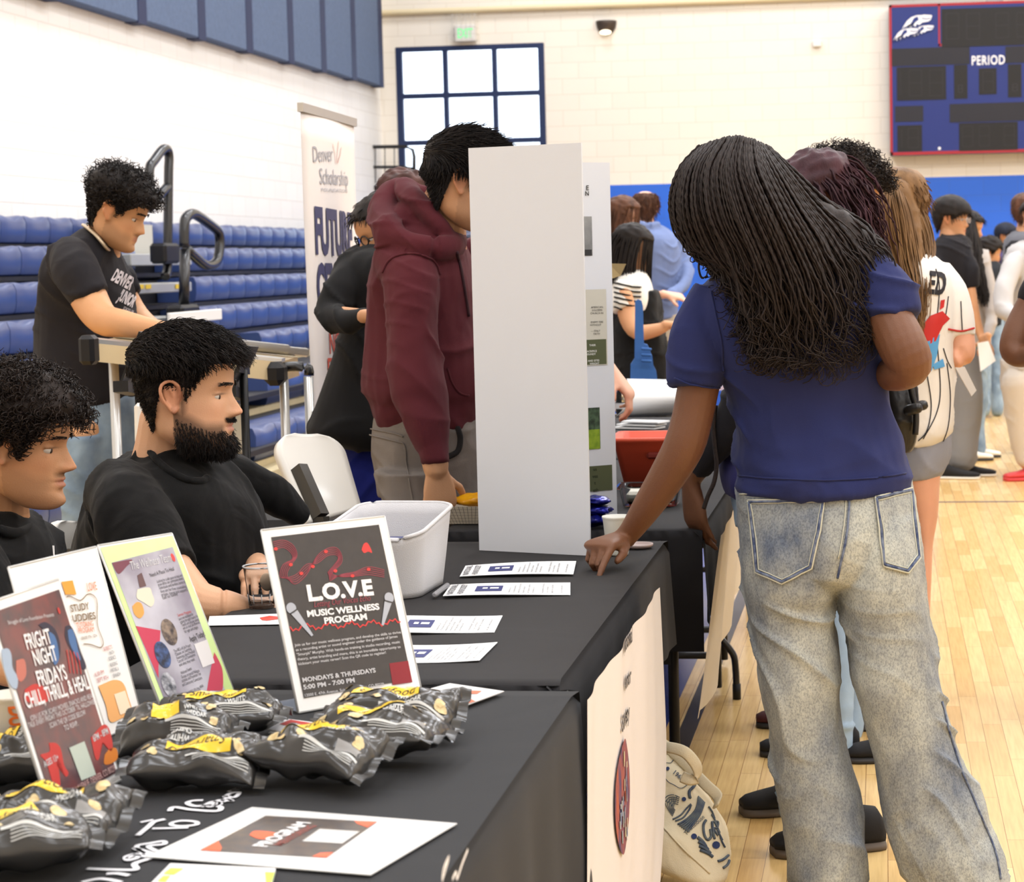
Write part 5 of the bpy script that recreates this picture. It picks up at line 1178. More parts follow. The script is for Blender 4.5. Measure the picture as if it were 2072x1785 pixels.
def add_head(mb, M, P={}):
    G = head_grid(P); Mn = np.array(M); V = (G.reshape(-1, 3) @ Mn[:3, :3].T)+Mn[:3, 3]
    F = [(i*NA+j, i*NA+(j+1) % NA, (i+1)*NA+(j+1) % NA, (i+1)*NA+j) for i in range(NH-1) for j in range(NA)]
    F.append(tuple(range(NA-1, -1, -1))); F.append(tuple(range((NH-1)*NA, NH*NA))); mb.add(V.tolist(), [f[::-1] for f in F])
    for s in (-1, 1):      # eyelids, then ears: bowl, rim and lobe
        def E(x, y, z): return M @ Vector((s*(x*P.get('wide', 1)), y, z))
        k = M.to_scale()[0]; RR = M.to_3x3().normalized()
        mb.ell(M @ Vector((s*.031, .0605, .0036)), (.0150*k, .0128*k, .0066*k), RR, 18, 10); mb.ell(M @ Vector((s*.031, .0590, -.0118)), (.0145*k, .0115*k, .0056*k), RR, 18, 10)
        rim = [(.068, -.004, -.024), (.072, .002, -.006), (.075, .006, .008), (.078, .003, .022), (.083, -.010, .030), (.087, -.024, .024), (.088, -.028, .010), (.084, -.024, -.006), (.078, -.016, -.020), (.072, -.008, -.030), (.069, -.003, -.028)]
        sc = M.to_scale()[0]; mb.tube([E(*p) for p in rim], [.0038*sc]*len(rim), 8, side=M.to_3x3() @ Vector((1, 0, 0)), sub=3, close=True)
        mb.loft([[E(.069+dx+.35*dx*(-(p[1]+.01)*30), p[1]*.9-.001, p[2]*.92) for p in rim] for dx in (.000, .006)])
        mb.tube([E(.070, .001, -.010), E(.074, -.006, .0), E(.079, -.012, .014)], [.003*sc]*3, 6, sub=2)
        mb.tube([E(.070, -.002, -.024), E(.074, -.006, -.030)], [.0055*sc]*2, 8, rnd=True)
def headM(px, py, d, face=0, pitch=0, roll=0, s=1.0):
    """head centre at a point; face: degrees from image-right towards the camera (+) ; pitch down (+)"""
    c = PD(px, py, d); a = math.radians(face); fy = HR*math.cos(a)-HF*math.sin(a); lx = fy.cross(UP)
    B = Matrix((lx, fy, UP)).transposed()
    return Matrix.Translation(c) @ B.to_4x4() @ Matrix.Rotation(math.radians(-pitch), 4, 'X') @ Matrix.Rotation(math.radians(roll), 4, 'Y') @ Matrix.Scale(s, 4)
def head_tint(M, P={}):
    Mi = np.array(M.inverted())
    def f(co_):
        L_ = co_ @ Mi[:3, :3].T+Mi[:3, 3]; x, y, z = L_[:, 0], L_[:, 1], L_[:, 2]; near = (np.abs(z) < .14) & (np.abs(y) < .14) & (np.abs(x) < .1)
        c = np.zeros((len(co_), 4)); c[:, 3] = 1
        lipm = (np.clip(1.25-(np.abs(x)/.023)**2, 0, 1))*np.clip(1.4-((z+.0625)/(.0085))**2, 0, 1)*(y > .078); c[:, 0] = np.where(near, np.clip(lipm, 0, 1)*P.get('lipc', .75), 0)
        bd = P.get('beard', 0); mu = P.get('must', 0)
        jawl = np.clip((-.046-z+.55*np.clip(.05-y, 0, .06)*(y < .05))/.018, 0, 1)*(y > -.012)*(z > -.135)
        low = np.clip((-.070-z)/.012, 0, 1)
        beard = np.maximum(jawl*(np.clip((np.abs(x)-.022)/.012, 0, 1)), low*(np.clip((-.078-z)/.008, 0, 1)))*(y > -.01)
        sb = np.clip(1-np.abs(y-.008)/.013, 0, 1)*(z < .02)*(z > -.06)*(np.abs(x) > .05)
        mus = np.clip(1.3-(np.abs(x)/.026)**2, 0, 1)*np.clip(1.3-((z+.0485)/.0055)**2, 0, 1)*(y > .075)
        c[:, 1] = np.where(near, np.clip(np.maximum(np.maximum(beard, sb)*bd, mus*mu), 0, 1), 0)
        eye = (g_(x-.031, .015)+g_(x+.031, .015))*g_(z-.003, .0018)*(y > .06); c[:, 1] = np.maximum(c[:, 1], np.where(near, np.clip(eye*1.1, 0, 1)*.8, 0))
        c[:, 2] = np.where(near, np.clip((np.abs(x) > .0735)*(y < .01)*.6+.35*g_(x, .018)*g_(z+.033, .012)*(y > .09)+.3*(g_(x-.045, .02)+g_(x+.045, .02))*g_(z+.03, .02), 0, 1)*P.get('red', .6), 0)
        return c
    return f
def strands(name, roots, dirs, length, nseg, rad, m, parent, M, grav=0, curl=0, freq=0, jit=.15, flow=None, seed=0, pushr=None, taper=.3, sides=3, gain=None):
    """roots/dirs in head space (metres before M); returns one hair mesh"""
    rng = np.random.default_rng(seed); n = len(roots); p = roots.copy(); d = dirs/np.linalg.norm(dirs, axis=1, keepdims=True)
    Ln = length if isinstance(length, np.ndarray) else np.full(n, length); Ln = Ln*(1+rng.uniform(-.25, .2, n)); seg = Ln/nseg; pts = [p.copy()]
    Mi = np.linalg.inv(np.array(M)[:3, :3]); gv = Mi @ np.array([0, 0, -1.]); gv /= np.linalg.norm(gv)
    d = d+rng.normal(0, jit, (n, 3)); d /= np.linalg.norm(d, axis=1, keepdims=True)
    for k in range(nseg):
        if flow is not None: d = d+flow(p, k/nseg)
        d = d+gv*grav; d /= np.linalg.norm(d, axis=1, keepdims=True); p = p+d*seg[:, None]
        if pushr is not None:
            q = (p-np.array([0, -.006, .012]))/np.array(pushr); r = np.linalg.norm(q, axis=1); bad = r < 1; q[bad] /= r[bad, None]; p = np.where(bad[:, None], q*np.array(pushr)+np.array([0, -.006, .012]), p)
        pts.append(p.copy())
    pts = np.array(pts)      # nseg+1, n, 3
    if curl:
        T_ = np.gradient(pts, axis=0); T_ /= np.linalg.norm(T_, axis=2, keepdims=True)+1e-9; a1 = np.cross(T_, np.array([.3, .5, .8])); a1 /= np.linalg.norm(a1, axis=2, keepdims=True)+1e-9; a2 = np.cross(T_, a1)
        ph = rng.uniform(0, 6.28, n)[None, :]+np.linspace(0, 1, nseg+1)[:, None]*freq*6.28*(1+rng.uniform(-.3, .3, n))[None, :]; am = curl*np.minimum(1, np.linspace(0, 1, nseg+1)*3)[:, None]
        pts = pts+a1*(np.cos(ph)*am)[..., None]+a2*(np.sin(ph)*am)[..., None]
    Mn = np.array(M); W_ = pts @ Mn[:3, :3].T+Mn[:3, 3]; sc = M.to_scale()[0]
    T_ = np.gradient(W_, axis=0); T_ /= np.linalg.norm(T_, axis=2, keepdims=True)+1e-9; a1 = np.cross(T_, np.array([.31, .52, .8])); a1 /= np.linalg.norm(a1, axis=2, keepdims=True)+1e-9; a2 = np.cross(T_, a1)
    rr_ = rad*sc*(1-(1-taper)*np.linspace(0, 1, nseg+1)**1.5)[:, None]*(1+rng.uniform(-.3, .3, n))[None, :]
    V = np.stack([W_+a1*(np.cos(q)*rr_)[..., None]+a2*(np.sin(q)*rr_)[..., None] for q in np.arange(sides)*2*np.pi/sides], 2)   # seg,n,sides,3
    V = V.transpose(1, 0, 2, 3).reshape(-1, 3); st = (nseg+1)*sides; k = np.arange(nseg)[:, None]; j = np.arange(sides)[None, :]
    f = np.stack([k*sides+j, k*sides+(j+1) % sides, (k+1)*sides+(j+1) % sides, (k+1)*sides+j], -1).reshape(-1, 4); F = (f[None]+(np.arange(n)*st)[:, None, None]).reshape(-1, 4)
    me = bpy.data.meshes.new(name); me.vertices.add(len(V)); me.vertices.foreach_set('co', V.ravel()); me.loops.add(len(F)*4); me.loops.foreach_set('vertex_index', F.ravel().astype(np.int32))
    me.polygons.add(len(F)); me.polygons.foreach_set('loop_start', np.arange(0, len(F)*4, 4, dtype=np.int32)); me.update(calc_edges=True); me.polygons.foreach_set('use_smooth', [True]*len(F))
    me.materials.append(m); o = bpy.data.objects.new(name, me); COL.objects.link(o); adopt(o, parent); return o
def scalp_roots(pred, n, seed, P={}, off=0):
    G = head_grid(P); N = np.cross(np.roll(G, -1, 1)-np.roll(G, 1, 1), np.gradient(G, axis=0)); N = -N/(np.linalg.norm(N, axis=2, keepdims=True)+1e-9)
    c = np.array([0, -.01, .0]); N = np.where(((G-c)*N).sum(2, keepdims=True) < 0, -N, N)
    area_ = np.linalg.norm(np.cross(np.roll(G, -1, 1)-G, np.roll(G, -1, 0)-G), axis=2); area_[-1] = 0; area_ = area_*pred(G[..., 0], G[..., 1], G[..., 2]); area_ = area_.ravel()
    rng = np.random.default_rng(seed); ix = rng.choice(len(area_), n, p=area_/area_.sum()); g = G.reshape(-1, 3)[ix]+rng.normal(0, .0012, (n, 3)); nn = N.reshape(-1, 3)[ix]
    return g+nn*off, nn
def short_pred(front=.060, back=-.078, side=-.012, temple=.052):
    """hairline: above front on the forehead, around the ears, down to the nape"""
    def f(x, y, z):
        ln = np.where(y > temple, front, np.where(y > .012, side+(front-side)*(y-.012)/(temple-.012)*1.0, np.where(y > -.03, side+.012, back+.0)))
        ln = np.where((y <= .012) & (y > -.030), .018, ln); ln = np.where((y <= -.030), back+(.018-back)*np.clip((y+.055)/.025, 0, 1)*1.0, ln)
        return (z > ln).astype(float)
    return f
def hair_cap(name, M, thick, m, parent, P={}, vox=None, bump=.0, bs=60, seed=0):
    """volume of hair: the scalp pushed out by thick(x,y,z) (negative sinks it inside the skin)"""
    G = head_grid({**P}); G = G.copy(); c = np.array([0, -.008, .0]); N = G-c; N[..., 2] *= .8; N /= np.linalg.norm(N, axis=2, keepdims=True)
    th = thick(G[..., 0], G[..., 1], G[..., 2])
    if bump: 
        w = nz(G.reshape(-1, 3), bs, seed).reshape(th.shape); th = th+np.where(th > 0, bump*w, 0)
    for _ in range(2): th = (th+np.roll(th, 1, 1)+np.roll(th, -1, 1))/3
    V = G+N*th[..., None]; Mn = np.array(M); V = V.reshape(-1, 3) @ Mn[:3, :3].T+Mn[:3, 3]
    F = [((i+1)*NA+j, (i+1)*NA+(j+1) % NA, i*NA+(j+1) % NA, i*NA+j) for i in range(NH-1) for j in range(NA)]; F.append(tuple(range(NA-1, -1, -1))); F.append(tuple(range((NH-1)*NA, NH*NA)))
    return rawmesh(name, V.tolist(), F, m, parent)
def eyes(M, parent, iris=(50, 32, 22), closed=.0):
    mw, mi = MB(), MB(); R3 = M.to_3x3(); s_ = M.to_scale()[0]
    for s in (-1, 1):
        mw.ell(M @ Vector((s*.031, .0612, -.0015)), (.0125*s_, .0108*s_, .0095*s_), R3.normalized(), 16, 12)
        mi.ell(M @ Vector((s*.0305, .0702, -.0028)), (.0056*s_, .0028*s_, .0056*s_), R3.normalized(), 14, 8)
    mw.obj('eyes', mat('eye_white', (206, 198, 190), .15), parent, True); mi.obj('iris', mat('iris_%d' % iris[0], iris, .1), parent, True)
def brows(M, parent, m, thick=1.0, n=170, ang=.0):
    rng = np.random.default_rng(5); u = rng.uniform(0, 1, n); s = rng.choice([-1, 1], n); x = s*(.012+.034*u); z = .0195+.006*np.sin(u*2.2)-.003*u+rng.normal(0, .0017*thick, n)
    y = np.array([_f[np.argmin(abs(_z-q))] for q in z])-np.abs(x)**2*9.0+.0035+.004
    return strands('eyebrows', np.stack([x, y, z], 1), np.stack([s*1.0, -.25*np.ones(n), .25-u*.5], 1), .0085, 3, .0007*thick, m, parent, M, jit=.2, seed=9)
# ---- limbs / silhouettes ---------------------------------------------------------------
def S(mb, lev, d, b, n=30, sub=3, sq=2.2, yaw=0, cap=True):
    """stacked horizontal ellipses that follow left/right outline points (y, xl, xr[, depth[, half depth]])"""
    P = []; R = []
    for l in lev:
        dd = l[3] if len(l) > 3 else d; bb = l[4] if len(l) > 4 else b; P.append(PD((l[1]+l[2])/2, l[0], dd)); R.append(((l[2]-l[1])/2*(dd+DO[0])/FPX, bb))
    P, R = cat(P, R, sub); R = [(float(r[0]), float(r[1])) for r in R]; rings = []; c_, s_ = math.cos(math.radians(yaw)), math.sin(math.radians(yaw))
    for p, r in zip(P, R):
        rg = []
        for j in range(n):
            A = 2*math.pi*j/n; ca, sa = math.cos(A), math.sin(A); ca = math.copysign(abs(ca)**(2/sq), ca); sa = math.copysign(abs(sa)**(2/sq), sa)
            x_, y_ = ca*r[0], sa*r[1]; rg.append(Vector(p)+HR*(x_)+HF*(y_+x_*s_))
        rings.append(rg)
    return mb.loft(rings, cap)
def Lb(mb, pts, sub=3, n=18, rnd=True, side=HR):
    """limb through (x, y, depth, radius px[, second radius px])"""
    P = [PD(p[0], p[1], p[2]) for p in pts]; R = [(p[3]*(p[2]+DO[0])/FPX, (p[4] if len(p) > 4 else p[3])*(p[2]+DO[0])/FPX) for p in pts]; return mb.tube(P, R, n, side=side, sub=sub, rnd=rnd)
def hand(mb, W, fw, up, s=1.0, left=False, curl=(20, 25, 25, 28), thumb=(25, 20), spread=6, index=None, fat=1.0):
    """W wrist, fw direction of the fingers, up the back of the hand; thumb on the +side (mirrored when left)"""
    fw = Vector(fw).normalized(); up = Vector(up); up = (up-fw*up.dot(fw)).normalized(); sd = fw.cross(up)*(1 if not left else -1)
    W = Vector(W)
    def p(x, y, z): return W+sd*(x*s)+fw*(y*s)+up*(z*s)
    rings = [(-.02, .0, .026, .021, 0), (.0, 0, .027, .019, 0), (.025, .001, .034, .0175, 0), (.055, .0, .041, .0155, .001), (.082, 0, .042, .0135, .002), (.094, 0, .040, .010, .001)]
    mb.tube([p(0, y, z) for y, x, a, b_, z in rings], [(a*s*fat, b_*s*fat) for y, x, a, b_, z in rings], 18, side=sd, sub=3, sq=2.6, rnd=True)
    base = [(.030, .086, .0), (.0105, .092, .001), (-.010, .089, .0), (-.029, .080, -.001)]; Ls = [(.040, .024, .020), (.044, .028, .021), (.041, .026, .020), (.032, .019, .018)]
    for i, (bx, by, bz) in enumerate(base):
        c = curl[i]; c = c if isinstance(c, (list, tuple)) else (c, c*1.15, c*.8); a = math.radians(spread)*(1.5-i)*.6
        d0 = (fw*math.cos(a)+sd*math.sin(a)).normalized(); P = [p(bx*.82, by-.022, bz), p(bx, by, bz)]; ang = 0; q = P[-1]; nrm = up
        for L_, cc in zip(Ls[i], c):
            ang += math.radians(cc); dv = d0*math.cos(ang)-up*math.sin(ang); q = q+dv*(L_*s); P.append(q)
        r = (.0098, .0095, .0086, .0079, .0066) if i < 3 else (.0088, .0084, .0075, .0070, .0058); P2 = []; R2 = []
        for k in range(len(P)-1):
            P2 += [P[k], P[k]*.5+P[k+1]*.5]; R2 += [r[k]*1.04, (r[k]+r[k+1])/2*.95]
        P2.append(P[-1]); R2.append(r[-1]); mb.tube(P2, [v*s*fat for v in R2], 10, side=sd, sub=1, rnd=True)
    t0, t1 = [math.radians(v) for v in thumb]; d1 = (fw*math.cos(t0+.35)+sd*math.sin(t0+.35)-up*.35).normalized(); d2 = (fw*math.cos(t0-t1*.4)+sd*math.sin(t0-t1*.4)-up*.45).normalized()
    a = p(.016, .018, -.004); b_ = p(.030, .034, -.008); c_ = b_+d1*(.034*s); e = c_+d2*(.027*s)
    mb.tube([a, b_, (b_+c_)*.5, c_, (c_+e)*.5, e], [.014*s*fat, .0135*s*fat, .0108*s*fat, .0102*s*fat, .0098*s*fat, .0078*s*fat], 10, side=up, sub=1, rnd=True)
    return mb
def shoe(name, toe, heel, parent, m, msole, w=.047, h=.075, sole=.022, label=None):
    """shoe lying on the floor from heel to toe"""
    toe, heel = Vector(toe), Vector(heel); d = (toe-heel); L_ = d.length; d.normalize(); s = d.cross(UP).normalized(); t = thing(name, '', '') if False else None
    prof = [(0, .62, .60), (.06, .80, .92), (.2, .86, 1.0), (.38, .84, .98), (.5, .90, .72), (.65, 1.0, .52), (.8, 1.0, .42), (.92, .84, .34), (.985, .5, .24)]
    def rings(k0, hf, z0, grow):
        out = []
        for u, ww, hh in prof:
            c = heel+d*(u*L_); a = w*ww+grow; hz = hf(hh); rg = []
            for j in range(20):
                A = 2*math.pi*j/20; ca, sa = math.cos(A), math.sin(A); rg.append(c+s*(a*math.copysign(abs(ca)**.8, ca))+UP*(z0+max(0, (sa+.55)/1.55)*hz if sa > -.55 else z0))
            out.append(rg)
        return out
    up_ = MB().loft(rings(0, lambda q: h*q, sole*.8, 0)); o = up_.obj(name, m, parent, True)
    sm_ = MB().loft(rings(0, lambda q: sole, .0, .004)); sm_.obj('sole', msole, o, True); return o
def cuff_tube(mb, pts, inner=.8, **k):
    """sleeve that ends in an open-looking recessed cuff"""
    return Lb(mb, pts, **k)
def person(label, loc, group=None): return thing('person', label, 'person', (loc[0], loc[1], 0), group)
def tee(name, c, **k): return mat('cloth_'+name, c, k.pop('rough', .85), spec=.25, bump=.3, bs=700, sheen=k.pop('sheen', .05), **k)
# ================================================================ bearded man seated at table B
H_blk = hairmat('black', (24, 20, 19)); H_dkb = hairmat('dark_brown', (28, 21, 18))
M_denim = mat('blue_denim', (120, 144, 170), .85, var=.18, vs=9, bump=.4, bs=500, c2=(150, 172, 192)); M_blktee = tee('black', (15, 15, 16), fold=.25, foldscale=9)
M_shoeb = mat('black_suede', (24, 23, 25), .85, bump=.3, bs=300); M_soleb = mat('dark_sole', (52, 50, 50), .7); M_solew = mat('white_sole', (232, 226, 214), .6)
def hidden_legs(root, hip, knee, foot, m, r=.085):
    mb = MB()
    for h, k, f in zip(hip, knee, foot): mb.tube([h, (Vector(h)+Vector(k))*.5, k, (Vector(k)+Vector(f))*.5, f], [r*1.05, r, r*.8, r*.72, r*.66], 16, sub=3, rnd=True)
    mb.tube([Vector(hip[0])+UP*.0, Vector(hip[1])+UP*.0], r*1.35, 16, rnd=True)
    remesh('trousers', mb, .012, m, root, disp=folds(.006, 9))
def std_legs(root, cx_, cy_, hz, m, spread=.1, facing=HR, shoes=True, r=.085, sm=None):
    s = facing.cross(UP).normalized(); hip = [Vector((cx_, cy_, hz))+s*q*.085 for q in (-1, 1)]; foot = [Vector((cx_, cy_, .09))+s*q*spread+facing*(.02*q) for q in (-1, 1)]; knee = [(a+b)*.5+facing*.02 for a, b in zip(hip, foot)]
    hidden_legs(root, hip, knee, foot, m, r)
    for f in foot: shoe('shoe', Vector((f.x, f.y, 0))+facing*.18, Vector((f.x, f.y, 0))-facing*.09, root, sm or M_shoeb, M_soleb)
def body_mesh(root, mb, vox, m, M, P, smooth=2, sf=.5): return remesh('body', mb, vox, m, root, smooth=smooth, color=head_tint(M, P), sf=sf)

M2 = headM(380, 797, 4.32, face=3, pitch=2, roll=0, s=1.06); P2 = dict(wide=1.08, jaw=.14, beard=.72, must=.7, nose=1.05, cheek=.004, chin=1.2, lip=1.15)
r2 = person('person in a plain black T-shirt seated behind the clear cup, looking right', PD(330, 1100, 4.4))
mb = MB(); add_head(mb, M2, P2)
Lb(mb, [(345, 850, 4.36, 62), (340, 900, 4.38, 66), (338, 960, 4.40, 80)], side=HR)
S(mb, [(960, 262, 420), (1010, 210, 470), (1100, 180, 510), (1250, 180, 515), (1380, 185, 515)], 4.42, .15)
# near arm: shoulder, elbow by the table edge, forearm on the table
armR = [(268, 1040, 4.23, 44), (300, 1095, 4.17, 50), (352, 1170, 4.10, 49), (392, 1212, 4.06, 44), (425, 1222, 4.06, 38), (462, 1226, 4.07, 31), (490, 1232, 4.09, 26)]
Lb(mb, armR, sub=4); hw = PD(492, 1232, 4.10)
hand(mb, hw, HR*1.0+HF*.15-UP*.06, UP, 1.0, left=False, curl=(28, 32, 36, 40), thumb=(30, 20))
armL = [(460, 985, 4.58, 44), (470, 1060, 4.56, 42), (490, 1128, 4.52, 36), (510, 1140, 4.42, 30), (522, 1150, 4.34, 25)]
Lb(mb, armL, sub=4); hand(mb, PD(523, 1152, 4.32), -HF*1.0+HR*.2-UP*.05, UP, 1.0, left=True, curl=(30, 30, 30, 30))
SK2 = skin('bearded', (214, 166, 132), hair=(30, 24, 22), lip=(170, 108, 96))
body_mesh(r2, mb, .0029, SK2, M2, P2, smooth=1, sf=.4)
eyes(M2, r2); brows(M2, r2, H_blk, 1.1)
# beard strands
def beard_pred(x, y, z): return (((z < -.068) & (abs(x) < .06)) | ((z < -.056+.35*(.03-y)) & (abs(x) > .034) & (y < .050))).astype(float)*(y > -.008)*(z > -.118)*(1-((abs(x) < .024) & (z > -.080)))
rt, nn = scalp_roots(beard_pred, 3600, 3, P2, .001); strands('beard', rt, nn*.45+np.array([0, .1, -.9]), .004+.012*np.clip((-.05-rt[:, 2])/.05, 0, 1), 4, .0006, H_blk, r2, M2, jit=.3, seed=4, taper=.5)
rt, nn = scalp_roots(lambda x, y, z: ((abs(x) < .026) & (z > -.053) & (z < -.044) & (y > .07)).astype(float), 320, 8, P2, .004); strands('moustache', rt, nn*.4+np.array([0, .2, -.8]), .006, 3, .0005, H_blk, r2, M2, jit=.3, seed=4)
# hair: short sides, thick swept top
def th2(x, y, z):
    p = short_pred(.062, -.070, -.014, .060)(x, y, z); top = np.clip((z-.045)/.04, 0, 1); return np.where(p > 0, .004+.016*top+.006*top*np.clip(y/.08, 0, 1), -.005)
hr = hair_cap('hair', M2, th2, H_blk, r2, P2, bump=.004, bs=60)
rt, nn = scalp_roots(short_pred(.060, -.070, -.014, .060), 9000, 5, P2, .002)
top = np.clip((rt[:, 2]-.040)/.03, 0, 1)[:, None]; dr = nn*(.28+.05*top)+np.array([0, .6, .08])*top+np.array([0, -.25, -.9])*(1-top)
o = strands('hair_strands', rt+nn*(.020*top), dr, (.008+.026*top[:, 0]), 6, .0011, H_blk, r2, M2, grav=.16, jit=.1, seed=6, curl=.0020, freq=.9); o.parent = hr; o.matrix_parent_inverse = Matrix()
# shirt
mb = MB()
S(mb, [(905, 300, 395, 4.40, .075), (925, 268, 425, 4.41, .11), (950, 228, 458, 4.42, .17), (985, 196, 496, 4.43, .21), (1030, 172, 528, 4.44, .215), (1090, 155, 541, 4.44, .20), (1150, 148, 541, 4.44, .19), (1230, 143, 538, 4.44, .19), (1330, 143, 535, 4.44, .19), (1420, 150, 530, 4.44, .18)], 4.42, .19, sub=3)
Lb(mb, [(235, 985, 4.30, 62), (262, 1020, 4.22, 78), (290, 1085, 4.16, 80), (322, 1140, 4.12, 74), (345, 1165, 4.10, 68)], sub=3, rnd=False)
Lb(mb, [(455, 960, 4.60, 46), (520, 985, 4.66, 44), (580, 1020, 4.70, 36), (600, 1038, 4.72, 30)], sub=3)
def d2(c, n):
    return folds(.015, 5.5, (1, 1, .5), 4)(c, n)+folds(.005, 14, (1, 1, .5), 4)(c, n)
shirt = remesh('black_tshirt', mb, .006, M_blktee, r2, disp=d2, smooth=3)
BV = __import__('mathutils').bvhtree.BVHTree
def project(ob, off=.004):
    bv = BV.FromObject(ob, bpy.context.evaluated_depsgraph_get()); last = [None]; c0 = Vector(ob.data.vertices[0].co)
    def f(a, b, dz=0):
        r = ray(a, -b).normalized(); h = bv.ray_cast(CAM, r)
        if h[0]: last[0] = h[3]; return h[0]+h[1]*off
        return CAM+r*(last[0] or (c0-CAM).length)
    return f
def seam(name, ob, pts, w, m, dens=6, off=.002):
    pf = project(ob, off); P_, _ = cat([(x, -y, 0) for x, y in pts], [(1,)]*len(pts), dens); return MB().tube([pf(p[0], p[1]) for p in P_], w, 8).obj(name, m, ob, True)
seam('collar', shirt, [(300, 908), (318, 932), (345, 955), (378, 972), (405, 975), (418, 968)], .008, M_blktee)
hip = [PD(250, 1470, 4.35), PD(250, 1470, 4.6)]; hip = [Vector((p.x, p.y, .52)) for p in hip]; kn = [h+HR*.4+UP*.0 for h in hip]; kn = [Vector((min(k.x, -1.36), k.y, .50)) for k in kn]; ft = [Vector((k.x-.02, k.y, .10)) for k in kn]
hidden_legs(r2, hip, kn, ft, tee('charcoal_trousers', (38, 38, 42)))
for f in ft: shoe('shoe', Vector((f.x, f.y, 0))+HR*.14, Vector((f.x, f.y, 0))-HR*.12, r2, M_shoeb, M_soleb)

# ================================================================ curly-haired young man at the left edge
M3 = headM(40, 898, 3.88, face=3, pitch=7, s=1.0); P3 = dict(wide=.97, beard=.22, must=.5, nose=1.12, lip=1.25, chin=.95, jaw=-.05)
r3 = person('person in a black T-shirt seated at the left edge behind the poster stands', PD(10, 1200, 3.95))
mb = MB(); add_head(mb, M3, P3)
Lb(mb, [(8, 960, 3.92, 52), (0, 1010, 3.94, 56), (-6, 1080, 3.96, 70)])
S(mb, [(1080, -90, 60), (1150, -120, 90), (1300, -130, 100), (1450, -130, 100)], 3.98, .15)
Lb(mb, [(-52, 1150, 3.79, 30), (-34, 1230, 3.71, 40), (-10, 1330, 3.66, 42), (40, 1360, 3.6, 34), (90, 1370, 3.55, 26)]); hand(mb, PD(95, 1371, 3.54), HR-UP*.05, UP, 1, curl=(25, 25, 28, 30))
Lb(mb, [(66, 1150, 4.13, 30), (82, 1225, 4.14, 38), (100, 1300, 4.1, 38), (120, 1310, 3.95, 30)]); hand(mb, PD(122, 1311, 3.93), -HF+HR*.3, UP, 1, left=True)
body_mesh(r3, mb, .0029, skin('young', (196, 146, 108), hair=(34, 26, 22), lip=(166, 104, 88)), M3, P3, smooth=1, sf=.4); eyes(M3, r3); brows(M3, r3, H_blk, 1.0)
def th3(x, y, z):
    p = short_pred(.052, -.088, -.030, .062)(x, y, z); top = np.clip((z-.005)/.06, 0, 1); return np.where(p > 0, .008+.022*top+.008*top*np.clip(y/.07, 0, 1), -.005)
hr = hair_cap('hair', M3, th3, H_dkb, r3, P3, bump=.012, bs=45)
rt, nn = scalp_roots(short_pred(.050, -.088, -.028, .062), 3200, 7, P3, .003); top = np.clip((rt[:, 2]-.005)/.06, 0, 1)[:, None]
o = strands('hair_strands', rt+nn*.014*top, nn*(.6+.3*top)+np.array([0, .35, .0])*top, .022+.020*top[:, 0], 16, .0015, H_dkb, r3, M3, grav=.06, jit=.45, curl=.0055, freq=2.0, seed=8, taper=.5); o.parent = hr; o.matrix_parent_inverse = Matrix()
mb = MB()
S(mb, [(1045, -55, 48, 3.95, .07), (1060, -80, 66, 3.96, .10), (1085, -110, 92, 3.97, .17), (1120, -135, 112, 3.98, .205), (1180, -150, 122, 3.98, .205), (1300, -150, 124, 3.98, .19), (1460, -145, 124, 3.98, .19)], 3.97, .19)
Lb(mb, [(-80, 1110, 3.82, 62), (-55, 1160, 3.76, 72), (-40, 1250, 3.7, 66)], rnd=False); Lb(mb, [(70, 1110, 4.12, 50), (84, 1180, 4.15, 58), (96, 1250, 4.14, 52)], rnd=False)
shirt = remesh('black_tshirt', mb, .006, M_blktee, r3, disp=folds(.014, 6, (1, 1, .55), 8), smooth=3)
MB().tube([PD(x, y, d) for x, y, d in ((-45, 1045, 3.85), (0, 1072, 3.83), (40, 1078, 3.88), (58, 1060, 3.96), (40, 1030, 4.02), (-10, 1020, 4.02))], .010, 10, sub=4, close=True).obj('collar', M_blktee, shirt, True)
MB().quad(PD(106, 1104, 3.79), PD(110, 1104, 3.79), PD(111, 1128, 3.79), PD(108, 1128, 3.79)).obj('shirt_print', M_wht, shirt)
hip = [Vector((PD(-30, 1450, q).x, PD(-30, 1450, q).y, .52)) for q in (3.85, 4.1)]; kn = [Vector((-1.36, h.y+.02, .5)) for h in hip]; ft = [Vector((k.x-.02, k.y, .10)) for k in kn]
hidden_legs(r3, hip, kn, ft, M_denim)
for f in ft: shoe('shoe', Vector((f.x, f.y, 0))+HR*.14, Vector((f.x, f.y, 0))-HR*.12, r3, M_shoeb, M_soleb)

# ================================================================ young man standing at the left
M4 = headM(240, 428, 6.75, face=4, pitch=24, s=1.0); P4 = dict(wide=1.0, jaw=.08, nose=1.0, beard=.25, must=.45, lip=1.15, cheek=.003)
r4 = person('person standing in a dark printed T-shirt and light jeans, looking down', PD(190, 800, 6.85))
mb = MB(); add_head(mb, M4, P4)
Lb(mb, [(222, 465, 6.8, 38), (205, 490, 6.83, 42), (190, 530, 6.86, 54)])
S(mb, [(530, 120, 215), (640, 105, 235), (780, 110, 245), (830, 120, 250), (900, 130, 250)], 6.88, .12)
armN = [(160, 545, 6.62, 36), (178, 600, 6.58, 38), (208, 645, 6.52, 33), (250, 655, 6.48, 28), (300, 664, 6.46, 22), (332, 668, 6.46, 18)]
Lb(mb, armN, sub=4); hand(mb, PD(336, 669, 6.46), HR-UP*.12, UP, 1, curl=(30, 34, 38, 40))
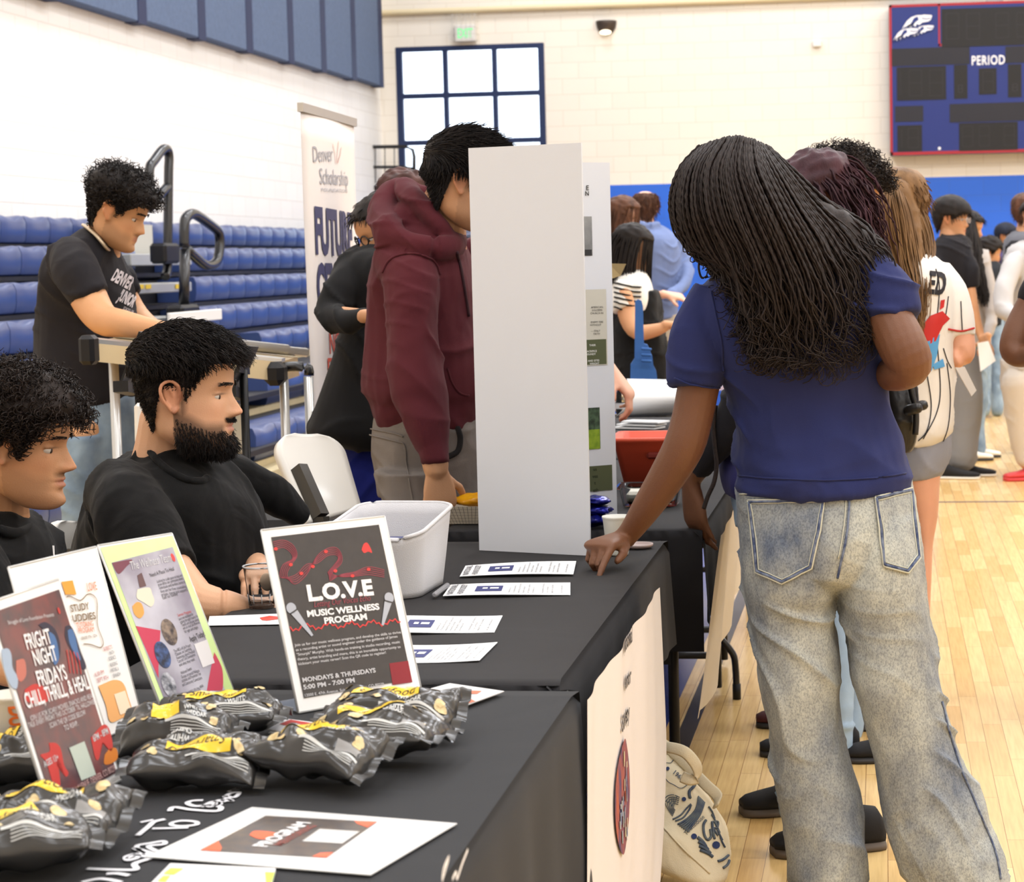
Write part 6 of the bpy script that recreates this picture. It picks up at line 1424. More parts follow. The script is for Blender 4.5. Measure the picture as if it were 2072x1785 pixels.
Lb(mb, [(225, 560, 7.05, 34), (262, 630, 7.05, 32), (300, 662, 6.98, 24), (332, 676, 6.9, 18)]); hand(mb, PD(336, 678, 6.9), HR-UP*.1, UP, 1, left=True, curl=(30, 34, 38, 40))
for q, dd in ((165, 6.76), (200, 7.0)): Lb(mb, [(q+10, 880, dd, 44), (q, 1000, dd, 38), (q-12, 1200, dd, 30), (q-14, 1330, dd, 26)])
body_mesh(r4, mb, .006, skin('standing', (214, 160, 116), hair=(32, 25, 22), lip=(176, 112, 94)), M4, P4, smooth=1); eyes(M4, r4); brows(M4, r4, H_blk, 1.2)
hr = hair_cap('hair', M4, lambda x, y, z: np.where(short_pred(.045, -.074, -.02, .064)(x, y, z) > 0, .005+.026*np.clip((z-.02)/.05, 0, 1), -.006), H_blk, r4, P4, bump=.008, bs=60)
rt, nn = scalp_roots(short_pred(.045, -.074, -.02, .064), 1300, 7, P4, .008); top = np.clip((rt[:, 2]-.02)/.05, 0, 1)[:, None]
o = strands('hair_strands', rt+nn*.012*top, nn+np.array([0, .35, 0])*top, .010+.026*top[:, 0], 10, .0018, H_blk, r4, M4, grav=.03, jit=.5, curl=.005*1, freq=1.6, seed=8, taper=.5); o.parent = hr; o.matrix_parent_inverse = Matrix()
mb = MB()
S(mb, [(462, 172, 214, 6.84, .06), (478, 148, 226, 6.85, .10), (500, 122, 234, 6.86, .17), (530, 100, 244, 6.87, .21), (580, 84, 258, 6.88, .20), (650, 78, 268, 6.88, .17), (720, 76, 276, 6.88, .165), (790, 78, 274, 6.88, .165), (815, 84, 268, 6.88, .16)], 6.87, .17)
Lb(mb, [(140, 520, 6.7, 42), (158, 550, 6.6, 48), (176, 585, 6.58, 46), (186, 604, 6.57, 43)], rnd=False); Lb(mb, [(215, 525, 7.02, 38), (235, 570, 7.06, 42), (246, 600, 7.06, 40)], rnd=False)
shirt = remesh('printed_tshirt', mb, .009, tee('washed_black', (34, 32, 36), fold=.15, foldscale=10), r4, disp=folds(.016, 5, (1, 1, .5), 2), smooth=3)
mb = MB()     # shirt lettering on the chest
def onshirt(pts_or_text): pass
pf = project(shirt)
for s_, x0, y0, x1, hh in (('DENVER', 222, 566, 266, 26), ('JUNIOR', 236, 606, 270, 24)): mb.text(s_, pf, x0, -y0, hh, w=x1-x0, rot=-.5, bold=2)
for s_, x0, y0, x1, hh in (('SCHOOL OF', 246, 626, 268, 8), ('MUSIC', 250, 638, 268, 8)): mb.text(s_, pf, x0, -y0, hh, w=x1-x0, rot=-.5)
mb.obj('shirt_lettering', mat('cream_shirt_print', (214, 204, 206), .8), shirt)
MB().tube([PD(x, y, d) for x, y, d in ((168, 455, 6.84), (178, 462, 6.76), (196, 478, 6.72), (212, 498, 6.72), (222, 508, 6.78))], .006, 8, sub=4).obj('neck_chain', mat('pale_chain', (216, 196, 168), .35, metal=.4), r4, True)
mb = MB()
S(mb, [(800, 124, 268, 6.88, .15), (840, 128, 276, 6.88, .16), (880, 130, 278, 6.88, .17), (930, 132, 272, 6.88, .16)], 6.88, .16)
for x0, x1, dd in ((130, 215, 6.76), (182, 272, 7.0)): S(mb, [(880, x0+4, x1, dd, .10), (1000, x0, x1-18, dd, .095), (1150, x0-6, x1-34, dd, .085), (1330, x0-10, x1-44, dd, .085), (1385, x0-10, x1-44, dd, .085)], dd, .09)
remesh('jeans', mb, .009, M_denim, r4, disp=folds(.010, 6, (1, 1, .8), 5), smooth=3)
for q, dd in ((150, 6.76), (185, 7.0)): f = PD(q, 1380, dd); shoe('shoe', Vector((f.x, f.y, 0))+HR*.17, Vector((f.x, f.y, 0))-HR*.10, r4, M_shoeb, M_solew)

# ================================================================ man in the maroon hoodie
DO[0] = .38
M5 = headM(941, 370, 5.05, face=-4, pitch=10, s=1.04); P5 = dict(jaw=.05, beard=.2, nose=1)
r5 = person('person in a maroon hoodie and grey trousers standing half behind the white board', PD(880, 900, 5.2))
mb = MB(); add_head(mb, M5, P5)
Lb(mb, [(910, 400, 5.1, 48), (892, 440, 5.12, 54), (880, 490, 5.15, 66)])
S(mb, [(530, 810, 940), (650, 795, 960), (800, 795, 960), (900, 800, 960)], 5.24, .12)
armN = [(834, 575, 5.02, 30), (832, 660, 4.98, 34), (850, 790, 4.93, 32), (875, 900, 4.90, 30), (882, 948, 4.89, 26)]
Lb(mb, armN, sub=4); hand(mb, PD(884, 950, 4.89), -UP*1.0+HR*.08, -HF*.95+HR*.3, 1.02, left=True, curl=(50, 62, 66, 68), thumb=(34, 26), spread=3)
Lb(mb, [(960, 540, 5.45, 42), (1000, 640, 5.4, 38), (1040, 700, 5.2, 32), (1060, 690, 5.05, 26)]); hand(mb, PD(1062, 688, 5.04), HR-HF*.2, UP, 1, left=True)
for q, dd in ((830, 5.1), (900, 5.34)): Lb(mb, [(q, 980, dd, 40), (q-6, 1100, dd, 38), (q-20, 1300, dd, 34), (q-24, 1530, dd, 26)])
body_mesh(r5, mb, .0042, skin('hoodie', (200, 150, 112), hair=(32, 26, 24)), M5, P5, smooth=1, sf=.4); eyes(M5, r5); brows(M5, r5, H_blk)
hr = hair_cap('hair', M5, lambda x, y, z: np.where(short_pred(.055, -.082, -.02, .062)(x, y, z) > 0, .004+.012*np.clip((z-.0)/.07, 0, 1), -.005), H_blk, r5, P5, bump=.003, bs=50)
rt, nn = scalp_roots(short_pred(.055, -.082, -.02, .062), 6500, 7, P5, .003); top = np.clip((rt[:, 2]-.0)/.07, 0, 1)[:, None]
o = strands('hair_strands', rt+nn*.013*top, nn*.35+np.array([0, .75, .12])*top+np.array([0, -.3, -.8])*(1-top), .014+.028*top[:, 0], 6, .0012, H_blk, r5, M5, grav=.08, jit=.14, seed=8, taper=.4); o.parent = hr; o.matrix_parent_inverse = Matrix()
M_maroon = tee('maroon_fleece', (84, 34, 41), var=.05, vs=6, rough=.95)
mb = MB()
S(mb, [(452, 812, 905, 5.14, .09), (475, 782, 925, 5.16, .15), (505, 762, 945, 5.18, .20), (560, 748, 962, 5.20, .22), (640, 743, 976, 5.22, .21), (720, 738, 985, 5.22, .20), (775, 735, 990, 5.22, .195), (795, 742, 990, 5.22, .19), (812, 750, 985, 5.22, .175), (838, 756, 980, 5.22, .17), (860, 765, 975, 5.22, .16)], 5.2, .2)
Lb(mb, [(810, 530, 5.08, 54), (828, 560, 5.0, 60), (830, 660, 4.97, 56), (842, 760, 4.94, 54), (864, 850, 4.91, 46), (876, 895, 4.90, 37), (880, 912, 4.895, 32), (882, 938, 4.89, 29)], rnd=False, sub=4)
Lb(mb, [(950, 530, 5.4, 50), (990, 640, 5.4, 52), (1030, 700, 5.2, 44)])
# hood lying on the back
hood = MB()
hood.tube([PD(x, y, d) for x, y, d in ((806, 395, 5.22), (780, 425, 5.18), (778, 462, 5.08), (812, 486, 5.0), (870, 500, 4.98), (915, 500, 5.03), (930, 488, 5.12), (926, 470, 5.2))], [(.040, .05), (.045, .055), (.042, .05), (.036, .042), (.03, .034), (.024, .028), (.02, .024), (.018, .02)], 16, sub=4, rnd=True)
hood.tube([PD(x, y, d) for x, y, d in ((822, 386, 5.18), (845, 410, 5.08), (880, 448, 5.03), (908, 480, 5.05), (922, 500, 5.1))], [(.030, .035), (.030, .034), (.026, .028), (.02, .022), (.016, .018)], 14, sub=4, rnd=True)
hood.tube([PD(x, y, d) for x, y, d in ((812, 384, 5.28), (850, 392, 5.32), (890, 430, 5.32), (920, 470, 5.26))], .028, 14, sub=3, rnd=True)
hood.ell(PD(842, 448, 5.14), (.075, .09, .055))
mb.V, mb.F = mb.V, mb.F; o_ = len(mb.V); mb.V += hood.V; mb.F += [tuple(i+o_ for i in f) for f in hood.F]
def d5(c, n):
    f = folds(.014, 4.2, (1, 1, .6), 12)(c, n)+folds(.005, 11, (1, 1, .6), 2)(c, n); return f
shirt = remesh('hoodie', mb, .006, M_maroon, r5, disp=d5, smooth=3)
seam('shoulder_seam', shirt, [(774, 552), (790, 525), (822, 514), (855, 516), (880, 530), (890, 556)], .0028, M_maroon)
seam('pocket_seam', shirt, [(905, 745), (915, 775), (930, 795), (948, 800)], .0026, M_maroon)
seam('drawstring', shirt, [(924, 510), (932, 545), (940, 590), (948, 640)], .004, mat('dark_cord', (50, 20, 28), .8))
mb = MB()
S(mb, [(822, 764, 985, 5.22, .15), (870, 752, 990, 5.22, .16), (930, 755, 990, 5.22, .16), (1000, 768, 985, 5.22, .15)], 5.2, .15)
for x0, x1, dd in ((760, 900, 5.1), (850, 985, 5.36)): S(mb, [(950, x0, x1, dd, .11), (1050, x0+20, x1-8, dd, .10), (1200, x0+22, x1-22, dd, .09), (1400, x0+18, x1-40, dd, .085), (1575, x0+14, x1-46, dd, .085)], dd, .1)
M_gpant = mat('grey_canvas', (120, 112, 106), .85, var=.08, vs=12, bump=.4, bs=500, fold=.2, foldscale=8)
tr = remesh('trousers', mb, .006, M_gpant, r5, disp=folds(.008, 7, (1, 1, .8), 5), smooth=3)
for P_ in ([(748, 880), (800, 893), (818, 900), (822, 930)], [(750, 868), (800, 878), (816, 884)]): seam('back_pocket_seam', tr, P_, .002, M_gpant)
seam('side_seam', tr, [(818, 905), (826, 960), (836, 1020)], .002, M_gpant); seam('pocket_shade_strip', tr, [(918, 852), (930, 880), (926, 912), (905, 925)], .008, mat('pocket_shade_paint', (24, 22, 24), .9))  # dark strip along the pocket mouth: its shade is put into the colour
for q, dd in ((826, 5.1), (880, 5.36)): f = PD(q, 1580, dd); shoe('shoe', Vector((f.x, f.y, 0))+HR*.16, Vector((f.x, f.y, 0))-HR*.10, r5, M_shoeb, M_soleb)
DO[0] = 0.
# ================================================================ foreground woman with long braids
rw = person('person seen from behind in navy T-shirt and acid-washed jeans, pointing at the table', PD(1670, 1780, 4.5))
MW = headM(1470, 425, 4.42, face=-205, pitch=30, roll=6, s=.98); PW = dict(wide=.96, nose=.9, lip=1.3)
SKW = skin('deep', (112, 74, 52), hair=(24, 20, 20), lip=(110, 66, 58))
mb = MB(); add_head(mb, MW, PW)
Lb(mb, [(1500, 470, 4.44, 46), (1540, 520, 4.46, 48), (1590, 580, 4.47, 60)])
S(mb, [(600, 1500, 1720), (760, 1535, 1735), (900, 1545, 1745), (1010, 1540, 1790), (1100, 1545, 1800)], 4.5, .09)
armL = [(1440, 680, 4.46, 44), (1418, 760, 4.45, 43), (1402, 840, 4.45, 42), (1385, 900, 4.45, 42), (1352, 960, 4.47, 38), (1310, 1025, 4.50, 31), (1278, 1072, 4.53, 24), (1262, 1090, 4.54, 22)]
Lb(mb, armL, sub=4)
wr = PD(1256, 1092, 4.54)
# pointing hand: index straight to the strip, the rest curled under
tip = PZ(1168, 1157, TZ+.014)
fwd = (tip-wr).normalized(); upv = (UP*1.0-HF*.15+HR*-.1)
hand(mb, wr, (fwd*1.0+UP*.20).normalized(), upv, .98, left=True, curl=((34, 8, 4), (58, 62, 46), (62, 72, 50), (66, 74, 52)), thumb=(4, 14), spread=3)
# (index finger is the one nearest the thumb)
armR = [(1762, 575, 4.42, 38), (1796, 640, 4.37, 47), (1826, 700, 4.33, 50), (1842, 738, 4.33, 44), (1812, 756, 4.38, 36), (1770, 752, 4.52, 30), (1735, 740, 4.64, 24)]
Lb(mb, armR, sub=4); hand(mb, PD(1730, 738, 4.66), HF*.8-HR*.7, UP, .98, left=False)
for pts in ([(1610, 1130, 4.5, 50), (1620, 1400, 4.5, 42), (1660, 1700, 4.5, 32), (1665, 1800, 4.5, 28)], [(1760, 1130, 4.48, 50), (1830, 1400, 4.46, 40), (1930, 1700, 4.44, 30), (1945, 1765, 4.44, 28)]): Lb(mb, pts, sub=3)
body_mesh(rw, mb, .0038, SKW, MW, PW, smooth=1, sf=.4); eyes(MW, rw)
# --- navy T-shirt
M_navy_t = tee('navy_shirt', (38, 45, 92), var=.06, vs=5)
mb = MB()
S(mb, [(520, 1530, 1640, 4.46, .08), (545, 1470, 1720, 4.46, .11), (575, 1420, 1780, 4.46, .13), (620, 1400, 1800, 4.47, .145), (680, 1412, 1800, 4.48, .15), (740, 1450, 1790, 4.49, .145), (800, 1478, 1798, 4.50, .14), (860, 1492, 1812, 4.50, .14), (920, 1494, 1826, 4.50, .145), (965, 1491, 1836, 4.50, .15), (990, 1492, 1840, 4.50, .148)], 4.48, .14, sub=3, sq=2.5)
Lb(mb, [(1450, 590, 4.45, 50), (1420, 660, 4.45, 60), (1410, 730, 4.44, 57), (1406, 778, 4.44, 53)], rnd=False, sub=3)
Lb(mb, [(1735, 545, 4.43, 56), (1768, 572, 4.41, 62), (1795, 606, 4.38, 60), (1806, 642, 4.37, 56)], rnd=False, sub=3)
def dw(c, n): return folds(.015, 5.0, (1, 1, .9), 31)(c, n)+folds(.013, 7, (.6, .6, 1.8), 3)(c, n)*np.clip((1.1-c[:, 2])/.2, 0, 1)
shirt = remesh('navy_tshirt', mb, .0055, M_navy_t, rw, disp=dw, smooth=3)
seam('sleeve_hem', shirt, [(1366, 765), (1395, 776), (1430, 782), (1458, 784)], .0022, M_navy_t); seam('bottom_hem', shirt, [(1495, 962), (1560, 968), (1660, 972), (1760, 968), (1832, 958)], .0020, M_navy_t)
seam('sleeve_seam', shirt, [(1440, 590), (1450, 640), (1462, 700), (1462, 752)], .0022, M_navy_t)
# --- jeans
def acid():
    m = bpy.data.materials.new('acid_washed_denim'); m.use_nodes = True; nt = m.node_tree; N = nt.nodes; L = nt.links; b = N['Principled BSDF']; b.inputs['Roughness'].default_value = .9
    tc = N.new('ShaderNodeTexCoord')
    def nzn(sc, det, st=(1, 1, 1)):
        mp = N.new('ShaderNodeMapping'); mp.inputs['Scale'].default_value = st; L.new(tc.outputs['Object'], mp.inputs[0]); n = N.new('ShaderNodeTexNoise'); n.inputs['Scale'].default_value = sc; n.inputs['Detail'].default_value = det; n.inputs['Roughness'].default_value = .7; L.new(mp.outputs[0], n.inputs[0]); return n
    a = nzn(5, 6, (1, 1, .6)); r1 = N.new('ShaderNodeValToRGB'); r1.color_ramp.elements[0].position = .3; r1.color_ramp.elements[1].position = .68
    r1.color_ramp.elements[0].color = (*lin((98, 108, 126)), 1); r1.color_ramp.elements[1].color = (*lin((198, 200, 190)), 1); L.new(a.outputs['Fac'], r1.inputs[0])
    c = nzn(300, 3, (1, 1, .6)); r2_ = N.new('ShaderNodeValToRGB'); r2_.color_ramp.elements[0].position = .38; r2_.color_ramp.elements[0].color = (*lin((128, 134, 148)), 1); r2_.color_ramp.elements[1].position = .56; r2_.color_ramp.elements[1].color = (1, 1, 1, 1); L.new(c.outputs['Fac'], r2_.inputs[0])
    mx = N.new('ShaderNodeMix'); mx.data_type = 'RGBA'; mx.blend_type = 'MULTIPLY'; mx.inputs[0].default_value = .5; L.new(r1.outputs[0], mx.inputs[6]); L.new(r2_.outputs[0], mx.inputs[7]); L.new(mx.outputs[2], b.inputs['Base Color'])
    bp = N.new('ShaderNodeBump'); bp.inputs['Strength'].default_value = .35; bp.inputs['Distance'].default_value = .002; L.new(c.outputs['Fac'], bp.inputs['Height']); L.new(bp.outputs[0], b.inputs['Normal']); return m
M_acid = acid(); M_stitch = mat('pale_stitching', (196, 196, 180), .85); M_indigo = mat('dark_indigo_edge', (58, 70, 104), .9, c2=(120, 130, 150), vs=60)
mb = MB()
S(mb, [(962, 1497, 1838, 4.50, .135), (990, 1493, 1843, 4.50, .14), (1040, 1494, 1852, 4.50, .15), (1100, 1497, 1857, 4.50, .155), (1150, 1504, 1860, 4.50, .14), (1180, 1530, 1845, 4.50, .09), (1190, 1580, 1800, 4.5, .05)], 4.5, .14, sub=3, sq=2.4)
S(mb, [(1040, 1496, 1690, 4.5, .13), (1110, 1498, 1698, 4.5, .145), (1182, 1501, 1694, 4.50, .14), (1237, 1510, 1682, 4.50, .115), (1330, 1530, 1692, 4.50, .11), (1422, 1546, 1702, 4.50, .105), (1515, 1565, 1720, 4.50, .10), (1607, 1577, 1737, 4.50, .10), (1700, 1596, 1745, 4.50, .105), (1785, 1606, 1748, 4.50, .11), (1815, 1608, 1750, 4.50, .112)], 4.5, .12, sub=3)
S(mb, [(1040, 1690, 1852, 4.5, .13), (1110, 1692, 1859, 4.49, .145), (1191, 1692, 1868, 4.48, .14), (1284, 1712, 1883, 4.47, .115), (1399, 1732, 1903, 4.46, .11), (1538, 1764, 1942, 4.45, .105), (1653, 1791, 1995, 4.44, .11), (1723, 1817, 2030, 4.43, .115), (1785, 1846, 2036, 4.43, .12), (1800, 1852, 2038, 4.43, .122)], 4.47, .12, sub=3)
def dj(c, n): return folds(.016, 4.0, (1, 1, .8), 41)(c, n)+folds(.004, 12, (1, 1, .7), 6)(c, n)
jn = remesh('jeans', mb, .0055, M_acid, rw, disp=dj, smooth=3)
def patch(name, ob, pts, m, off=.003, dens=1):
    pf = project(ob, off); c = np.mean(np.array(pts, float), 0); mbp = MB(); n = len(pts); K = 8; V = []
    for k in range(K+1):
        for q in pts: a = c+(np.array(q)-c)*(k/K); V.append(pf(a[0], -a[1]))
    F = [(k*n+i, k*n+(i+1) % n, (k+1)*n+(i+1) % n, (k+1)*n+i) for k in range(K) for i in range(n)]; return mbp.add(V, F).obj(name, m, ob, True)
def dense(P, k=6): return [tuple(np.array(P[i], float)*(1-t/k)+np.array(P[(i+1) % len(P)], float)*t/k) for i in range(len(P)) for t in range(k)]
pk = {'L': [(1516, 1012), (1668, 1010), (1660, 1075), (1643, 1150), (1583, 1181), (1532, 1158), (1524, 1090)], 'R': [(1770, 1006), (1842, 988), (1852, 1060), (1858, 1130), (1835, 1160), (1788, 1146), (1778, 1080)]}
for k, P_ in pk.items():
    o = patch('back_pocket', jn, dense(P_), M_acid, .004)
    for off, w_, m_ in ((0, .0022, M_stitch), (4, .0034, M_indigo), (9, .0012, M_stitch)):
        c = np.mean(np.array(P_), 0); Q = [tuple(np.array(q)+(c-np.array(q))/np.linalg.norm(c-np.array(q))*off) for q in P_]+[None]; Q[-1] = Q[0]
        pf = project(jn, .005); D_ = dense(Q[:-1], 8)+[Q[0]]; MB().tube([pf(q[0], -q[1]) for q in D_], w_, 6).obj('pocket_stitching', m_, o, True)
for nm, P_, w_ in (('yoke_seam', [(1498, 1000), (1560, 998), (1640, 1004), (1718, 1012)], .0018), ('centre_seam', [(1719, 992), (1717, 1040), (1712, 1090), (1702, 1135), (1694, 1170)], .0026), ('centre_seam', [(1712, 992), (1710, 1040), (1704, 1090), (1696, 1130)], .0014), ('side_seam', [(1905, 1420), (1935, 1530), (1975, 1630), (2012, 1720), (2024, 1780)], .0022)): seam(nm, jn, P_, w_, M_indigo if w_ > .002 else M_stitch)
f = PD(1990, 1790, 4.43); shoe('shoe', Vector((f.x+.07, f.y-.03, 0)), Vector((f.x-.13, f.y+.12, 0)), rw, M_shoeb, M_soleb)
f = PD(1680, 1800, 4.5); shoe('shoe', Vector((f.x-.06, f.y+.16, 0)), Vector((f.x+.04, f.y-.06, 0)), rw, M_shoeb, M_soleb)
MB().tube([PD(1204+8*math.cos(a), 1131+5*math.sin(a)*1.0, 4.49) for a in np.linspace(0, 6.28, 17)[:-1]], .0012, 6, close=True).obj('ring', mat('gold_ring', (206, 170, 110), .2, metal=1), rw, True)
# --- braids
M_braid = mat('braid_hair', (24, 19, 18), .5, spec=.25, c2=(46, 36, 34), vs=300)
rng = np.random.default_rng(4)
hr = hair_cap('hair', MW, lambda x, y, z: np.where((z > .055-.9*np.clip(.07-y, 0, .2)), .012, -.005), M_braid, rw, PW)
# outline of the hair mass (picture px): crown, then falls over the back; guides interpolated between a left and a right edge
roots = []; 
def gpath(edge, t):
    k = len(edge)-1; u = min(t*k, k-1e-6); i = int(u); f_ = u-i; return np.array(edge[i])*(1-f_)+np.array(edge[i+1])*f_
G_ = [  # guides: (x, y, depth) from the scalp to the tips, from the face side to the far side
 [(1420, 300, 4.40), (1378, 345, 4.38), (1358, 400, 4.38), (1366, 455, 4.38), (1392, 500, 4.38), (1430, 528, 4.38), (1478, 545, 4.38), (1490, 600, 4.36)],
 [(1440, 290, 4.36), (1400, 340, 4.32), (1390, 420, 4.30), (1415, 500, 4.31), (1470, 550, 4.32), (1496, 610, 4.31), (1505, 680, 4.31), (1512, 740, 4.32)],
 [(1470, 281, 4.33), (1435, 345, 4.28), (1440, 430, 4.26), (1480, 520, 4.27), (1510, 600, 4.28), (1525, 680, 4.29), (1540, 740, 4.30), (1560, 745, 4.30)],
 [(1495, 278, 4.32), (1478, 345, 4.26), (1498, 430, 4.24), (1535, 520, 4.25), (1565, 600, 4.27), (1580, 690, 4.29), (1600, 745, 4.30), (1625, 742, 4.31)],
 [(1515, 282, 4.32), (1520, 345, 4.26), (1555, 430, 4.25), (1595, 520, 4.27), (1625, 600, 4.28), (1640, 680, 4.30), (1665, 745, 4.31), (1692, 762, 4.31)],
 [(1535, 290, 4.33), (1562, 345, 4.30), (1605, 425, 4.30), (1650, 500, 4.31), (1685, 580, 4.32), (1700, 660, 4.32), (1715, 715, 4.33), (1725, 745, 4.33)],
 [(1550, 300, 4.36), (1590, 345, 4.35), (1640, 410, 4.36), (1695, 475, 4.36), (1735, 545, 4.35), (1752, 620, 4.35), (1762, 680, 4.35), (1752, 700, 4.36)],
 [(1548, 300, 4.42), (1610, 355, 4.42), (1668, 405, 4.42), (1725, 440, 4.42), (1775, 480, 4.40), (1795, 530, 4.39), (1800, 575, 4.38), (1785, 600, 4.38)]]
G_ = np.array(G_, float)
def guide(s_, lay):
    u = s_*(len(G_)-1); i = min(int(u), len(G_)-2); f_ = u-i; g = G_[i]*(1-f_)+G_[i+1]*f_; g = g.copy(); g[:, 2] += lay*np.array([.01, .02, .035, .045, .05, .05, .05, .05])*1.2; return g
def braid_mesh(N_, name, rad, curl_tip, seed):
    rg = np.random.default_rng(seed); V, F = [], []
    for b in range(N_):
        s_ = np.clip((b+rg.uniform(0, 1))/N_, 0, 1); lay = rg.uniform(-.4, 1.6)
        g = guide(s_, lay); g[:, :2] += rg.normal(0, 3.0, 2)*np.array([1, .6]); L_ = rg.uniform(.80, 1.0); nsg = 54; P_, _ = cat(list(g), [(1,)]*len(g), 9); P_ = np.array(P_); k = len(P_); tt = np.linspace(0, L_*(k-1), nsg); ii = np.minimum(tt.astype(int), k-2); fr_ = (tt-ii)[:, None]; P_ = P_[ii]*(1-fr_)+P_[ii+1]*fr_
        w_ = np.linspace(0, 1, nsg); wob = rg.uniform(0, 6.28, 3); P_[:, 0] += 5*np.sin(w_*7+wob[0])*w_; P_[:, 1] += 2*np.sin(w_*9+wob[1])*w_
        fan = rg.normal(0, 1); P_[:, 0] += fan*13*np.clip(w_-.55, 0, 1)*2
        cm = np.clip((w_-curl_tip)/(1-curl_tip), 0, 1); ph = wob[2]+w_*rg.uniform(18, 34); ca = rg.uniform(9, 30)
        P_[:, 0] += ca*cm*np.cos(ph); P_[:, 1] += ca*.9*cm*np.sin(ph); P_[:, 2] += .012*cm*np.sin(ph+1)
        W_ = np.array([PD(*q) for q in P_]); T_ = np.gradient(W_, axis=0); T_ /= np.linalg.norm(T_, axis=1, keepdims=True)+1e-9; a1 = np.cross(T_, np.array(HF)); a1 /= np.linalg.norm(a1, axis=1, keepdims=True)+1e-9; a2 = np.cross(T_, a1)
        al = np.arange(nsg); bump_ = 1+.24*np.where(cm > .02, 0, 1)*((al % 2)*2-1); r_ = rad*bump_*(1-.72*np.clip(cm*1.3, 0, 1))*rg.uniform(.8, 1.15); o_ = len(V)
        for q in range(5): pass
        ring = np.stack([W_+a1*(np.cos(q*2*np.pi/5+.5*(al % 2)[:, None])*r_[:, None])+a2*(np.sin(q*2*np.pi/5+.5*(al % 2)[:, None])*r_[:, None]) for q in range(5)], 1).reshape(-1, 3)
        V.append(ring)
    st = 54*5; k = np.arange(53)[:, None]; j = np.arange(5)[None, :]; f = np.stack([k*5+j, k*5+(j+1) % 5, (k+1)*5+(j+1) % 5, (k+1)*5+j], -1).reshape(-1, 4)
    F = (f[None]+(np.arange(N_)*st)[:, None, None]).reshape(-1, 4); return rawmesh(name, np.concatenate(V), F.tolist(), M_braid, hr)
braid_mesh(480, 'braids', .0034, .52, 3); braid_mesh(620, 'curled_ends', .0024, .36, 9)
# solid core of hair under the braids so no shirt shows through
mb = MB()
Lb(mb, [(1470, 360, 4.40, 84, 60), (1500, 440, 4.38, 86, 50), (1560, 520, 4.36, 84, 36), (1615, 600, 4.365, 92, 26), (1640, 670, 4.37, 76, 20)], sub=4, side=HR)
Lb(mb, [(1540, 362, 4.42, 36, 40), (1618, 432, 4.40, 44, 40), (1700, 490, 4.40, 58, 36), (1740, 560, 4.39, 44, 24)], sub=4, side=HR)
remesh('hair_mass', mb, .008, M_braid, hr, disp=folds(.006, 14, (1, 1, .3), 3), smooth=2)
for k, P_ in enumerate(([(1358, 400), (1362, 450), (1385, 500), (1412, 520), (1414, 545), (1420, 562), (1432, 558)], [(1446, 515), (1436, 535), (1434, 550), (1440, 558)], [(1368, 380), (1372, 440), (1398, 480), (1440, 510), (1480, 525)])):
    MB().tube([PD(x, y, 4.40) for x, y in P_], .0024, 6, sub=6).obj('loose_braid', M_braid, hr, True)
# ================================================================ people further back
def bgp(label, loc, hm, P, sk, hair, parts, cloth, vox=.009, body=(), bhair=True, eye=True, cap=None, capb=.006, st=None, hands=(), seedf=3, famp=.014):
    """compact figure: hm head matrix, body limbs, garments [(name, material, [('S'|'L', ...)...])]"""
    r = person(label, loc); mb = MB(); add_head(mb, hm, P)
    for k, a, kw in body: (S if k == 'S' else Lb)(mb, *a, **kw) if k != 'H' else hand(mb, *a, **kw)
    body_mesh(r, mb, vox*.75, sk, hm, P, smooth=1)
    if eye: eyes(hm, r)
    if cap is not None: h = hair_cap('hair', hm, cap, hair, r, P, bump=capb, bs=50)
    else: h = None
    if st is None and cap is not None: st = (lambda x, y, z: (cap(x, y, z) > .004).astype(float), 620, .008, lambda r, n: n*.45+np.array([0, .15, -.55]), .034, 4, .0024, dict(grav=.15, jit=.25))
    if st is not None:
        pred, n, off, dirf, L_, ns, rad, kw = st; rt, nn = scalp_roots(pred, n, 5, P, off); o = strands('hair_strands', rt, dirf(rt, nn), L_(rt) if callable(L_) else L_, ns, rad, hair, r, hm, **kw)
        if h: o.parent = h; o.matrix_parent_inverse = Matrix()
    out = {}
    for nm, m, ops in cloth:
        mb = MB()
        for k, a, kw in ops: (S if k == 'S' else Lb)(mb, *a, **kw)
        out[nm] = remesh(nm, mb, vox, m, r, disp=folds(famp, 5, (1, 1, .6), seedf), smooth=2)
    return r, out
def s_(lev, d, b, **k): return ('S', (lev, d, b), k)
def l_(pts, **k): return ('L', (pts,), k)
def leg2(x1, x2, y0, y1, d, r0, r1): return [l_([(x1, y0, d-.08, r0), (x1, (y0+y1)/2, d-.08, (r0+r1)/2), (x1, y1, d-.08, r1)]), l_([(x2, y0, d+.08, r0), (x2, (y0+y1)/2, d+.08, (r0+r1)/2), (x2, y1, d+.08, r1)])]
def feet(r, spots, dirv, m=None, ms=None, L_=.27):
    for x, y, dd in spots: f = PD(x, y, dd); dv = Vector(dirv).normalized(); shoe('shoe', Vector((f.x, f.y, 0))+dv*L_*.6, Vector((f.x, f.y, 0))-dv*L_*.4, r, m or M_shoeb, ms or M_soleb)
def fy(d): return 513+CAMH*FPX/d            # picture row of the floor at a depth
SK_l = skin('light', (226, 176, 150), lip=(196, 110, 104)); SK_m = skin('medium', (206, 152, 112)); SK_t = skin('tan', (190, 138, 98)); SK_d = skin('dark', (120, 80, 56))
short = short_pred(.055, -.078, -.015, .062); M_ltj = mat('light_jeans', (156, 180, 206), .85, bump=.4, bs=500, var=.1, vs=10); M_gsw = tee('light_grey_jersey', (186, 182, 180)); M_btee2 = tee('soft_black', (30, 28, 32))
H_br = hairmat('brown', (70, 46, 34)); H_bl = hairmat('blonde', (142, 108, 72), c2=(104, 76, 48)); H_rd = hairmat('auburn', (58, 36, 32))
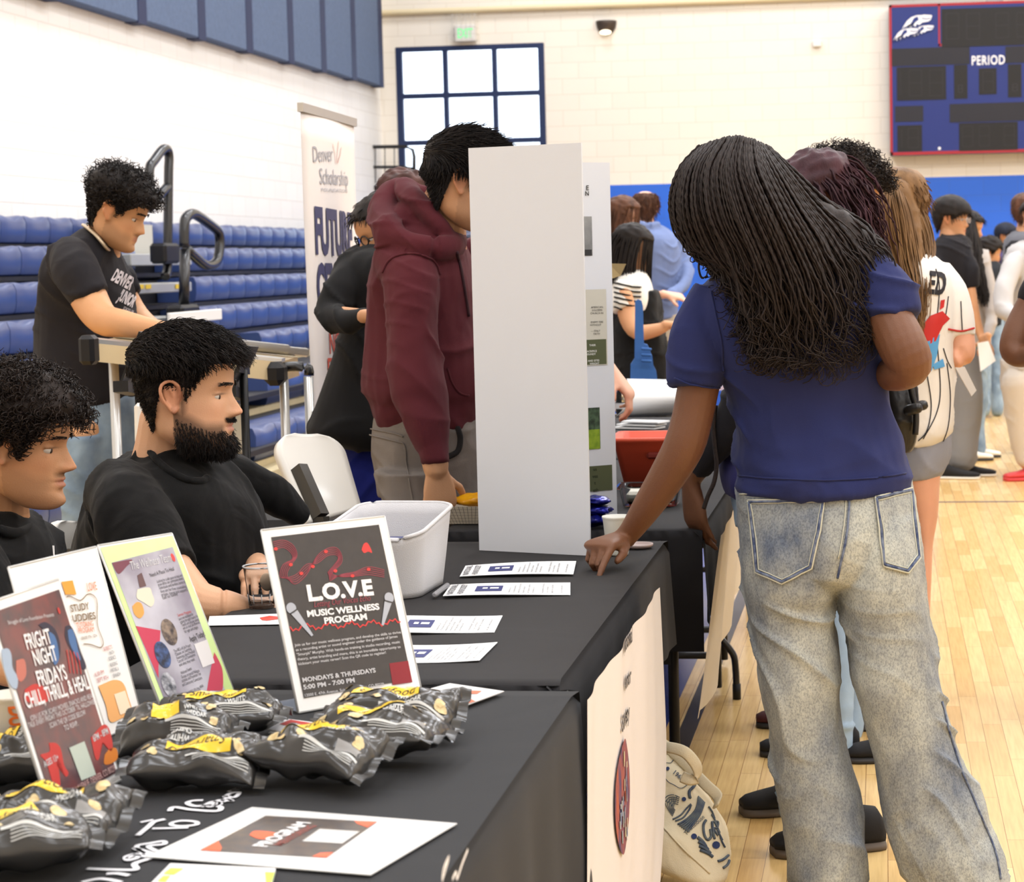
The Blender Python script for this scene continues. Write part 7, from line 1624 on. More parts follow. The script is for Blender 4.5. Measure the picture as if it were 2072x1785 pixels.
# blazer person
M6 = headM(779, 470, 6.3, face=150, pitch=18, s=.97)
r6, c6 = bgp('person in a black blazer, blue trousers and glasses behind the maroon hoodie', PD(740, 900, 6.3), M6, dict(nose=.95), SK_m, H_blk, None,
 [('blazer', tee('blazer_black', (20, 20, 22)), [s_([(500, 735, 830, 6.3, .07), (515, 700, 850, 6.3, .17), (560, 690, 850, 6.3, .2), (640, 694, 850, 6.3, .18), (700, 680, 850, 6.3, .18), (780, 656, 850, 6.3, .2), (840, 638, 850, 6.3, .22), (872, 630, 845, 6.3, .22), (905, 700, 840, 6.3, .18)], 6.3, .18), l_([(712, 540, 6.2, 30), (690, 590, 6.12, 32), (668, 632, 6.08, 27), (700, 650, 5.98, 24), (740, 640, 5.9, 20)])]),
  ('trousers', tee('royal_blue_cloth', (26, 34, 112)), [s_([(860, 680, 845, 6.3, .15), (920, 684, 840, 6.3, .15), (980, 696, 836, 6.3, .14)], 6.3, .15)]+leg2(740, 798, 950, 1430, 6.3, 52, 34))],
 body=[l_([(779, 495, 6.32, 30), (779, 520, 6.34, 34), (779, 560, 6.34, 44)]), s_([(560, 720, 830), (860, 710, 830)], 6.32, .12), l_([(760, 900, 6.3, 40), (745, 1420, 6.25, 24)]), l_([(800, 900, 6.4, 40), (800, 1420, 6.4, 24)]), l_([(700, 560, 6.18, 22), (672, 630, 6.1, 20), (745, 640, 5.88, 15)]), ('H', (PD(750, 640, 5.86), HR-HF*.4, UP), {})],
 cap=lambda x, y, z: np.where(short_pred(.062, -.08, -.06, .05)(x, y, z) > 0, .012, -.005))
gl = MB()
for s2 in (-1, 1): gl.tube([M6 @ Vector((s2*(.032+.019*math.cos(a)), .094-(.032+.019*math.cos(a))*.22, .000+.015*math.sin(a))) for a in np.linspace(0, 6.28, 17)[:-1]], .0024, 6, close=True); gl.tube([M6 @ Vector((s2*.052, .084, .004)), M6 @ Vector((s2*.076, .0, .006))], .002, 6)
gl.tube([M6 @ Vector((-.012, .101, .004)), M6 @ Vector((.012, .101, .004))], .002, 6); gl.obj('glasses', mat('glasses_frame', (34, 28, 28), .25), r6, True)
feet(r6, [(738, fy(6.25), 6.25), (800, fy(6.4), 6.4)], -HF-HR*.5)
# brown-haired head behind the hoodie
M7 = headM(820, 418, 7.4, face=-80, pitch=5)
bgp('person almost hidden behind the maroon hood, only the top of the head showing', PD(820, 900, 7.4), M7, {}, SK_m, H_rd, None, [('dark_shirt', tee('dark_navy', (28, 30, 44)), [s_([(480, 790, 850, 7.4, .07), (500, 762, 880, 7.4, .15), (560, 752, 890, 7.4, .18), (700, 758, 884, 7.4, .16), (860, 762, 880, 7.4, .16)], 7.4, .16)]), ('trousers', M_denim, leg2(795, 845, 840, fy(7.4)-40, 7.4, 40, 26))],
 body=[l_([(820, 450, 7.4, 28), (820, 500, 7.4, 40)]), s_([(520, 780, 860), (860, 780, 860)], 7.4, .1)]+leg2(795, 845, 860, fy(7.4)-30, 7.4, 26, 18), cap=lambda x, y, z: np.where(short(x, y, z) > 0, .018, -.005), capb=.012, eye=False)[0]
# person behind the display board holding white papers
M7b = headM(965, 395, 6.7, face=178, pitch=10)
r7, _ = bgp('person in dark navy hidden behind the white board, one hand showing at its right edge', PD(970, 900, 6.7), M7b, {}, SK_l, H_blk, None, [('patterned_shirt', mat('paisley_navy', (26, 28, 44), .85, c2=(120, 130, 160), vs=26), [s_([(470, 935, 995, 6.7, .07), (490, 880, 1050, 6.7, .15), (560, 866, 1064, 6.7, .18), (700, 876, 1054, 6.7, .16), (860, 880, 1050, 6.7, .16)], 6.7, .16), l_([(900, 510, 6.6, 30), (900, 560, 6.45, 28), (935, 580, 6.35, 24)]), l_([(1035, 520, 6.7, 30), (1080, 620, 6.65, 28), (1130, 680, 6.5, 22)])]), ('trousers', M_denim, leg2(940, 1000, 840, fy(6.7)-40, 6.7, 44, 28))],
 body=[l_([(965, 430, 6.7, 32), (965, 490, 6.7, 44)]), s_([(520, 910, 1020), (860, 910, 1020)], 6.7, .1), l_([(1120, 670, 6.52, 20), (1180, 712, 6.42, 19), (1222, 742, 6.36, 17), (1236, 752, 6.33, 15)]), ('H', (PD(1238, 752, 6.32), HR*.55-UP*.75-HF*.1, HR*.7+UP*.6-HF*.2), dict(curl=(30, 34, 36, 40), thumb=(30, 10)))]+leg2(940, 1000, 860, fy(6.7)-30, 6.7, 26, 18), cap=lambda x, y, z: np.where(short(x, y, z) > 0, .015, -.005), eye=False)
t = thing('paper_folder', 'white folder held beside the maroon hoodie, showing left of the board', 'folder', PD(960, 560, 5.9)); MB().slab([PD(936, 522, 5.9), PD(975, 470, 5.9), PD(1000, 520, 5.95), PD(950, 572, 5.95)], .012).obj('folder_cover', M_paper, t)
# striped shirt woman
M8 = headM(1281, 503, 10.6, face=8, pitch=14, s=.97); hp8 = short_pred(.060, -.10, -.05, .045)
r8, c8 = bgp('person in a striped shirt under a black dress, hands together, facing right', PD(1290, 900, 10.6), M8, {}, SK_m, H_blk, None,
 [('striped_shirt', mat('cream_jersey_base', (226, 222, 214), .85), [s_([(548, 1262, 1300, 10.6, .07), (560, 1246, 1312, 10.6, .13), (590, 1232, 1322, 10.6, .17), (630, 1230, 1326, 10.6, .17)], 10.6, .16), l_([(1262, 575, 10.45, 15), (1258, 605, 10.4, 21), (1262, 628, 10.38, 21)], rnd=False)]),
  ('black_dress', M_blktee, [s_([(588, 1300, 1330, 10.62, .14), (622, 1262, 1340, 10.62, .165), (660, 1240, 1340, 10.6, .175), (700, 1238, 1352, 10.6, .18), (770, 1236, 1364, 10.6, .19), (860, 1234, 1366, 10.6, .19), (980, 1230, 1366, 10.6, .19)], 10.6, .18)])],
 body=[l_([(1276, 525, 10.6, 20), (1272, 550, 10.6, 22), (1272, 580, 10.6, 30)]), s_([(600, 1250, 1310), (900, 1250, 1340)], 10.6, .1), l_([(1262, 600, 10.4, 19), (1272, 645, 10.38, 19), (1292, 672, 10.34, 17), (1330, 667, 10.3, 13), (1352, 658, 10.28, 9)]), ('H', (PD(1354, 657, 10.28), HR-UP*.05, UP), dict(curl=(40, 45, 45, 50))), ('H', (PD(1350, 660, 10.42), HR, UP), dict(left=True, curl=(40, 45, 45, 50)))]+leg2(1275, 1320, 900, fy(10.6)-10, 10.6, 18, 13),
 cap=lambda x, y, z: np.where(hp8(x, y, z) > 0, .018, -.005), st=(hp8, 700, .012, lambda r, n: n*.3+np.array([0, -.3, -1.]), .26, 8, .004, dict(grav=.3, jit=.1, pushr=(.085, .105, .12))))
mb = MB(); pf = project(c8['striped_shirt'], .006)
for k in range(6): P_, _ = cat([(x, -(572+k*9.5+6*math.sin((x-1240)/28)+(x-1240)*.08), 0) for x in (1244, 1262, 1280, 1296)], [(1,)]*4, 5); mb.tube([pf(p[0], p[1]) for p in P_], .0045, 6)
mb.obj('black_stripes', M_blktee, c8['striped_shirt'], True); feet(r8, [(1280, fy(10.5), 10.5), (1322, fy(10.7), 10.7)], HR-HF*.3)
# bald-crowned man in a faded blue shirt
M9 = headM(1305, 424, 13.6, face=-100, pitch=4, s=1.0)
r9, c9 = bgp('person seen from behind in a faded blue long-sleeved shirt by the blue wall', PD(1335, 800, 13.6), M9, {}, SK_l, H_br, None,
 [('blue_shirt', tee('faded_blue', (112, 128, 170), fold=.2, foldscale=6), [s_([(452, 1288, 1326, 13.6, .08), (462, 1278, 1344, 13.6, .14), (485, 1270, 1368, 13.6, .2), (530, 1270, 1380, 13.6, .2), (600, 1276, 1374, 13.6, .18), (645, 1282, 1372, 13.6, .17)], 13.6, .18), l_([(1368, 485, 13.6, 15), (1384, 530, 13.6, 15), (1388, 562, 13.5, 13), (1376, 585, 13.4, 12), (1350, 600, 13.3, 10)]), l_([(1280, 490, 13.6, 14), (1272, 560, 13.5, 13)]), l_([(1286, 454, 13.52, 9), (1306, 458, 13.45, 10), (1328, 456, 13.52, 9)])]),
  ('trousers', tee('khaki_cloth', (176, 164, 146)), [s_([(635, 1290, 1376, 13.6, .15), (690, 1292, 1380, 13.6, .15)], 13.6, .15)]+leg2(1312, 1358, 670, fy(13.6)-20, 13.6, 24, 16))],
 body=[l_([(1305, 440, 13.6, 17), (1305, 470, 13.6, 22)]), s_([(490, 1290, 1350), (680, 1300, 1360)], 13.6, .1)]+leg2(1312, 1358, 690, fy(13.6)-10, 13.6, 14, 10), cap=lambda x, y, z: np.where((short(x, y, z) > 0) & (z < .098), .006, -.006), eye=False)
feet(r9, [(1312, fy(13.5), 13.5), (1358, fy(13.7), 13.7)], HF)
# brown-haired woman beside him, hand gesturing
M10 = headM(1262, 440, 12.6, face=20, pitch=8, s=.98); hp10 = short_pred(.062, -.1, -.06, .045)
r10, _ = bgp('person in a dark top stretching one hand out behind the striped shirt', PD(1255, 800, 12.6), M10, {}, SK_l, H_br, None, [('dark_top', M_btee2, [s_([(480, 1245, 1280, 12.6, .07), (495, 1228, 1300, 12.6, .15), (560, 1224, 1302, 12.6, .16), (700, 1226, 1300, 12.6, .16), (820, 1226, 1300, 12.6, .16)], 12.6, .16), l_([(1290, 510, 12.6, 12), (1300, 570, 12.5, 13)])]), ('trousers', M_denim, leg2(1248, 1280, 800, fy(12.6)-20, 12.6, 22, 16))],
 body=[l_([(1262, 455, 12.6, 16), (1262, 500, 12.6, 20)]), s_([(520, 1240, 1290), (820, 1240, 1290)], 12.6, .1), l_([(1298, 560, 12.5, 11), (1308, 602, 12.3, 11), (1330, 598, 12.1, 9), (1346, 596, 12.0, 8)]), ('H', (PD(1348, 596, 12.0), HR-UP*.22, UP+HR*.2-HF*.4), dict(curl=(10, 18, 26, 34), thumb=(30, 10), spread=12))]+leg2(1248, 1280, 810, fy(12.6)-10, 12.6, 14, 10), cap=lambda x, y, z: np.where(hp10(x, y, z) > 0, .02, -.005), st=(hp10, 500, .012, lambda r, n: n*.3+np.array([0, -.3, -1.]), .2, 7, .004, dict(grav=.3, jit=.1, pushr=(.085, .105, .12))))
feet(r10, [(1250, fy(12.5), 12.5), (1280, fy(12.7), 12.7)], HR)
# person beyond the foreground woman, black sleeve, hand over the table
M11 = headM(1652, 412, 5.35, face=175, pitch=24)
r11, _ = bgp('person in a black sweater behind the navy T-shirt, hand hanging over the table', PD(1600, 1000, 5.15), M11, {}, SK_d, hairmat('plum', (52, 32, 38)), None,
 [('black_sweater', M_btee2, [s_([(490, 1600, 1690, 5.3, .08), (515, 1560, 1730, 5.28, .17), (580, 1545, 1745, 5.26, .2), (700, 1545, 1735, 5.22, .18), (850, 1535, 1720, 5.2, .18), (960, 1530, 1715, 5.2, .18)], 5.25, .18), l_([(1575, 560, 5.1, 44), (1545, 680, 5.0, 46), (1510, 800, 5.0, 45), (1470, 875, 5.04, 40), (1432, 925, 5.08, 30), (1414, 950, 5.1, 26)], rnd=False)]),
  ('indigo_shirt_tail', tee('indigo', (44, 42, 92)), [s_([(850, 1476, 1710, 5.17, .16), (900, 1462, 1710, 5.15, .16), (960, 1456, 1705, 5.1, .16), (1000, 1466, 1700, 5.1, .15)], 5.1, .15)]), ('blue_jeans', M_denim, [s_([(930, 1474, 1700, 5.1, .15), (1000, 1482, 1700, 5.1, .15), (1060, 1486, 1700, 5.1, .15)], 5.1, .15), l_([(1545, 1020, 4.98, 56), (1575, 1300, 4.95, 40), (1602, 1560, 4.92, 30), (1608, 1640, 4.9, 30)]), l_([(1640, 1020, 5.2, 56), (1620, 1300, 5.2, 40), (1612, 1580, 5.2, 32)])])],
 body=[l_([(1650, 440, 5.35, 40), (1645, 500, 5.32, 52)]), s_([(560, 1580, 1710), (900, 1560, 1700)], 5.25, .12), l_([(1470, 880, 5.04, 26), (1418, 945, 5.1, 22), (1402, 968, 5.12, 19), (1398, 980, 5.12, 18)]), ('H', (PD(1398, 984, 5.12), -UP*.95+HR*.14, HR*-.8-HF*.6), dict(left=False, curl=(16, 22, 14, 8), thumb=(18, 20), spread=9)), l_([(1560, 1040, 4.98, 34), (1606, 1640, 4.9, 20)]), l_([(1640, 1040, 5.2, 34), (1612, 1580, 5.2, 20)])],
 cap=lambda x, y, z: np.where(hp10(x, y, z) > 0, .02, -.005), capb=.012, st=(hp10, 260, .012, lambda r, n: n*.4+np.array([0, -.5, -1.]), .2, 10, .004, dict(grav=.2, jit=.2, curl=.004, freq=3, pushr=(.09, .11, .125))))
MB().tube([PD(x, y, 5.0) for x, y in ((1448, 820), (1444, 860), (1446, 900), (1450, 940), (1445, 975), (1432, 1005), (1424, 1030))], .0055, 8, sub=5).obj('hanging_braid', M_braid, r11, True)
for (tx, ty, hx, hy) in ((1497, 1650, 1600, 1652), (1560, 1732, 1660, 1735)): shoe('shoe', PZ(tx, ty, 0), PZ(tx, ty, 0)+HR*.27+HF*.06, r11, M_shoeb, mat('grey_brown_sole', (96, 86, 78), .7), w=.05, h=.085, sole=.026)
# curly afro person
M12 = headM(1712, 408, 5.95, face=5, pitch=10)
r12, _ = bgp('person in dark top and light-blue jeans behind the navy T-shirt and white jersey', PD(1720, 900, 5.95), M12, {}, SK_m, H_dkb, None,
 [('dark_top', M_btee2, [s_([(475, 1680, 1750, 5.95, .08), (500, 1650, 1785, 5.95, .17), (600, 1640, 1790, 5.95, .19), (800, 1650, 1785, 5.95, .17), (930, 1650, 1785, 5.95, .17)], 5.95, .17)]), ('light_jeans', M_ltj, [s_([(900, 1650, 1785, 5.95, .15), (1000, 1655, 1780, 5.95, .15)], 5.95, .15)]+[l_([(1700, 980, 5.85, 42), (1700, 1250, 5.82, 33), (1700, 1400, 5.8, 30), (1702, 1500, 5.8, 28)]), l_([(1735, 980, 6.1, 42), (1730, 1250, 6.1, 30), (1722, 1480, 6.1, 28)])])],
 body=[l_([(1712, 440, 5.95, 38), (1712, 500, 5.95, 46)]), s_([(560, 1670, 1760), (900, 1670, 1760)], 5.95, .12), l_([(1700, 980, 5.85, 26), (1702, 1510, 5.8, 18)]), l_([(1735, 980, 6.1, 26), (1724, 1480, 6.1, 18)])],
 cap=lambda x, y, z: np.where(short_pred(.048, -.07, -.02, .066)(x, y, z) > 0, .034, -.005), capb=.014, st=(short_pred(.046, -.07, -.02, .066), 1500, .02, lambda r, n: n, .042, 14, .0016, dict(jit=.4, curl=.006, freq=2.5, taper=.6)))
for x, y in ((1700, 1540), (1560, 1528)): shoe('shoe', PZ(x-25 if x < 1600 else x, y, 0)+(-HR*.0), PZ(x, y, 0)+HR*.25, r12, M_shoeb, M_soleb)
# grey trousered pair of legs next to them
rg = person('person in grey trousers and maroon shoes hidden behind the acid-washed jeans', PD(1730, 900, 6.6)); Mg = headM(1775, 440, 6.6, face=150, pitch=10); mb = MB(); add_head(mb, Mg, {}); Lb(mb, [(1775, 460, 6.6, 30), (1775, 520, 6.6, 40)]); S(mb, [(540, 1740, 1810), (900, 1720, 1790)], 6.6, .1)
for x, d in ((1705, 6.5), (1718, 6.75)): Lb(mb, [(1745, 900, d, 26), (x, 1380, d, 16)])
body_mesh(rg, mb, .01, SK_d, Mg, {}); hair_cap('hair', Mg, lambda x, y, z: np.where(short(x, y, z) > 0, .01, -.005), H_blk, rg)
mb = MB(); S(mb, [(490, 1740, 1810, 6.6, .1), (520, 1712, 1830, 6.6, .17), (700, 1712, 1815, 6.6, .17), (920, 1705, 1800, 6.6, .16)], 6.6, .16); remesh('grey_top', mb, .012, M_btee2, rg)
mb = MB(); S(mb, [(900, 1705, 1800, 6.6, .14), (980, 1705, 1795, 6.6, .14)], 6.6, .14); Lb(mb, [(1730, 960, 6.5, 42), (1714, 1200, 6.5, 34), (1702, 1390, 6.5, 30)]); Lb(mb, [(1760, 960, 6.75, 40), (1722, 1200, 6.75, 34), (1716, 1380, 6.75, 28)]); remesh('grey_trousers', mb, .01, tee('warm_grey', (120, 112, 116)), rg)
for x, y in ((1528, 1470), (1600, 1478)): shoe('shoe', PZ(x, y, 0), PZ(x, y, 0)+HR*.26, rg, mat('maroon_suede', (74, 32, 36), .85), M_soleb)
# woman in the baseball jersey
M13 = headM(1812, 425, 6.4, face=-150, pitch=14, s=.98); hp13 = short_pred(.066, -.11, -.06, .055)
M_jer = mat('white_jersey', (236, 230, 222), .7, bump=.15, bs=500, fold=.15, foldscale=8)
r13, c13 = bgp('person in a white pinstriped baseball jersey and grey shorts seen from behind', PD(1850, 1100, 6.4), M13, {}, skin('fair', (232, 172, 142)), H_bl, None,
 [('baseball_jersey', M_jer, [s_([(500, 1795, 1865, 6.4, .08), (520, 1760, 1895, 6.4, .15), (560, 1745, 1920, 6.4, .2), (640, 1745, 1928, 6.4, .2), (700, 1760, 1926, 6.4, .19), (760, 1765, 1930, 6.4, .19), (820, 1770, 1926, 6.4, .19), (870, 1772, 1922, 6.4, .19), (896, 1775, 1900, 6.4, .17)], 6.4, .19), l_([(1895, 545, 6.4, 30), (1922, 590, 6.38, 33), (1940, 640, 6.36, 32), (1946, 682, 6.35, 29)], rnd=False)]),
  ('grey_shorts', tee('heather_grey', (150, 152, 164)), [s_([(870, 1775, 1920, 6.4, .16), (920, 1778, 1918, 6.4, .16), (950, 1785, 1908, 6.4, .15), (962, 1790, 1902, 6.4, .14)], 6.4, .15)])],
 body=[l_([(1816, 455, 6.4, 32), (1825, 500, 6.4, 42)]), s_([(560, 1780, 1890), (900, 1790, 1900)], 6.4, .12), l_([(1935, 600, 6.37, 24), (1946, 680, 6.35, 26), (1948, 716, 6.34, 25), (1935, 724, 6.34, 20), (1900, 712, 6.5, 17), (1870, 700, 6.7, 15)]), ('H', (PD(1868, 698, 6.72), HF*.8-HR*.5, UP), dict(s=.95)),
  s_([(930, 1800, 1912, 6.36, .10), (960, 1805, 1902, 6.36, .098), (1040, 1835, 1897, 6.36, .075), (1100, 1850, 1887, 6.36, .06), (1160, 1850, 1884, 6.36, .062), (1260, 1848, 1880, 6.36, .055), (1390, 1852, 1875, 6.36, .04)], 6.36, .08), l_([(1820, 940, 6.5, 44), (1824, 1100, 6.5, 32), (1822, 1390, 6.5, 18)])],
 cap=lambda x, y, z: np.where(hp13(x, y, z) > 0, .016, -.005), capb=.002, famp=.007)
# long hair: strands falling from the crown over the back and shoulder
G13 = np.array([[(1790, 372, 6.34), (1755, 395, 6.28), (1735, 440, 6.26), (1738, 500, 6.26), (1765, 560, 6.24), (1800, 640, 6.18)], [(1800, 364, 6.32), (1785, 400, 6.22), (1785, 460, 6.2), (1800, 530, 6.2), (1825, 600, 6.17), (1850, 690, 6.15)], [(1808, 364, 6.32), (1820, 400, 6.24), (1835, 460, 6.22), (1845, 530, 6.2), (1856, 600, 6.16), (1865, 680, 6.15)], [(1815, 368, 6.36), (1850, 395, 6.36), (1872, 440, 6.36), (1888, 500, 6.34), (1880, 560, 6.22), (1872, 640, 6.17)]], float)
def sheet_hair(G, n, rad, m, par, name, jit=3.0, nseg=26, seed=1):
    rg_ = np.random.default_rng(seed); V = []
    for b in range(n):
        u = (b+rg_.random())/n*(len(G)-1); i = min(int(u), len(G)-2); g = G[i]*(1-u+i)+G[i+1]*(u-i); g = g+rg_.normal(0, jit, 3)*np.array([1, .6, .003]); P_, _ = cat(list(g), [(1,)]*len(g), 6); P_ = np.array(P_); k = len(P_); tt = np.linspace(0, (k-1)*rg_.uniform(.82, 1), nseg); ii = np.minimum(tt.astype(int), k-2); f_ = (tt-ii)[:, None]; P_ = P_[ii]*(1-f_)+P_[ii+1]*f_
        w = np.linspace(0, 1, nseg); P_[:, 0] += 4*np.sin(w*12+rg_.uniform(0, 6))*w; P_[:, 2] += rg_.uniform(0, .05)*w**.5; W_ = np.array([PD(*q) for q in P_]); T_ = np.gradient(W_, axis=0); T_ /= np.linalg.norm(T_, axis=1, keepdims=True); a1 = np.cross(T_, np.array(HF)); a1 /= np.linalg.norm(a1, axis=1, keepdims=True)+1e-9; a2 = np.cross(T_, a1); r_ = rad*(1-.7*w**2)[:, None]
        V.append(np.stack([W_+a1*math.cos(q*2.094)*r_+a2*math.sin(q*2.094)*r_ for q in range(3)], 1).reshape(-1, 3))
    st_ = nseg*3; k = np.arange(nseg-1)[:, None]; j = np.arange(3)[None]; f = np.stack([k*3+j, k*3+(j+1) % 3, (k+1)*3+(j+1) % 3, (k+1)*3+j], -1).reshape(-1, 4); F = (f[None]+(np.arange(n)*st_)[:, None, None]).reshape(-1, 4)
    return rawmesh(name, np.concatenate(V), F.tolist(), m, par)
sheet_hair(G13, 900, .0032, H_bl, r13, 'long_hair')
mb = MB(); Lb(mb, [(1806, 400, 6.34, 46, 50), (1806, 460, 6.32, 58, 46), (1815, 530, 6.26, 54, 24), (1835, 600, 6.2, 38, 16), (1850, 660, 6.17, 20, 10)], sub=4); remesh('hair_mass', mb, .01, H_bl, r13, disp=folds(.008, 12, (1, 1, .2), 3))
jo = c13['baseball_jersey']; M_pin = mat('pinstripe_ink', (40, 38, 44), .8); M_jr = mat('jersey_red', (196, 44, 40), .7); M_jb = mat('jersey_blue', (90, 160, 214), .7)
for P_ in ([(1893, 545), (1900, 580), (1896, 640), (1892, 690)], [(1918, 600), (1912, 640), (1902, 668)], [(1944, 610), (1946, 650), (1947, 668)], [(1896, 700), (1902, 790), (1893, 840), (1868, 888)], [(1915, 735), (1922, 800), (1918, 860), (1908, 892)], [(1876, 760), (1884, 820), (1876, 870), (1858, 892)], [(1908, 705), (1916, 730), (1924, 745)]): seam('pinstripe', jo, P_, .0016, M_pin)
seam('cuff_stripe', jo, [(1918, 666), (1945, 670), (1970, 664)], .003, M_jr)
pf = project(jo, .004); mb = MB(); mb.text('ED', pf, 1874, -592, 44, w=36, rot=-.12, bold=2); mb.obj('jersey_lettering', M_pin, jo)
for m_, P_ in ((M_jr, [(1880, 640), (1905, 630), (1920, 645), (1905, 660), (1892, 690), (1872, 700), (1866, 660)]), (M_jr, [(1902, 608), (1910, 606), (1908, 622), (1900, 628)]), (M_jb, [(1876, 690), (1900, 676), (1894, 720), (1884, 750), (1870, 760)]), (M_jb, [(1886, 738), (1906, 726), (1910, 742), (1890, 748)])): patch('graphic_print', jo, dense(P_, 2), m_, .004)
feet(r13, [(1862, fy(6.36), 6.36), (1824, fy(6.5), 6.5)], HF)
t = thing('folded_papers', 'folded white papers held at the hip beside the baseball jersey', 'papers', PD(1950, 780, 6.7)); MB().slab([PD(1932, 742, 6.7), PD(1952, 742, 6.7), PD(1976, 790, 6.7), PD(1966, 802, 6.7)], .01).obj('paper_sheets', M_paper, t)
# handbag
hb = thing('handbag', 'black leather handbag with buckled strap at the hip beside the white jersey', 'bag', PD(1822, 850, 6.1)); M_lea = mat('black_leather', (26, 23, 22), .35, spec=.5, bump=.4, bs=60, fold=.3, foldscale=10)
mb = MB(); S(mb, [(768, 1788, 1852, 6.08, .05), (800, 1784, 1856, 6.08, .07), (850, 1788, 1856, 6.08, .075), (895, 1798, 1850, 6.08, .06), (912, 1806, 1836, 6.08, .04)], 6.08, .06, sq=3); o = remesh('bag_body', mb, .007, M_lea, hb, disp=folds(.008, 9, (1, 1, .5), 4))
MB().tube([PD(x, y, 5.98) for x, y in ((1840, 770), (1846, 800), (1852, 822), (1854, 850), (1852, 880))], (.009), 8, sub=4).obj('strap', M_lea, hb, True)
mb = MB(); mb.tube([PD(1838, 830, 5.96), PD(1856, 826, 5.95)], .016, 12, rnd=True); mb.tube([PD(1858, 822, 6.0), PD(1868, 820, 6.0)], .015, 12, rnd=True); mb.obj('buckle', M_lea, hb, True)
MB().tube([PD(x, y, 6.05) for x, y in ((1852, 780), (1800, 640), (1780, 560))], .008, 8, sub=3).obj('shoulder_strap', M_lea, hb, True)
# tall man with glasses
M15 = headM(1926, 443, 13.2, face=22, pitch=6, s=1.08); P15 = dict(nose=.85, wide=1.04)
r15, _ = bgp('person in glasses, black T-shirt, grey trousers and black shoes with white soles', PD(1940, 800, 13.2), M15, P15, SK_m, H_blk, None,
 [('black_tshirt', M_btee2, [s_([(476, 1905, 1945, 13.2, .08), (488, 1892, 1962, 13.2, .17), (530, 1886, 1968, 13.2, .2), (600, 1890, 1966, 13.2, .18), (660, 1892, 1962, 13.2, .17), (700, 1894, 1960, 13.2, .17)], 13.2, .18), l_([(1950, 500, 13.1, 16), (1962, 545, 13.05, 18), (1966, 582, 13.05, 17)], rnd=False)]), ('grey_trousers', tee('grey_cargo', (128, 128, 130)), [s_([(680, 1896, 1962, 13.2, .16), (740, 1896, 1966, 13.2, .16)], 13.2, .16), l_([(1922, 730, 13.3, 26), (1922, 920, 13.3, 24)]), l_([(1948, 730, 13.1, 34), (1954, 800, 13.1, 36), (1950, 880, 13.1, 30), (1945, 926, 13.1, 30)])])],
 body=[l_([(1920, 460, 13.2, 17), (1920, 490, 13.2, 22)]), s_([(500, 1900, 1950), (700, 1900, 1950)], 13.2, .1), l_([(1960, 560, 13.05, 11), (1970, 620, 13.02, 10), (1980, 665, 13.0, 9), (1988, 686, 12.98, 7)]), ('H', (PD(1989, 688, 12.98), -UP+HR*.4, -HF), dict(curl=(20, 24, 28, 30)))]+[l_([(1922, 740, 13.3, 14), (1922, 940, 13.3, 10)]), l_([(1948, 740, 13.1, 14), (1946, 940, 13.1, 10)])],
 cap=lambda x, y, z: np.where(short_pred(.035, -.06, -.005, .07)(x, y, z) > 0, .026, -.005), capb=.003)
gl = MB()
for s2 in (-1, 1): gl.tube([M15 @ Vector((s2*(.031+.019*math.cos(a)), .100, .000+.016*math.sin(a))) for a in np.linspace(0, 6.28, 15)[:-1]], .0022, 6, close=True); gl.tube([M15 @ Vector((s2*.05, .097, .004)), M15 @ Vector((s2*.076, .0, .006))], .002, 6)
gl.obj('glasses', mat('silver_frame', (210, 200, 196), .25, metal=.5), r15, True)
feet(r15, [(1922, fy(13.0), 13.0), (1955, fy(13.15), 13.15)], HR-HF*.35, None, M_solew, .32)
# woman with long black hair in grey hoodie
M16 = headM(1962, 462, 14.2, face=28, pitch=12, s=.95)
r16, _ = bgp('person in a pale grey hoodie and jeans just behind the person in glasses', PD(1975, 800, 14.2), M16, {}, SK_m, H_blk, None,
 [('grey_hoodie', tee('pale_grey_fleece', (176, 168, 162)), [s_([(505, 1955, 1990, 14.2, .08), (518, 1944, 2002, 14.2, .15), (580, 1942, 2006, 14.2, .17), (700, 1944, 2002, 14.2, .16)], 14.2, .16), l_([(1990, 525, 14.1, 13), (2002, 580, 14.05, 14), (2006, 640, 14.0, 12), (2000, 675, 13.95, 9)])]), ('jeans', M_denim, leg2(1962, 1982, 700, fy(14.2)-16, 14.2, 18, 12))],
 body=[l_([(1962, 480, 14.2, 14), (1966, 520, 14.2, 18)]), s_([(540, 1950, 1990), (700, 1950, 1990)], 14.2, .1), l_([(2004, 640, 14, 7), (1998, 680, 13.95, 6)]), ('H', (PD(1997, 684, 13.9), -UP-HR*.3, -HF), {})]+leg2(1962, 1982, 710, fy(14.2)-8, 14.2, 10, 7), cap=lambda x, y, z: np.where(hp8(x, y, z) > 0, .014, -.005))
G16 = np.array([[(1960, 440, 14.1), (1950, 480, 14.0), (1952, 540, 13.98), (1962, 600, 13.96)], [(1968, 440, 14.1), (1974, 490, 14.02), (1980, 550, 13.97), (1992, 625, 13.95)], [(1970, 445, 14.15), (1984, 500, 14.1), (1992, 560, 14.0), (2000, 610, 13.98)]], float)
sheet_hair(G16, 260, .006, H_blk, r16, 'long_hair', jit=1.2, seed=4); feet(r16, [(1962, fy(14.1), 14.1), (1978, fy(14.3), 14.3)], HR, M_solew, M_soleb)
t = thing('paper_sheet', 'white sheet of paper held low by the person in glasses', 'paper', PD(1995, 720, 12.9)); MB().slab([PD(1978, 694, 12.9), PD(2000, 690, 12.9), PD(2015, 730, 12.9), PD(1984, 752, 12.9)], .006).obj('sheet', M_paper, t)
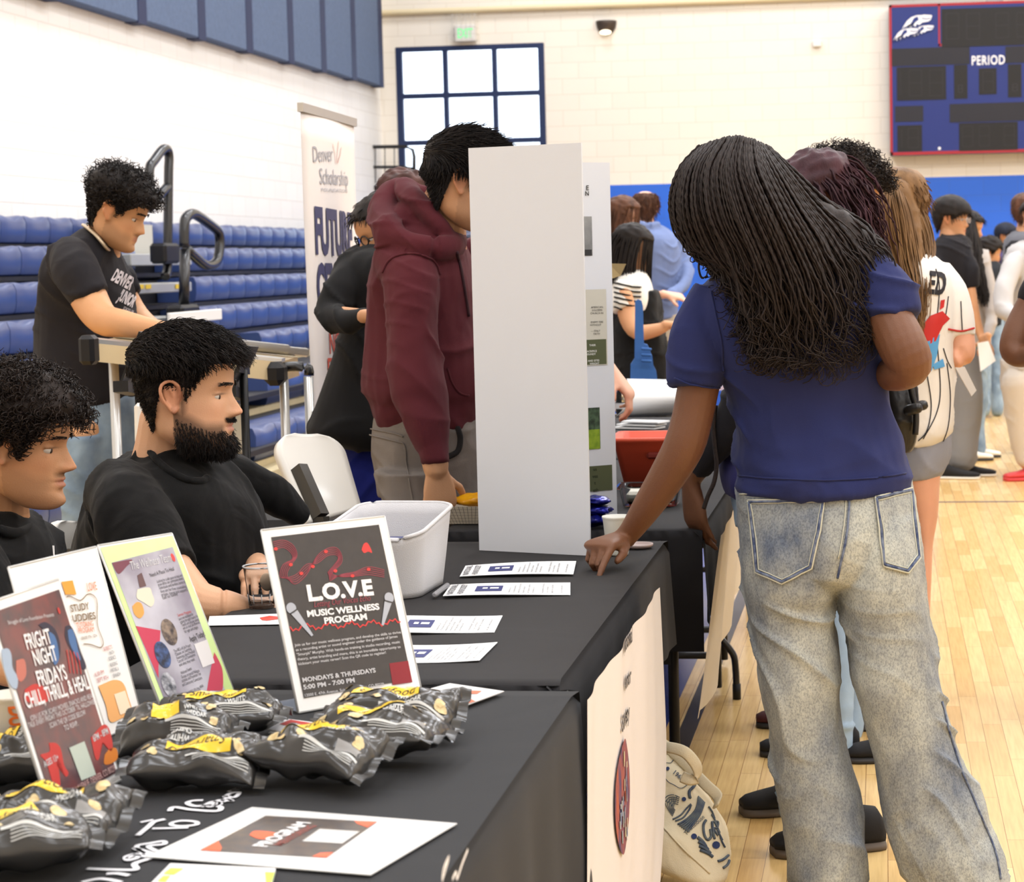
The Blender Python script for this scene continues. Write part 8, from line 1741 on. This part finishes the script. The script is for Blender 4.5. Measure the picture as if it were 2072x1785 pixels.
# far group at the right edge
M17 = headM(2003, 512, 18, face=10, pitch=12)
bgp('person in a dark jacket seated far away below the beanie', PD(2005, 640, 18), M17, {}, SK_m, H_blk, None, [('dark_jacket', tee('slate_jacket', (40, 42, 46)), [s_([(530, 1990, 2018, 18, .1), (545, 1976, 2034, 18, .2), (600, 1974, 2038, 18, .2), (660, 1978, 2034, 18, .2)], 18, .2), l_([(1985, 560, 17.8, 12), (1998, 615, 17.6, 10), (2015, 610, 17.5, 8)])]), ('trousers', M_denim, leg2(1992, 2018, 640, fy(17.8)-14, 17.8, 16, 12))],
 body=[l_([(2003, 525, 18, 12), (2003, 550, 18, 16)]), s_([(560, 1985, 2025), (650, 1985, 2025)], 18, .1)], vox=.018, cap=lambda x, y, z: np.where(short(x, y, z) > 0, .034, -.005), capb=.012)
M18 = headM(2037, 478, 20, face=35, pitch=-2)
bgp('person in a dark beanie and black printed T-shirt standing by the blue wall', PD(2038, 640, 20), M18, {}, SK_t, hairmat('beanie_knit', (24, 28, 40)), None, [('printed_tshirt', mat('purple_print_tee', (20, 20, 24), .85, c2=(110, 100, 160), vs=5), [s_([(500, 2025, 2050, 20, .1), (512, 2012, 2064, 20, .2), (560, 2012, 2064, 20, .2), (620, 2014, 2060, 20, .2)], 20, .2)]), ('trousers', M_denim, leg2(2025, 2050, 610, fy(20)-16, 20, 15, 11))],
 body=[l_([(2037, 492, 20, 11), (2037, 515, 20, 15)]), s_([(530, 2020, 2055), (620, 2020, 2055)], 20, .1)]+leg2(2025, 2050, 620, fy(20)-6, 20, 9, 7), vox=.018, cap=lambda x, y, z: np.where(short_pred(.035, -.06, .0, .075)(x, y, z) > 0, .02, -.006), capb=0)
M21 = headM(2075, 430, 14.6, face=-60, pitch=8)
r21, c21 = bgp('person in a dark grey top with a black backpack at the right edge, further back', PD(2070, 700, 14.6), M21, {}, SK_m, H_br, None, [('grey_top', tee('mid_grey', (104, 104, 110)), [s_([(470, 2050, 2100, 14.6, .1), (485, 2035, 2120, 14.6, .2), (540, 2028, 2126, 14.6, .2), (650, 2034, 2120, 14.6, .2)], 14.6, .2)]), ('trousers', M_denim, leg2(2060, 2095, 640, fy(14.6)-16, 14.6, 22, 14))],
 body=[l_([(2075, 450, 14.6, 16), (2075, 480, 14.6, 22)]), s_([(500, 2050, 2100), (650, 2050, 2100)], 14.6, .1)]+leg2(2060, 2095, 660, fy(14.6)-8, 14.6, 12, 9), vox=.016, cap=lambda x, y, z: np.where(short(x, y, z) > 0, .02, -.005), eye=False)
MB().box(PD(2058, 525, 14.35), (.16, .1, .26), bev=.04).obj('backpack', M_btee2, r21)
M19 = headM(2100, 440, 12.9, face=200, pitch=10)
r19, _ = bgp('person in a light grey hoodie, sweatpants and red clogs at the right edge', PD(2070, 800, 12.9), M19, {}, SK_m, H_dkb, None, [('grey_hoodie', M_gsw, [s_([(490, 2070, 2125, 12.9, .1), (505, 2040, 2150, 12.9, .2), (560, 2030, 2155, 12.9, .2), (660, 2034, 2150, 12.9, .2), (745, 2026, 2150, 12.9, .2)], 12.9, .2), l_([(2052, 530, 12.75, 20), (2034, 580, 12.6, 21), (2032, 625, 12.5, 18), (2060, 640, 12.4, 15), (2085, 630, 12.35, 12)])]), ('sweatpants', mat('grey_marl', (196, 186, 174), .9, bump=.3, bs=300), [s_([(725, 2024, 2150, 12.9, .18), (790, 2026, 2150, 12.9, .18)], 12.9, .18), l_([(2060, 780, 12.8, 36), (2064, 860, 12.8, 26), (2072, 930, 12.8, 18)]), l_([(2115, 780, 13, 36), (2110, 930, 13, 18)])])],
 body=[l_([(2100, 460, 12.9, 18), (2100, 500, 12.9, 24)]), s_([(540, 2060, 2130), (740, 2050, 2130)], 12.9, .1), l_([(2060, 640, 12.4, 9), (2095, 628, 12.3, 8)]), l_([(2062, 780, 12.8, 16), (2074, 940, 12.8, 10)]), l_([(2112, 780, 13, 16), (2108, 940, 13, 10)])], vox=.014, cap=lambda x, y, z: np.where(short(x, y, z) > 0, .02, -.005), eye=False)
M_clog = mat('red_clog', (206, 60, 62), .5)
for x, dd in ((2074, 12.85), (2112, 13.0)): f = PD(x, fy(dd), dd); shoe('clog', Vector((f.x, f.y, 0))-HR*.14-HF*.05, Vector((f.x, f.y, 0))+HR*.14, r19, M_clog, M_clog, w=.055, h=.07, sole=.03)
# nearer person cut by the right edge: only the bent elbow shows
M20 = headM(2190, 430, 6.3, face=-160, pitch=10)
r20, _ = bgp('bare dark elbow of a person cut off by the right edge of the picture', PD(2160, 1000, 6.3), M20, {}, SKW, H_blk, None, [('dark_tshirt', M_btee2, [s_([(510, 2150, 2230, 6.3, .1), (530, 2110, 2270, 6.3, .18), (640, 2105, 2275, 6.3, .2), (800, 2110, 2270, 6.3, .2), (950, 2110, 2270, 6.3, .2)], 6.3, .2), l_([(2118, 560, 6.3, 34), (2096, 600, 6.3, 36)])]), ('trousers', M_denim, leg2(2155, 2225, 930, fy(6.3)-60, 6.3, 56, 36))],
 body=[l_([(2190, 460, 6.3, 34), (2190, 530, 6.3, 50)]), s_([(600, 2130, 2250), (900, 2130, 2250)], 6.3, .12), l_([(2105, 575, 6.3, 26), (2078, 630, 6.3, 29), (2056, 680, 6.28, 30), (2050, 712, 6.26, 26), (2075, 722, 6.22, 21), (2120, 700, 6.1, 18), (2150, 690, 6.0, 15)], sub=4), ('H', (PD(2155, 689, 5.98), HR-UP*.1, UP), {})]+leg2(2155, 2225, 950, fy(6.3)-40, 6.3, 28, 18), eye=False, cap=lambda x, y, z: np.where(short(x, y, z) > 0, .02, -.005))
feet(r20, [(2155, fy(6.25), 6.25), (2225, fy(6.4), 6.4)], HF)
# far table with dark cloth, wall notice
t = thing('far_table', 'dark cloth-covered table against the far blue wall at the right', 'table', PD(1990, 744, 22)); a = PD(1880, 640, 22.5); MB().box((a.x+1.1, a.y, .37), (2.4, .7, .74), bev=.02).obj('cloth_cover', M_cloth, t)
t = thing('wall_notice', 'small white notice taped on the far blue wall at the right edge', 'notice', PY(2075, 475, 24.97)); a = PY(2054, 487, 24.97); b = PY(2100, 460, 24.97); MB().box(((a.x+b.x)/2, 24.98, (a.z+b.z)/2), (b.x-a.x, .01, b.z-a.z)).obj('notice_sheet', M_paper, t)
mb = MB(); fq = frame((a.x+.02, 24.97, a.z+.02), (1, 0, 0), (0, 0, 1)); mb.text('WAIT HERE', fq, 0, .07, .03); mb.text('PLEASE', fq, .02, .01, .03); mb.obj('lettering', I_grey, t) if False else None
# ================================================================ roll-up banner, chairs, cart, stands, tote
rb_ = thing('rollup_banner', 'tall white roll-up banner reading FUTURE CENTER behind the blazer', 'banner', PD(690, 1100, 7.2))
bTL, bTR = PD(611, 228, 6.95), PD(720, 247, 7.75); hv = bTR-bTL; hv = Vector((hv.x, hv.y, 0)); bw_ = hv.length; hv.normalize(); zt_ = (bTL.z+bTR.z)/2; b0 = Vector((bTL.x, bTL.y, .09)); bn_ = hv.cross(UP); bn_ = bn_ if bn_.dot(CAM-b0) > 0 else -bn_
M_bn = mat('banner_vinyl', (236, 228, 224), .6)
def bf(a, b, dz=0): return b0+hv*a+UP*b+bn_*(dz+.006*math.sin(a*5)+.004*math.sin(b*3))
mb = MB(); HB = zt_-.09; mb.add([bf(bw_*j/8, HB*i/20) for i in range(21) for j in range(9)], [(i*9+j, i*9+j+1, (i+1)*9+j+1, (i+1)*9+j) for i in range(20) for j in range(8)]); o = mb.obj('vinyl_sheet', M_bn, rb_, True); q_ = o.modifiers.new('t', 'SOLIDIFY'); q_.thickness = .002
MB().bar(bf(-.01, HB+.008), bf(bw_+.01, HB+.008), .02, .03).obj('top_rail', mat('brushed_alu', (196, 192, 186), .3, metal=.7), rb_)
MB().bar(bf(-.02, -.045), bf(bw_+.02, -.045), .09, .12).obj('base_cassette', mat('brushed_alu', (196, 192, 186), .3), rb_)
MB().tube([bf(bw_/2, 0, -.03), bf(bw_/2, HB, -.02)], .01, 8).obj('support_pole', M_dark, rb_, True)
def bq(px, py):
    r = ray(px, py); k = (b0-CAM).dot(bn_)/r.dot(bn_); p = CAM+r*k; return ((p-b0).dot(hv), p.z-b0.z)
def btx(mb, s2, x0, y0, x1, y1, hp, **k): a = bq(x0, y0); b = bq(x1, y1); c = bq(x0, y0-hp); mb.text(s2, lambda u, v, dz=0: bf(u, v, .003), a[0], a[1], c[1]-a[1], w=b[0]-a[0], rot=math.atan2(b[1]-a[1], b[0]-a[0]), **k)
mb = MB(); btx(mb, 'FUTURE', 637, 509, 716, 516, 92, bold=2.4); btx(mb, 'CENTER', 641, 624, 720, 618, 92, bold=2.4); mb.obj('navy_lettering', mat('banner_navy', (62, 62, 100), .6), rb_)
mb = MB(); btx(mb, 'NORTH', 662, 715, 712, 712, 46, bold=1); btx(mb, 'EARLY', 658, 765, 712, 760, 42, bold=1); mb.obj('red_lettering', mat('banner_red', (222, 96, 76), .6), rb_)
mb = MB(); btx(mb, 'Denver', 632, 328, 672, 326, 34); btx(mb, 'Scholarship', 645, 372, 706, 376, 34); btx(mb, 'FOUNDATION', 648, 387, 704, 390, 7); mb.obj('grey_lettering', mat('banner_grey', (170, 170, 176), .6), rb_)
mb = MB()
for P_ in ([(678, 330), (676, 310), (671, 292)], [(680, 330), (682, 305), (684, 286)], [(682, 330), (688, 312), (690, 298)]): mb.line(lambda u, v, dz=0: bf(u, v, .003), [bq(*p) for p in P_], .006)
mb.obj('wheat_mark', mat('banner_salmon', (230, 190, 180), .6), rb_)
mb = MB(); mb.add([bf(*bq(*p), .004) for p in ((690, 880), (700, 900), (712, 950), (716, 1040), (600, 1040), (600, 872))], [(0, 1, 2, 3, 4, 5)]); mb = MB()
pts = [(630, 872), (676, 880), (684, 905), (690, 930), (690, 1000), (630, 1000)]; q = [bq(*p) for p in pts]; mb.add([bf(min(bw_, max(0, u)), v, .004) for u, v in q], [tuple(range(6))]); mb.obj('orange_block_print', mat('banner_orange', (228, 92, 40), .6), rb_)
# chairs
M_chw = mat('white_chair_plastic', (232, 228, 220), .35, coat=.2); M_chf = mat('chair_frame_grey', (62, 58, 52), .4, metal=.3)
def chair(label, c, face, backtilt=14, z=.45, m=None):
    """folding chair at c facing a direction (radians from HR)"""
    t = thing('folding_chair', label, 'chair', (c[0], c[1], 0), 'white folding chairs'); f = HR*math.cos(face)+HF*math.sin(face); s2 = f.cross(UP); C_ = Vector((c[0], c[1], 0))
    def p(a, b, z_): return C_+f*a+s2*b+UP*z_
    mb = MB(); rg_ = []
    for k in range(15):
        u = k/14; v = math.sin(math.pi*u)**.35; zz = .60+.30*u; a = -.20-.105*u; w = .215*(1-(max(0, u-.55)/.45)**3*.42); rg_.append([p(a+.012*math.cos(b*3)*0+.02*(1-(b)**2)*-1, b*w, zz+(.0)) for b in np.linspace(-1, 1, 13)]+[p(a-.03+.02*(1-(b)**2)*-1, b*w, zz) for b in np.linspace(1, -1, 13)])
    mb.loft(rg_); mb.obj('backrest', m or M_chw, t, True)
    MB().box(tuple(p(0, 0, z)), (.01, .01, .01)); mb = MB(); mb.loft([[p(.22, .19, z), p(.22, -.19, z), p(-.18, -.20, z-.01), p(-.18, .20, z-.01)], [p(.21, .18, z+.03), p(.21, -.18, z+.03), p(-.17, -.19, z+.02), p(-.17, .19, z+.02)]]); mb.obj('seat', m or M_chw, t)
    for sg in (-1, 1):
        MB().bar(p(-.315, sg*.225, .86), p(.20, sg*.225, .02), .018, .042, side=s2).obj('leg', M_chf, t); MB().bar(p(.12, sg*.20, .44), p(-.22, sg*.20, .02), .018, .03, side=s2).obj('leg', M_chf, t)
    return t
# empty chair right of the bearded man: placed with its back toward the camera side
def chair_px(label, TL, TR, BR, BL, d, bars, drop=.5, depth=.4, m=None):
    """backrest panel built between four measured corners, with frame bars down to the floor"""
    a, b, c, e = [PD(*q) for q in (TL, TR, BR, BL)]; n = (b-a).cross(e-a).normalized(); n = n if n.dot(CAM-a) > 0 else -n
    t = thing('folding_chair', label, 'chair', ((c.x+e.x)/2, (c.y+e.y)/2, 0), 'white folding chairs'); mb = MB(); rg_ = []; K = 30
    for k in range(K+1):
        v = k/K; l = e.lerp(a, v); r = c.lerp(b, v); top = max(0, (v-.72)/.28); ins = (1-math.sqrt(max(0, 1-top**2)))*.34 if top > 0 else 0; l2 = l.lerp(r, ins); r2_ = r.lerp(l, ins)
        fr_ = [l2.lerp(r2_, u)-n*(.004*(1-(2*u-1)**2)) for u in np.linspace(0, 1, 13)]; rg_.append([q+n*.012 for q in fr_]+[q-n*.012 for q in fr_[::-1]])
    mb.loft(rg_); mb.obj('backrest', m or M_chw, t, True)
    wv = (c-e).normalized(); fwd = Vector((-n.x, -n.y, 0)).normalized(); mid = (c+e)/2; hw = (c-e).length/2
    if bars > 0:
        rim = [e+n*.012-wv*.012]+[rg_[k][0]+n*.006 for k in range(0, K+1)]+[rg_[K][u] for u in range(0, 13, 2)]+[rg_[k][12]+n*.006 for k in range(K, -1, -1)]
        MB().tube(rim, .012, 8).obj('rim', m or M_chw, t, True)
    for q, sg in ((e, -1), (c, 1)):
        up_ = (a-e) if sg < 0 else (b-c); top_ = q+up_*.55; dn = (q-top_).normalized(); k = (q.z-.02)/-dn.z if dn.z < 0 else .5; foot = q+dn*k; foot = Vector((q.x+(q.x-top_.x)*.8, q.y+(q.y-top_.y)*.8, .02))
        bz = MB(); bo = -wv*sg*.03+n*(.028 if sg < 0 else -.035); bz.bar(top_+bo, q+bo, .03, .03, side=wv); bz.bar(q+bo, Vector((foot.x, foot.y, .0)), .03, .026, side=wv); bz.obj('leg', M_chf, t)
        g = q-UP*.22+fwd*.05; MB().bar(Vector((g.x, g.y, .42))+fwd*.3, Vector((foot.x, foot.y, 0))+fwd*.38, .02, .026, side=wv).obj('leg', M_chf, t)
    sc_ = Vector((mid.x, mid.y, .44))+fwd*.22; mb = MB(); mb.loft([[sc_+wv*hw*i-fwd*.2*j+UP*z for i, j in ((1, 1), (-1, 1), (-1, -1), (1, -1))] for z in (0, .03)]); mb.obj('seat', m or M_chw, t); return t
chair_px('empty white folding chair with a curved backrest in front of the blue bleachers', (542, 880, 5.0), (684, 884, 5.16), (726, 1030, 5.12), (622, 1062, 4.92), 5, 0)
chair_px('cream folding chair back farther off, beside the long rail cart', (424, 806, 6.0), (494, 812, 6.0), (494, 918, 6.0), (424, 925, 6.0), 6, 0, m=mat('cream_chair_plastic', (222, 212, 190), .4))
chair_px('white folding chair showing between the two seated people in black', (100, 1052, 4.5), (172, 1056, 4.6), (176, 1180, 4.6), (104, 1185, 4.5), 4.5, 0)
MB_ = MB(); tag(MB().bar(PD(284, 815, 5.6), PD(286, 900, 5.6), .03, .04, bev=.01).obj('white_post', M_chw), 'narrow white post edge showing behind the head of the person beside the cup', 'post')
cs = thing('equipment_case', 'black hard case standing on the floor beside the empty white chair', 'case', PD(575, 1060, 5.3)); c_ = PD(592, 1062, 5.85); MB().box((c_.x, c_.y, c_.z/2), (.36, .3, c_.z+.06), bev=.02).obj('case_body', mat('case_black', (16, 16, 18), .6), cs)
MB().box((c_.x, c_.y-.155, c_.z-.03), (.26, .02, .05), bev=.006).obj('case_latch', M_dark, cs)
# rolling cart of aluminium rails
ct_ = thing('equipment_cart', 'long cart of cream and aluminium rails behind the seated people', 'cart', (PD(400, 900, 7.3).x, PD(400, 900, 7.3).y, 0)); M_crm = mat('cream_laminate', (224, 200, 156), .5); M_al2 = mat('satin_aluminium', (196, 196, 194), .3, metal=.5)
dA, dB = 6.25, 7.0
def cq(x, y, d=None): u = (x-165)/425; return PD(x, y, dA+(dB-dA)*u if d is None else d)
def beam(n_, m, a, b, h, dp, **k): return MB().bar(cq(*a), cq(*b), dp, h, side=UP, **k).obj(n_, m, ct_)
mb = MB(); q = [cq(178, 700), cq(586, 758), cq(556, 772), cq(175, 728)]; V0 = [cq(182, 698), cq(572, 728), cq(585, 766), cq(176, 730)]
fwv = HF*.35; mb.loft([[cq(176, 692), cq(176, 730), cq(176, 730)+fwv, cq(176, 692)+fwv], [cq(568, 732), cq(572, 772), cq(572, 772)+fwv, cq(568, 732)+fwv]]); mb.obj('side_panel', M_crm, ct_)
mb = MB(); mb.loft([[cq(178, 684), cq(178, 694), cq(178, 694)+fwv, cq(178, 684)+fwv], [cq(590, 744), cq(590, 750), cq(590, 750)+fwv, cq(590, 744)+fwv]]) if False else mb.loft([[cq(176, 684), cq(176, 693), cq(176, 693)+fwv*.2, cq(176, 684)+fwv*.2], [cq(570, 726), cq(570, 733), cq(570, 733)+fwv*.2, cq(570, 726)+fwv*.2]]); mb.obj('top_rail', M_al2, ct_)
mb = MB(); mb.tube([cq(182, 672)+fwv*.6, cq(560, 712)+fwv*.6], .016, 8); mb.tube([cq(182, 684)+fwv*.9, cq(590, 722)+fwv*.9], .016, 8); mb.obj('rear_rail', M_al2, ct_, True)
MB().box(cq(180, 708), (.05, .06, .09), bev=.012).obj('corner_clamp', M_dark, ct_); MB().box(cq(558, 756), (.07, .08, .08), bev=.02).obj('end_cap', M_dark, ct_)
mb = MB(); mb.tube([cq(570, 760, 7.0), cq(572, 745, 7.0), cq(585, 742, 7.0), cq(612, 742, 7.0), cq(624, 746, 7.0), cq(625, 760, 7.0)], .017, 10, sub=2); mb.obj('handle', M_hl, ct_, True)
for x0, x1 in ((574, 580), (624, 628)):
    a = PD(x0, 762, 7.0); MB().tube([a, Vector((a.x, a.y, .03))], .016, 10).obj('leg', M_al2, ct_, True)
a = cq(200, 730)+fwv*.5; MB().tube([a, Vector((a.x, a.y, .03))], .016, 10).obj('leg', M_al2, ct_, True)
# music stands
for (tl, tr, br, bl, d, lb) in (((285, 672), (310, 672), (272, 790), (244, 782), 5.6, 'black music stand desk tilted at the left end of the rail cart'), ((500, 700), (524, 702), (482, 800), (462, 792), 5.6, 'black music stand desk tilted at the right end of the rail cart')):
    t = thing('music_stand', lb, 'music stand', (PD(bl[0], bl[1], d).x, PD(bl[0], bl[1], d).y, 0), 'black music stands'); a, b, c, e = [PD(*q, dd) for q, dd in ((tl, d), (tr, d+.45), (br, d+.45), (bl, d))]; M_ms = mat('stand_black', (24, 23, 22), .45, metal=.2)
    n = (b-a).cross(e-a).normalized(); MB().slab([a, b, c, e], .006).obj('desk', M_ms, t); mb = MB(); mb.bar(e, c, .04, .03); mb.bar(a.lerp(e, .5), b.lerp(c, .5), .008, .02); mb.obj('ledge', M_ms, t)
    m_ = (a+b+c+e)/4; MB().tube([m_, Vector((m_.x, m_.y, .05))], .012, 8).obj('pole', M_ms, t, True); mb = MB()
    for k in range(3): mb.tube([Vector((m_.x, m_.y, .22)), Vector((m_.x+.25*math.cos(k*2.1), m_.y+.25*math.sin(k*2.1), .012))], .009, 8)
    mb.obj('tripod_base', M_ms, t, True)
# tote bag on the floor
tb = thing('tote_bag', 'cream canvas tote bag with dark doodle print slumped by the table leg', 'bag', PZ(1400, 1765, 0)); M_can = mat('cream_canvas', (222, 208, 178), .85, bump=.4, bs=400, fold=.15, foldscale=10)
mb = MB(); D0_ = 4.55
prof = [(1528, 1318, 1352, 4.72, .03), (1552, 1302, 1378, 4.70, .06), (1590, 1290, 1412, 4.68, .085), (1630, 1284, 1444, 4.66, .10), (1670, 1280, 1466, 4.64, .115), (1705, 1284, 1475, 4.63, .12), (1735, 1308, 1475, 4.62, .12), (1758, 1350, 1473, 4.61, .11), (1772, 1392, 1468, 4.60, .08)]
S(mb, prof, 4.65, .1, sub=4, sq=2.3); o = remesh('canvas_body', mb, .0045, M_can, tb, disp=folds(.007, 9, (1, 1, 1), 5), smooth=3)
for P_ in ([(1322, 1512, 4.62), (1350, 1512, 4.56), (1385, 1522, 4.53), (1408, 1548, 4.53), (1412, 1570, 4.54), (1398, 1578, 4.54), (1380, 1572, 4.55)], [(1318, 1496, 4.75), (1350, 1512, 4.72), (1400, 1560, 4.66), (1430, 1590, 4.62), (1452, 1612, 4.60), (1448, 1632, 4.58)]): MB().tube([PD(*q) for q in P_], [(.013, .004)]*len(P_), 8, side=Vector((.5, .3, .8)), sub=5).obj('handle', M_can, tb, True)
M_dod = mat('doodle_ink', (96, 104, 108), .8, c2=(62, 74, 96), vs=50); T2 = lambda x, y: (1240+x/5.854, 1480+y/5.854)
pt = project(o, .0022)
def dl(P_, w=.0016, cl=False):
    w = w*.62; P2, _ = cat([(*T2(*p), 0) for p in (P_+[P_[0]] if cl else P_)], [(1,)]*(len(P_)+(1 if cl else 0)), 4); return [pt(p[0], -p[1]) for p in P2], w
mb = MB()
def ad(P_, w=.0014, cl=False): q, w = dl(P_, w, cl); mb.tube(q, w, 5)
ad([(560, 420), (600, 380), (680, 385), (720, 345), (800, 350), (850, 400), (900, 440), (890, 520), (905, 600), (850, 660), (790, 680), (720, 640), (650, 600), (600, 520)], cl=True)
for k in range(6): ad([(470+k*4, 640-k*36), (520+k*2, 610-k*34), (575-k*12, 580-k*30)], .0018)
for k in range(5): ad([(600+k*24, 820+k*18), (650+k*16, 770+k*22), (720+k*6, 760+k*26), (790-k*4, 790+k*20)], .0016)
for k in range(6): ad([(610+k*30, 830-k*12), (650+k*14, 920-k*4), (710+k*6, 1010-k*14)], .0014)
ad([(710, 1050), (800, 1000), (870, 920), (920, 870)], .003); ad([(740, 1070), (830, 1030), (900, 940), (925, 880)], .003)
for k in range(6): ad([(770+k*22, 1110+k*18), (880+k*14, 1040+k*14), (980+k*10, 930+k*12), (1010+k*14, 780+k*14)], .0034)
ad([(540, 650), (530, 720), (545, 800)]); ad([(480, 740), (540, 710), (610, 700)]); ad([(860, 620), (930, 600), (960, 650), (900, 720), (910, 800)], .006)
ad([(1100, 1060), (1070, 1120), (1080, 1230), (1120, 1290), (1160, 1250), (1150, 1170)], .005); ad([(1170, 1080), (1180, 1180), (1200, 1280)], .005); ad([(1180, 1080), (1240, 1080), (1230, 1150), (1190, 1160), (1240, 1240)], .004)
for k in range(5): ad([(1130+k*34, 900+k*90), (1170+k*30, 960+k*90), (1200+k*30, 1040+k*84)], .0035)
for k in range(4): ad([(1000+k*10, 1260+k*50), (1060+k*20, 1310+k*45), (1100+k*26, 1370+k*40)], .006)
ad([(1240, 1540), (1300, 1520), (1360, 1470)], .005); ad([(1300, 1620), (1350, 1580), (1370, 1530)], .005)
mb.text('Townhouse', pt, T2(870, 1240)[0], -T2(870, 1240)[1], 9, w=52, rot=.78); mb.text('1965', pt, T2(700, 500)[0], -T2(700, 500)[1], 9, w=24, rot=-.7, bold=1)
mb.obj('doodle_print', M_dod, o, True)
mb = MB()
for cx_, cy_, r_ in ((1218, 1350, 45), (840, 810, 26), (650, 450, 22), (960, 1250, 34)): P_ = [T2(cx_+r_*math.cos(a), cy_+r_*math.sin(a)) for a in np.linspace(0, 6.28, 13)[:-1]]; V = [pt(x, -y) for x, y in P_]+[pt(*[T2(cx_, cy_)[0], -T2(cx_, cy_)[1]])]; mb.add(V, [(i, (i+1) % 12, 12) for i in range(12)])
mb.obj('navy_patches', mat('doodle_navy', (36, 50, 92), .8), o)
seam('side_seam', o, [(1306, 1640), (1345, 1678), (1385, 1720), (1436, 1768)], .002, M_can)
# leg of a table/chair on the floor beyond the runner
a = PZ(1491, 1415, 0); t = thing('chair_leg', 'black tubular chair leg with rubber tip on the floor left of the jeans', 'chair leg', a); MB().tube([a+UP*.02, a+UP*.11+HR*-.003, a+UP*.15-HR*.012, a+UP*.2-HR*.05], .011, 10, sub=3).obj('tube', M_hl, t, True); MB().lathe(a, [(.001, 0), (.0135, 0), (.0135, .05), (.001, .052)], 14).obj('rubber_tip', M_dark, t, True)
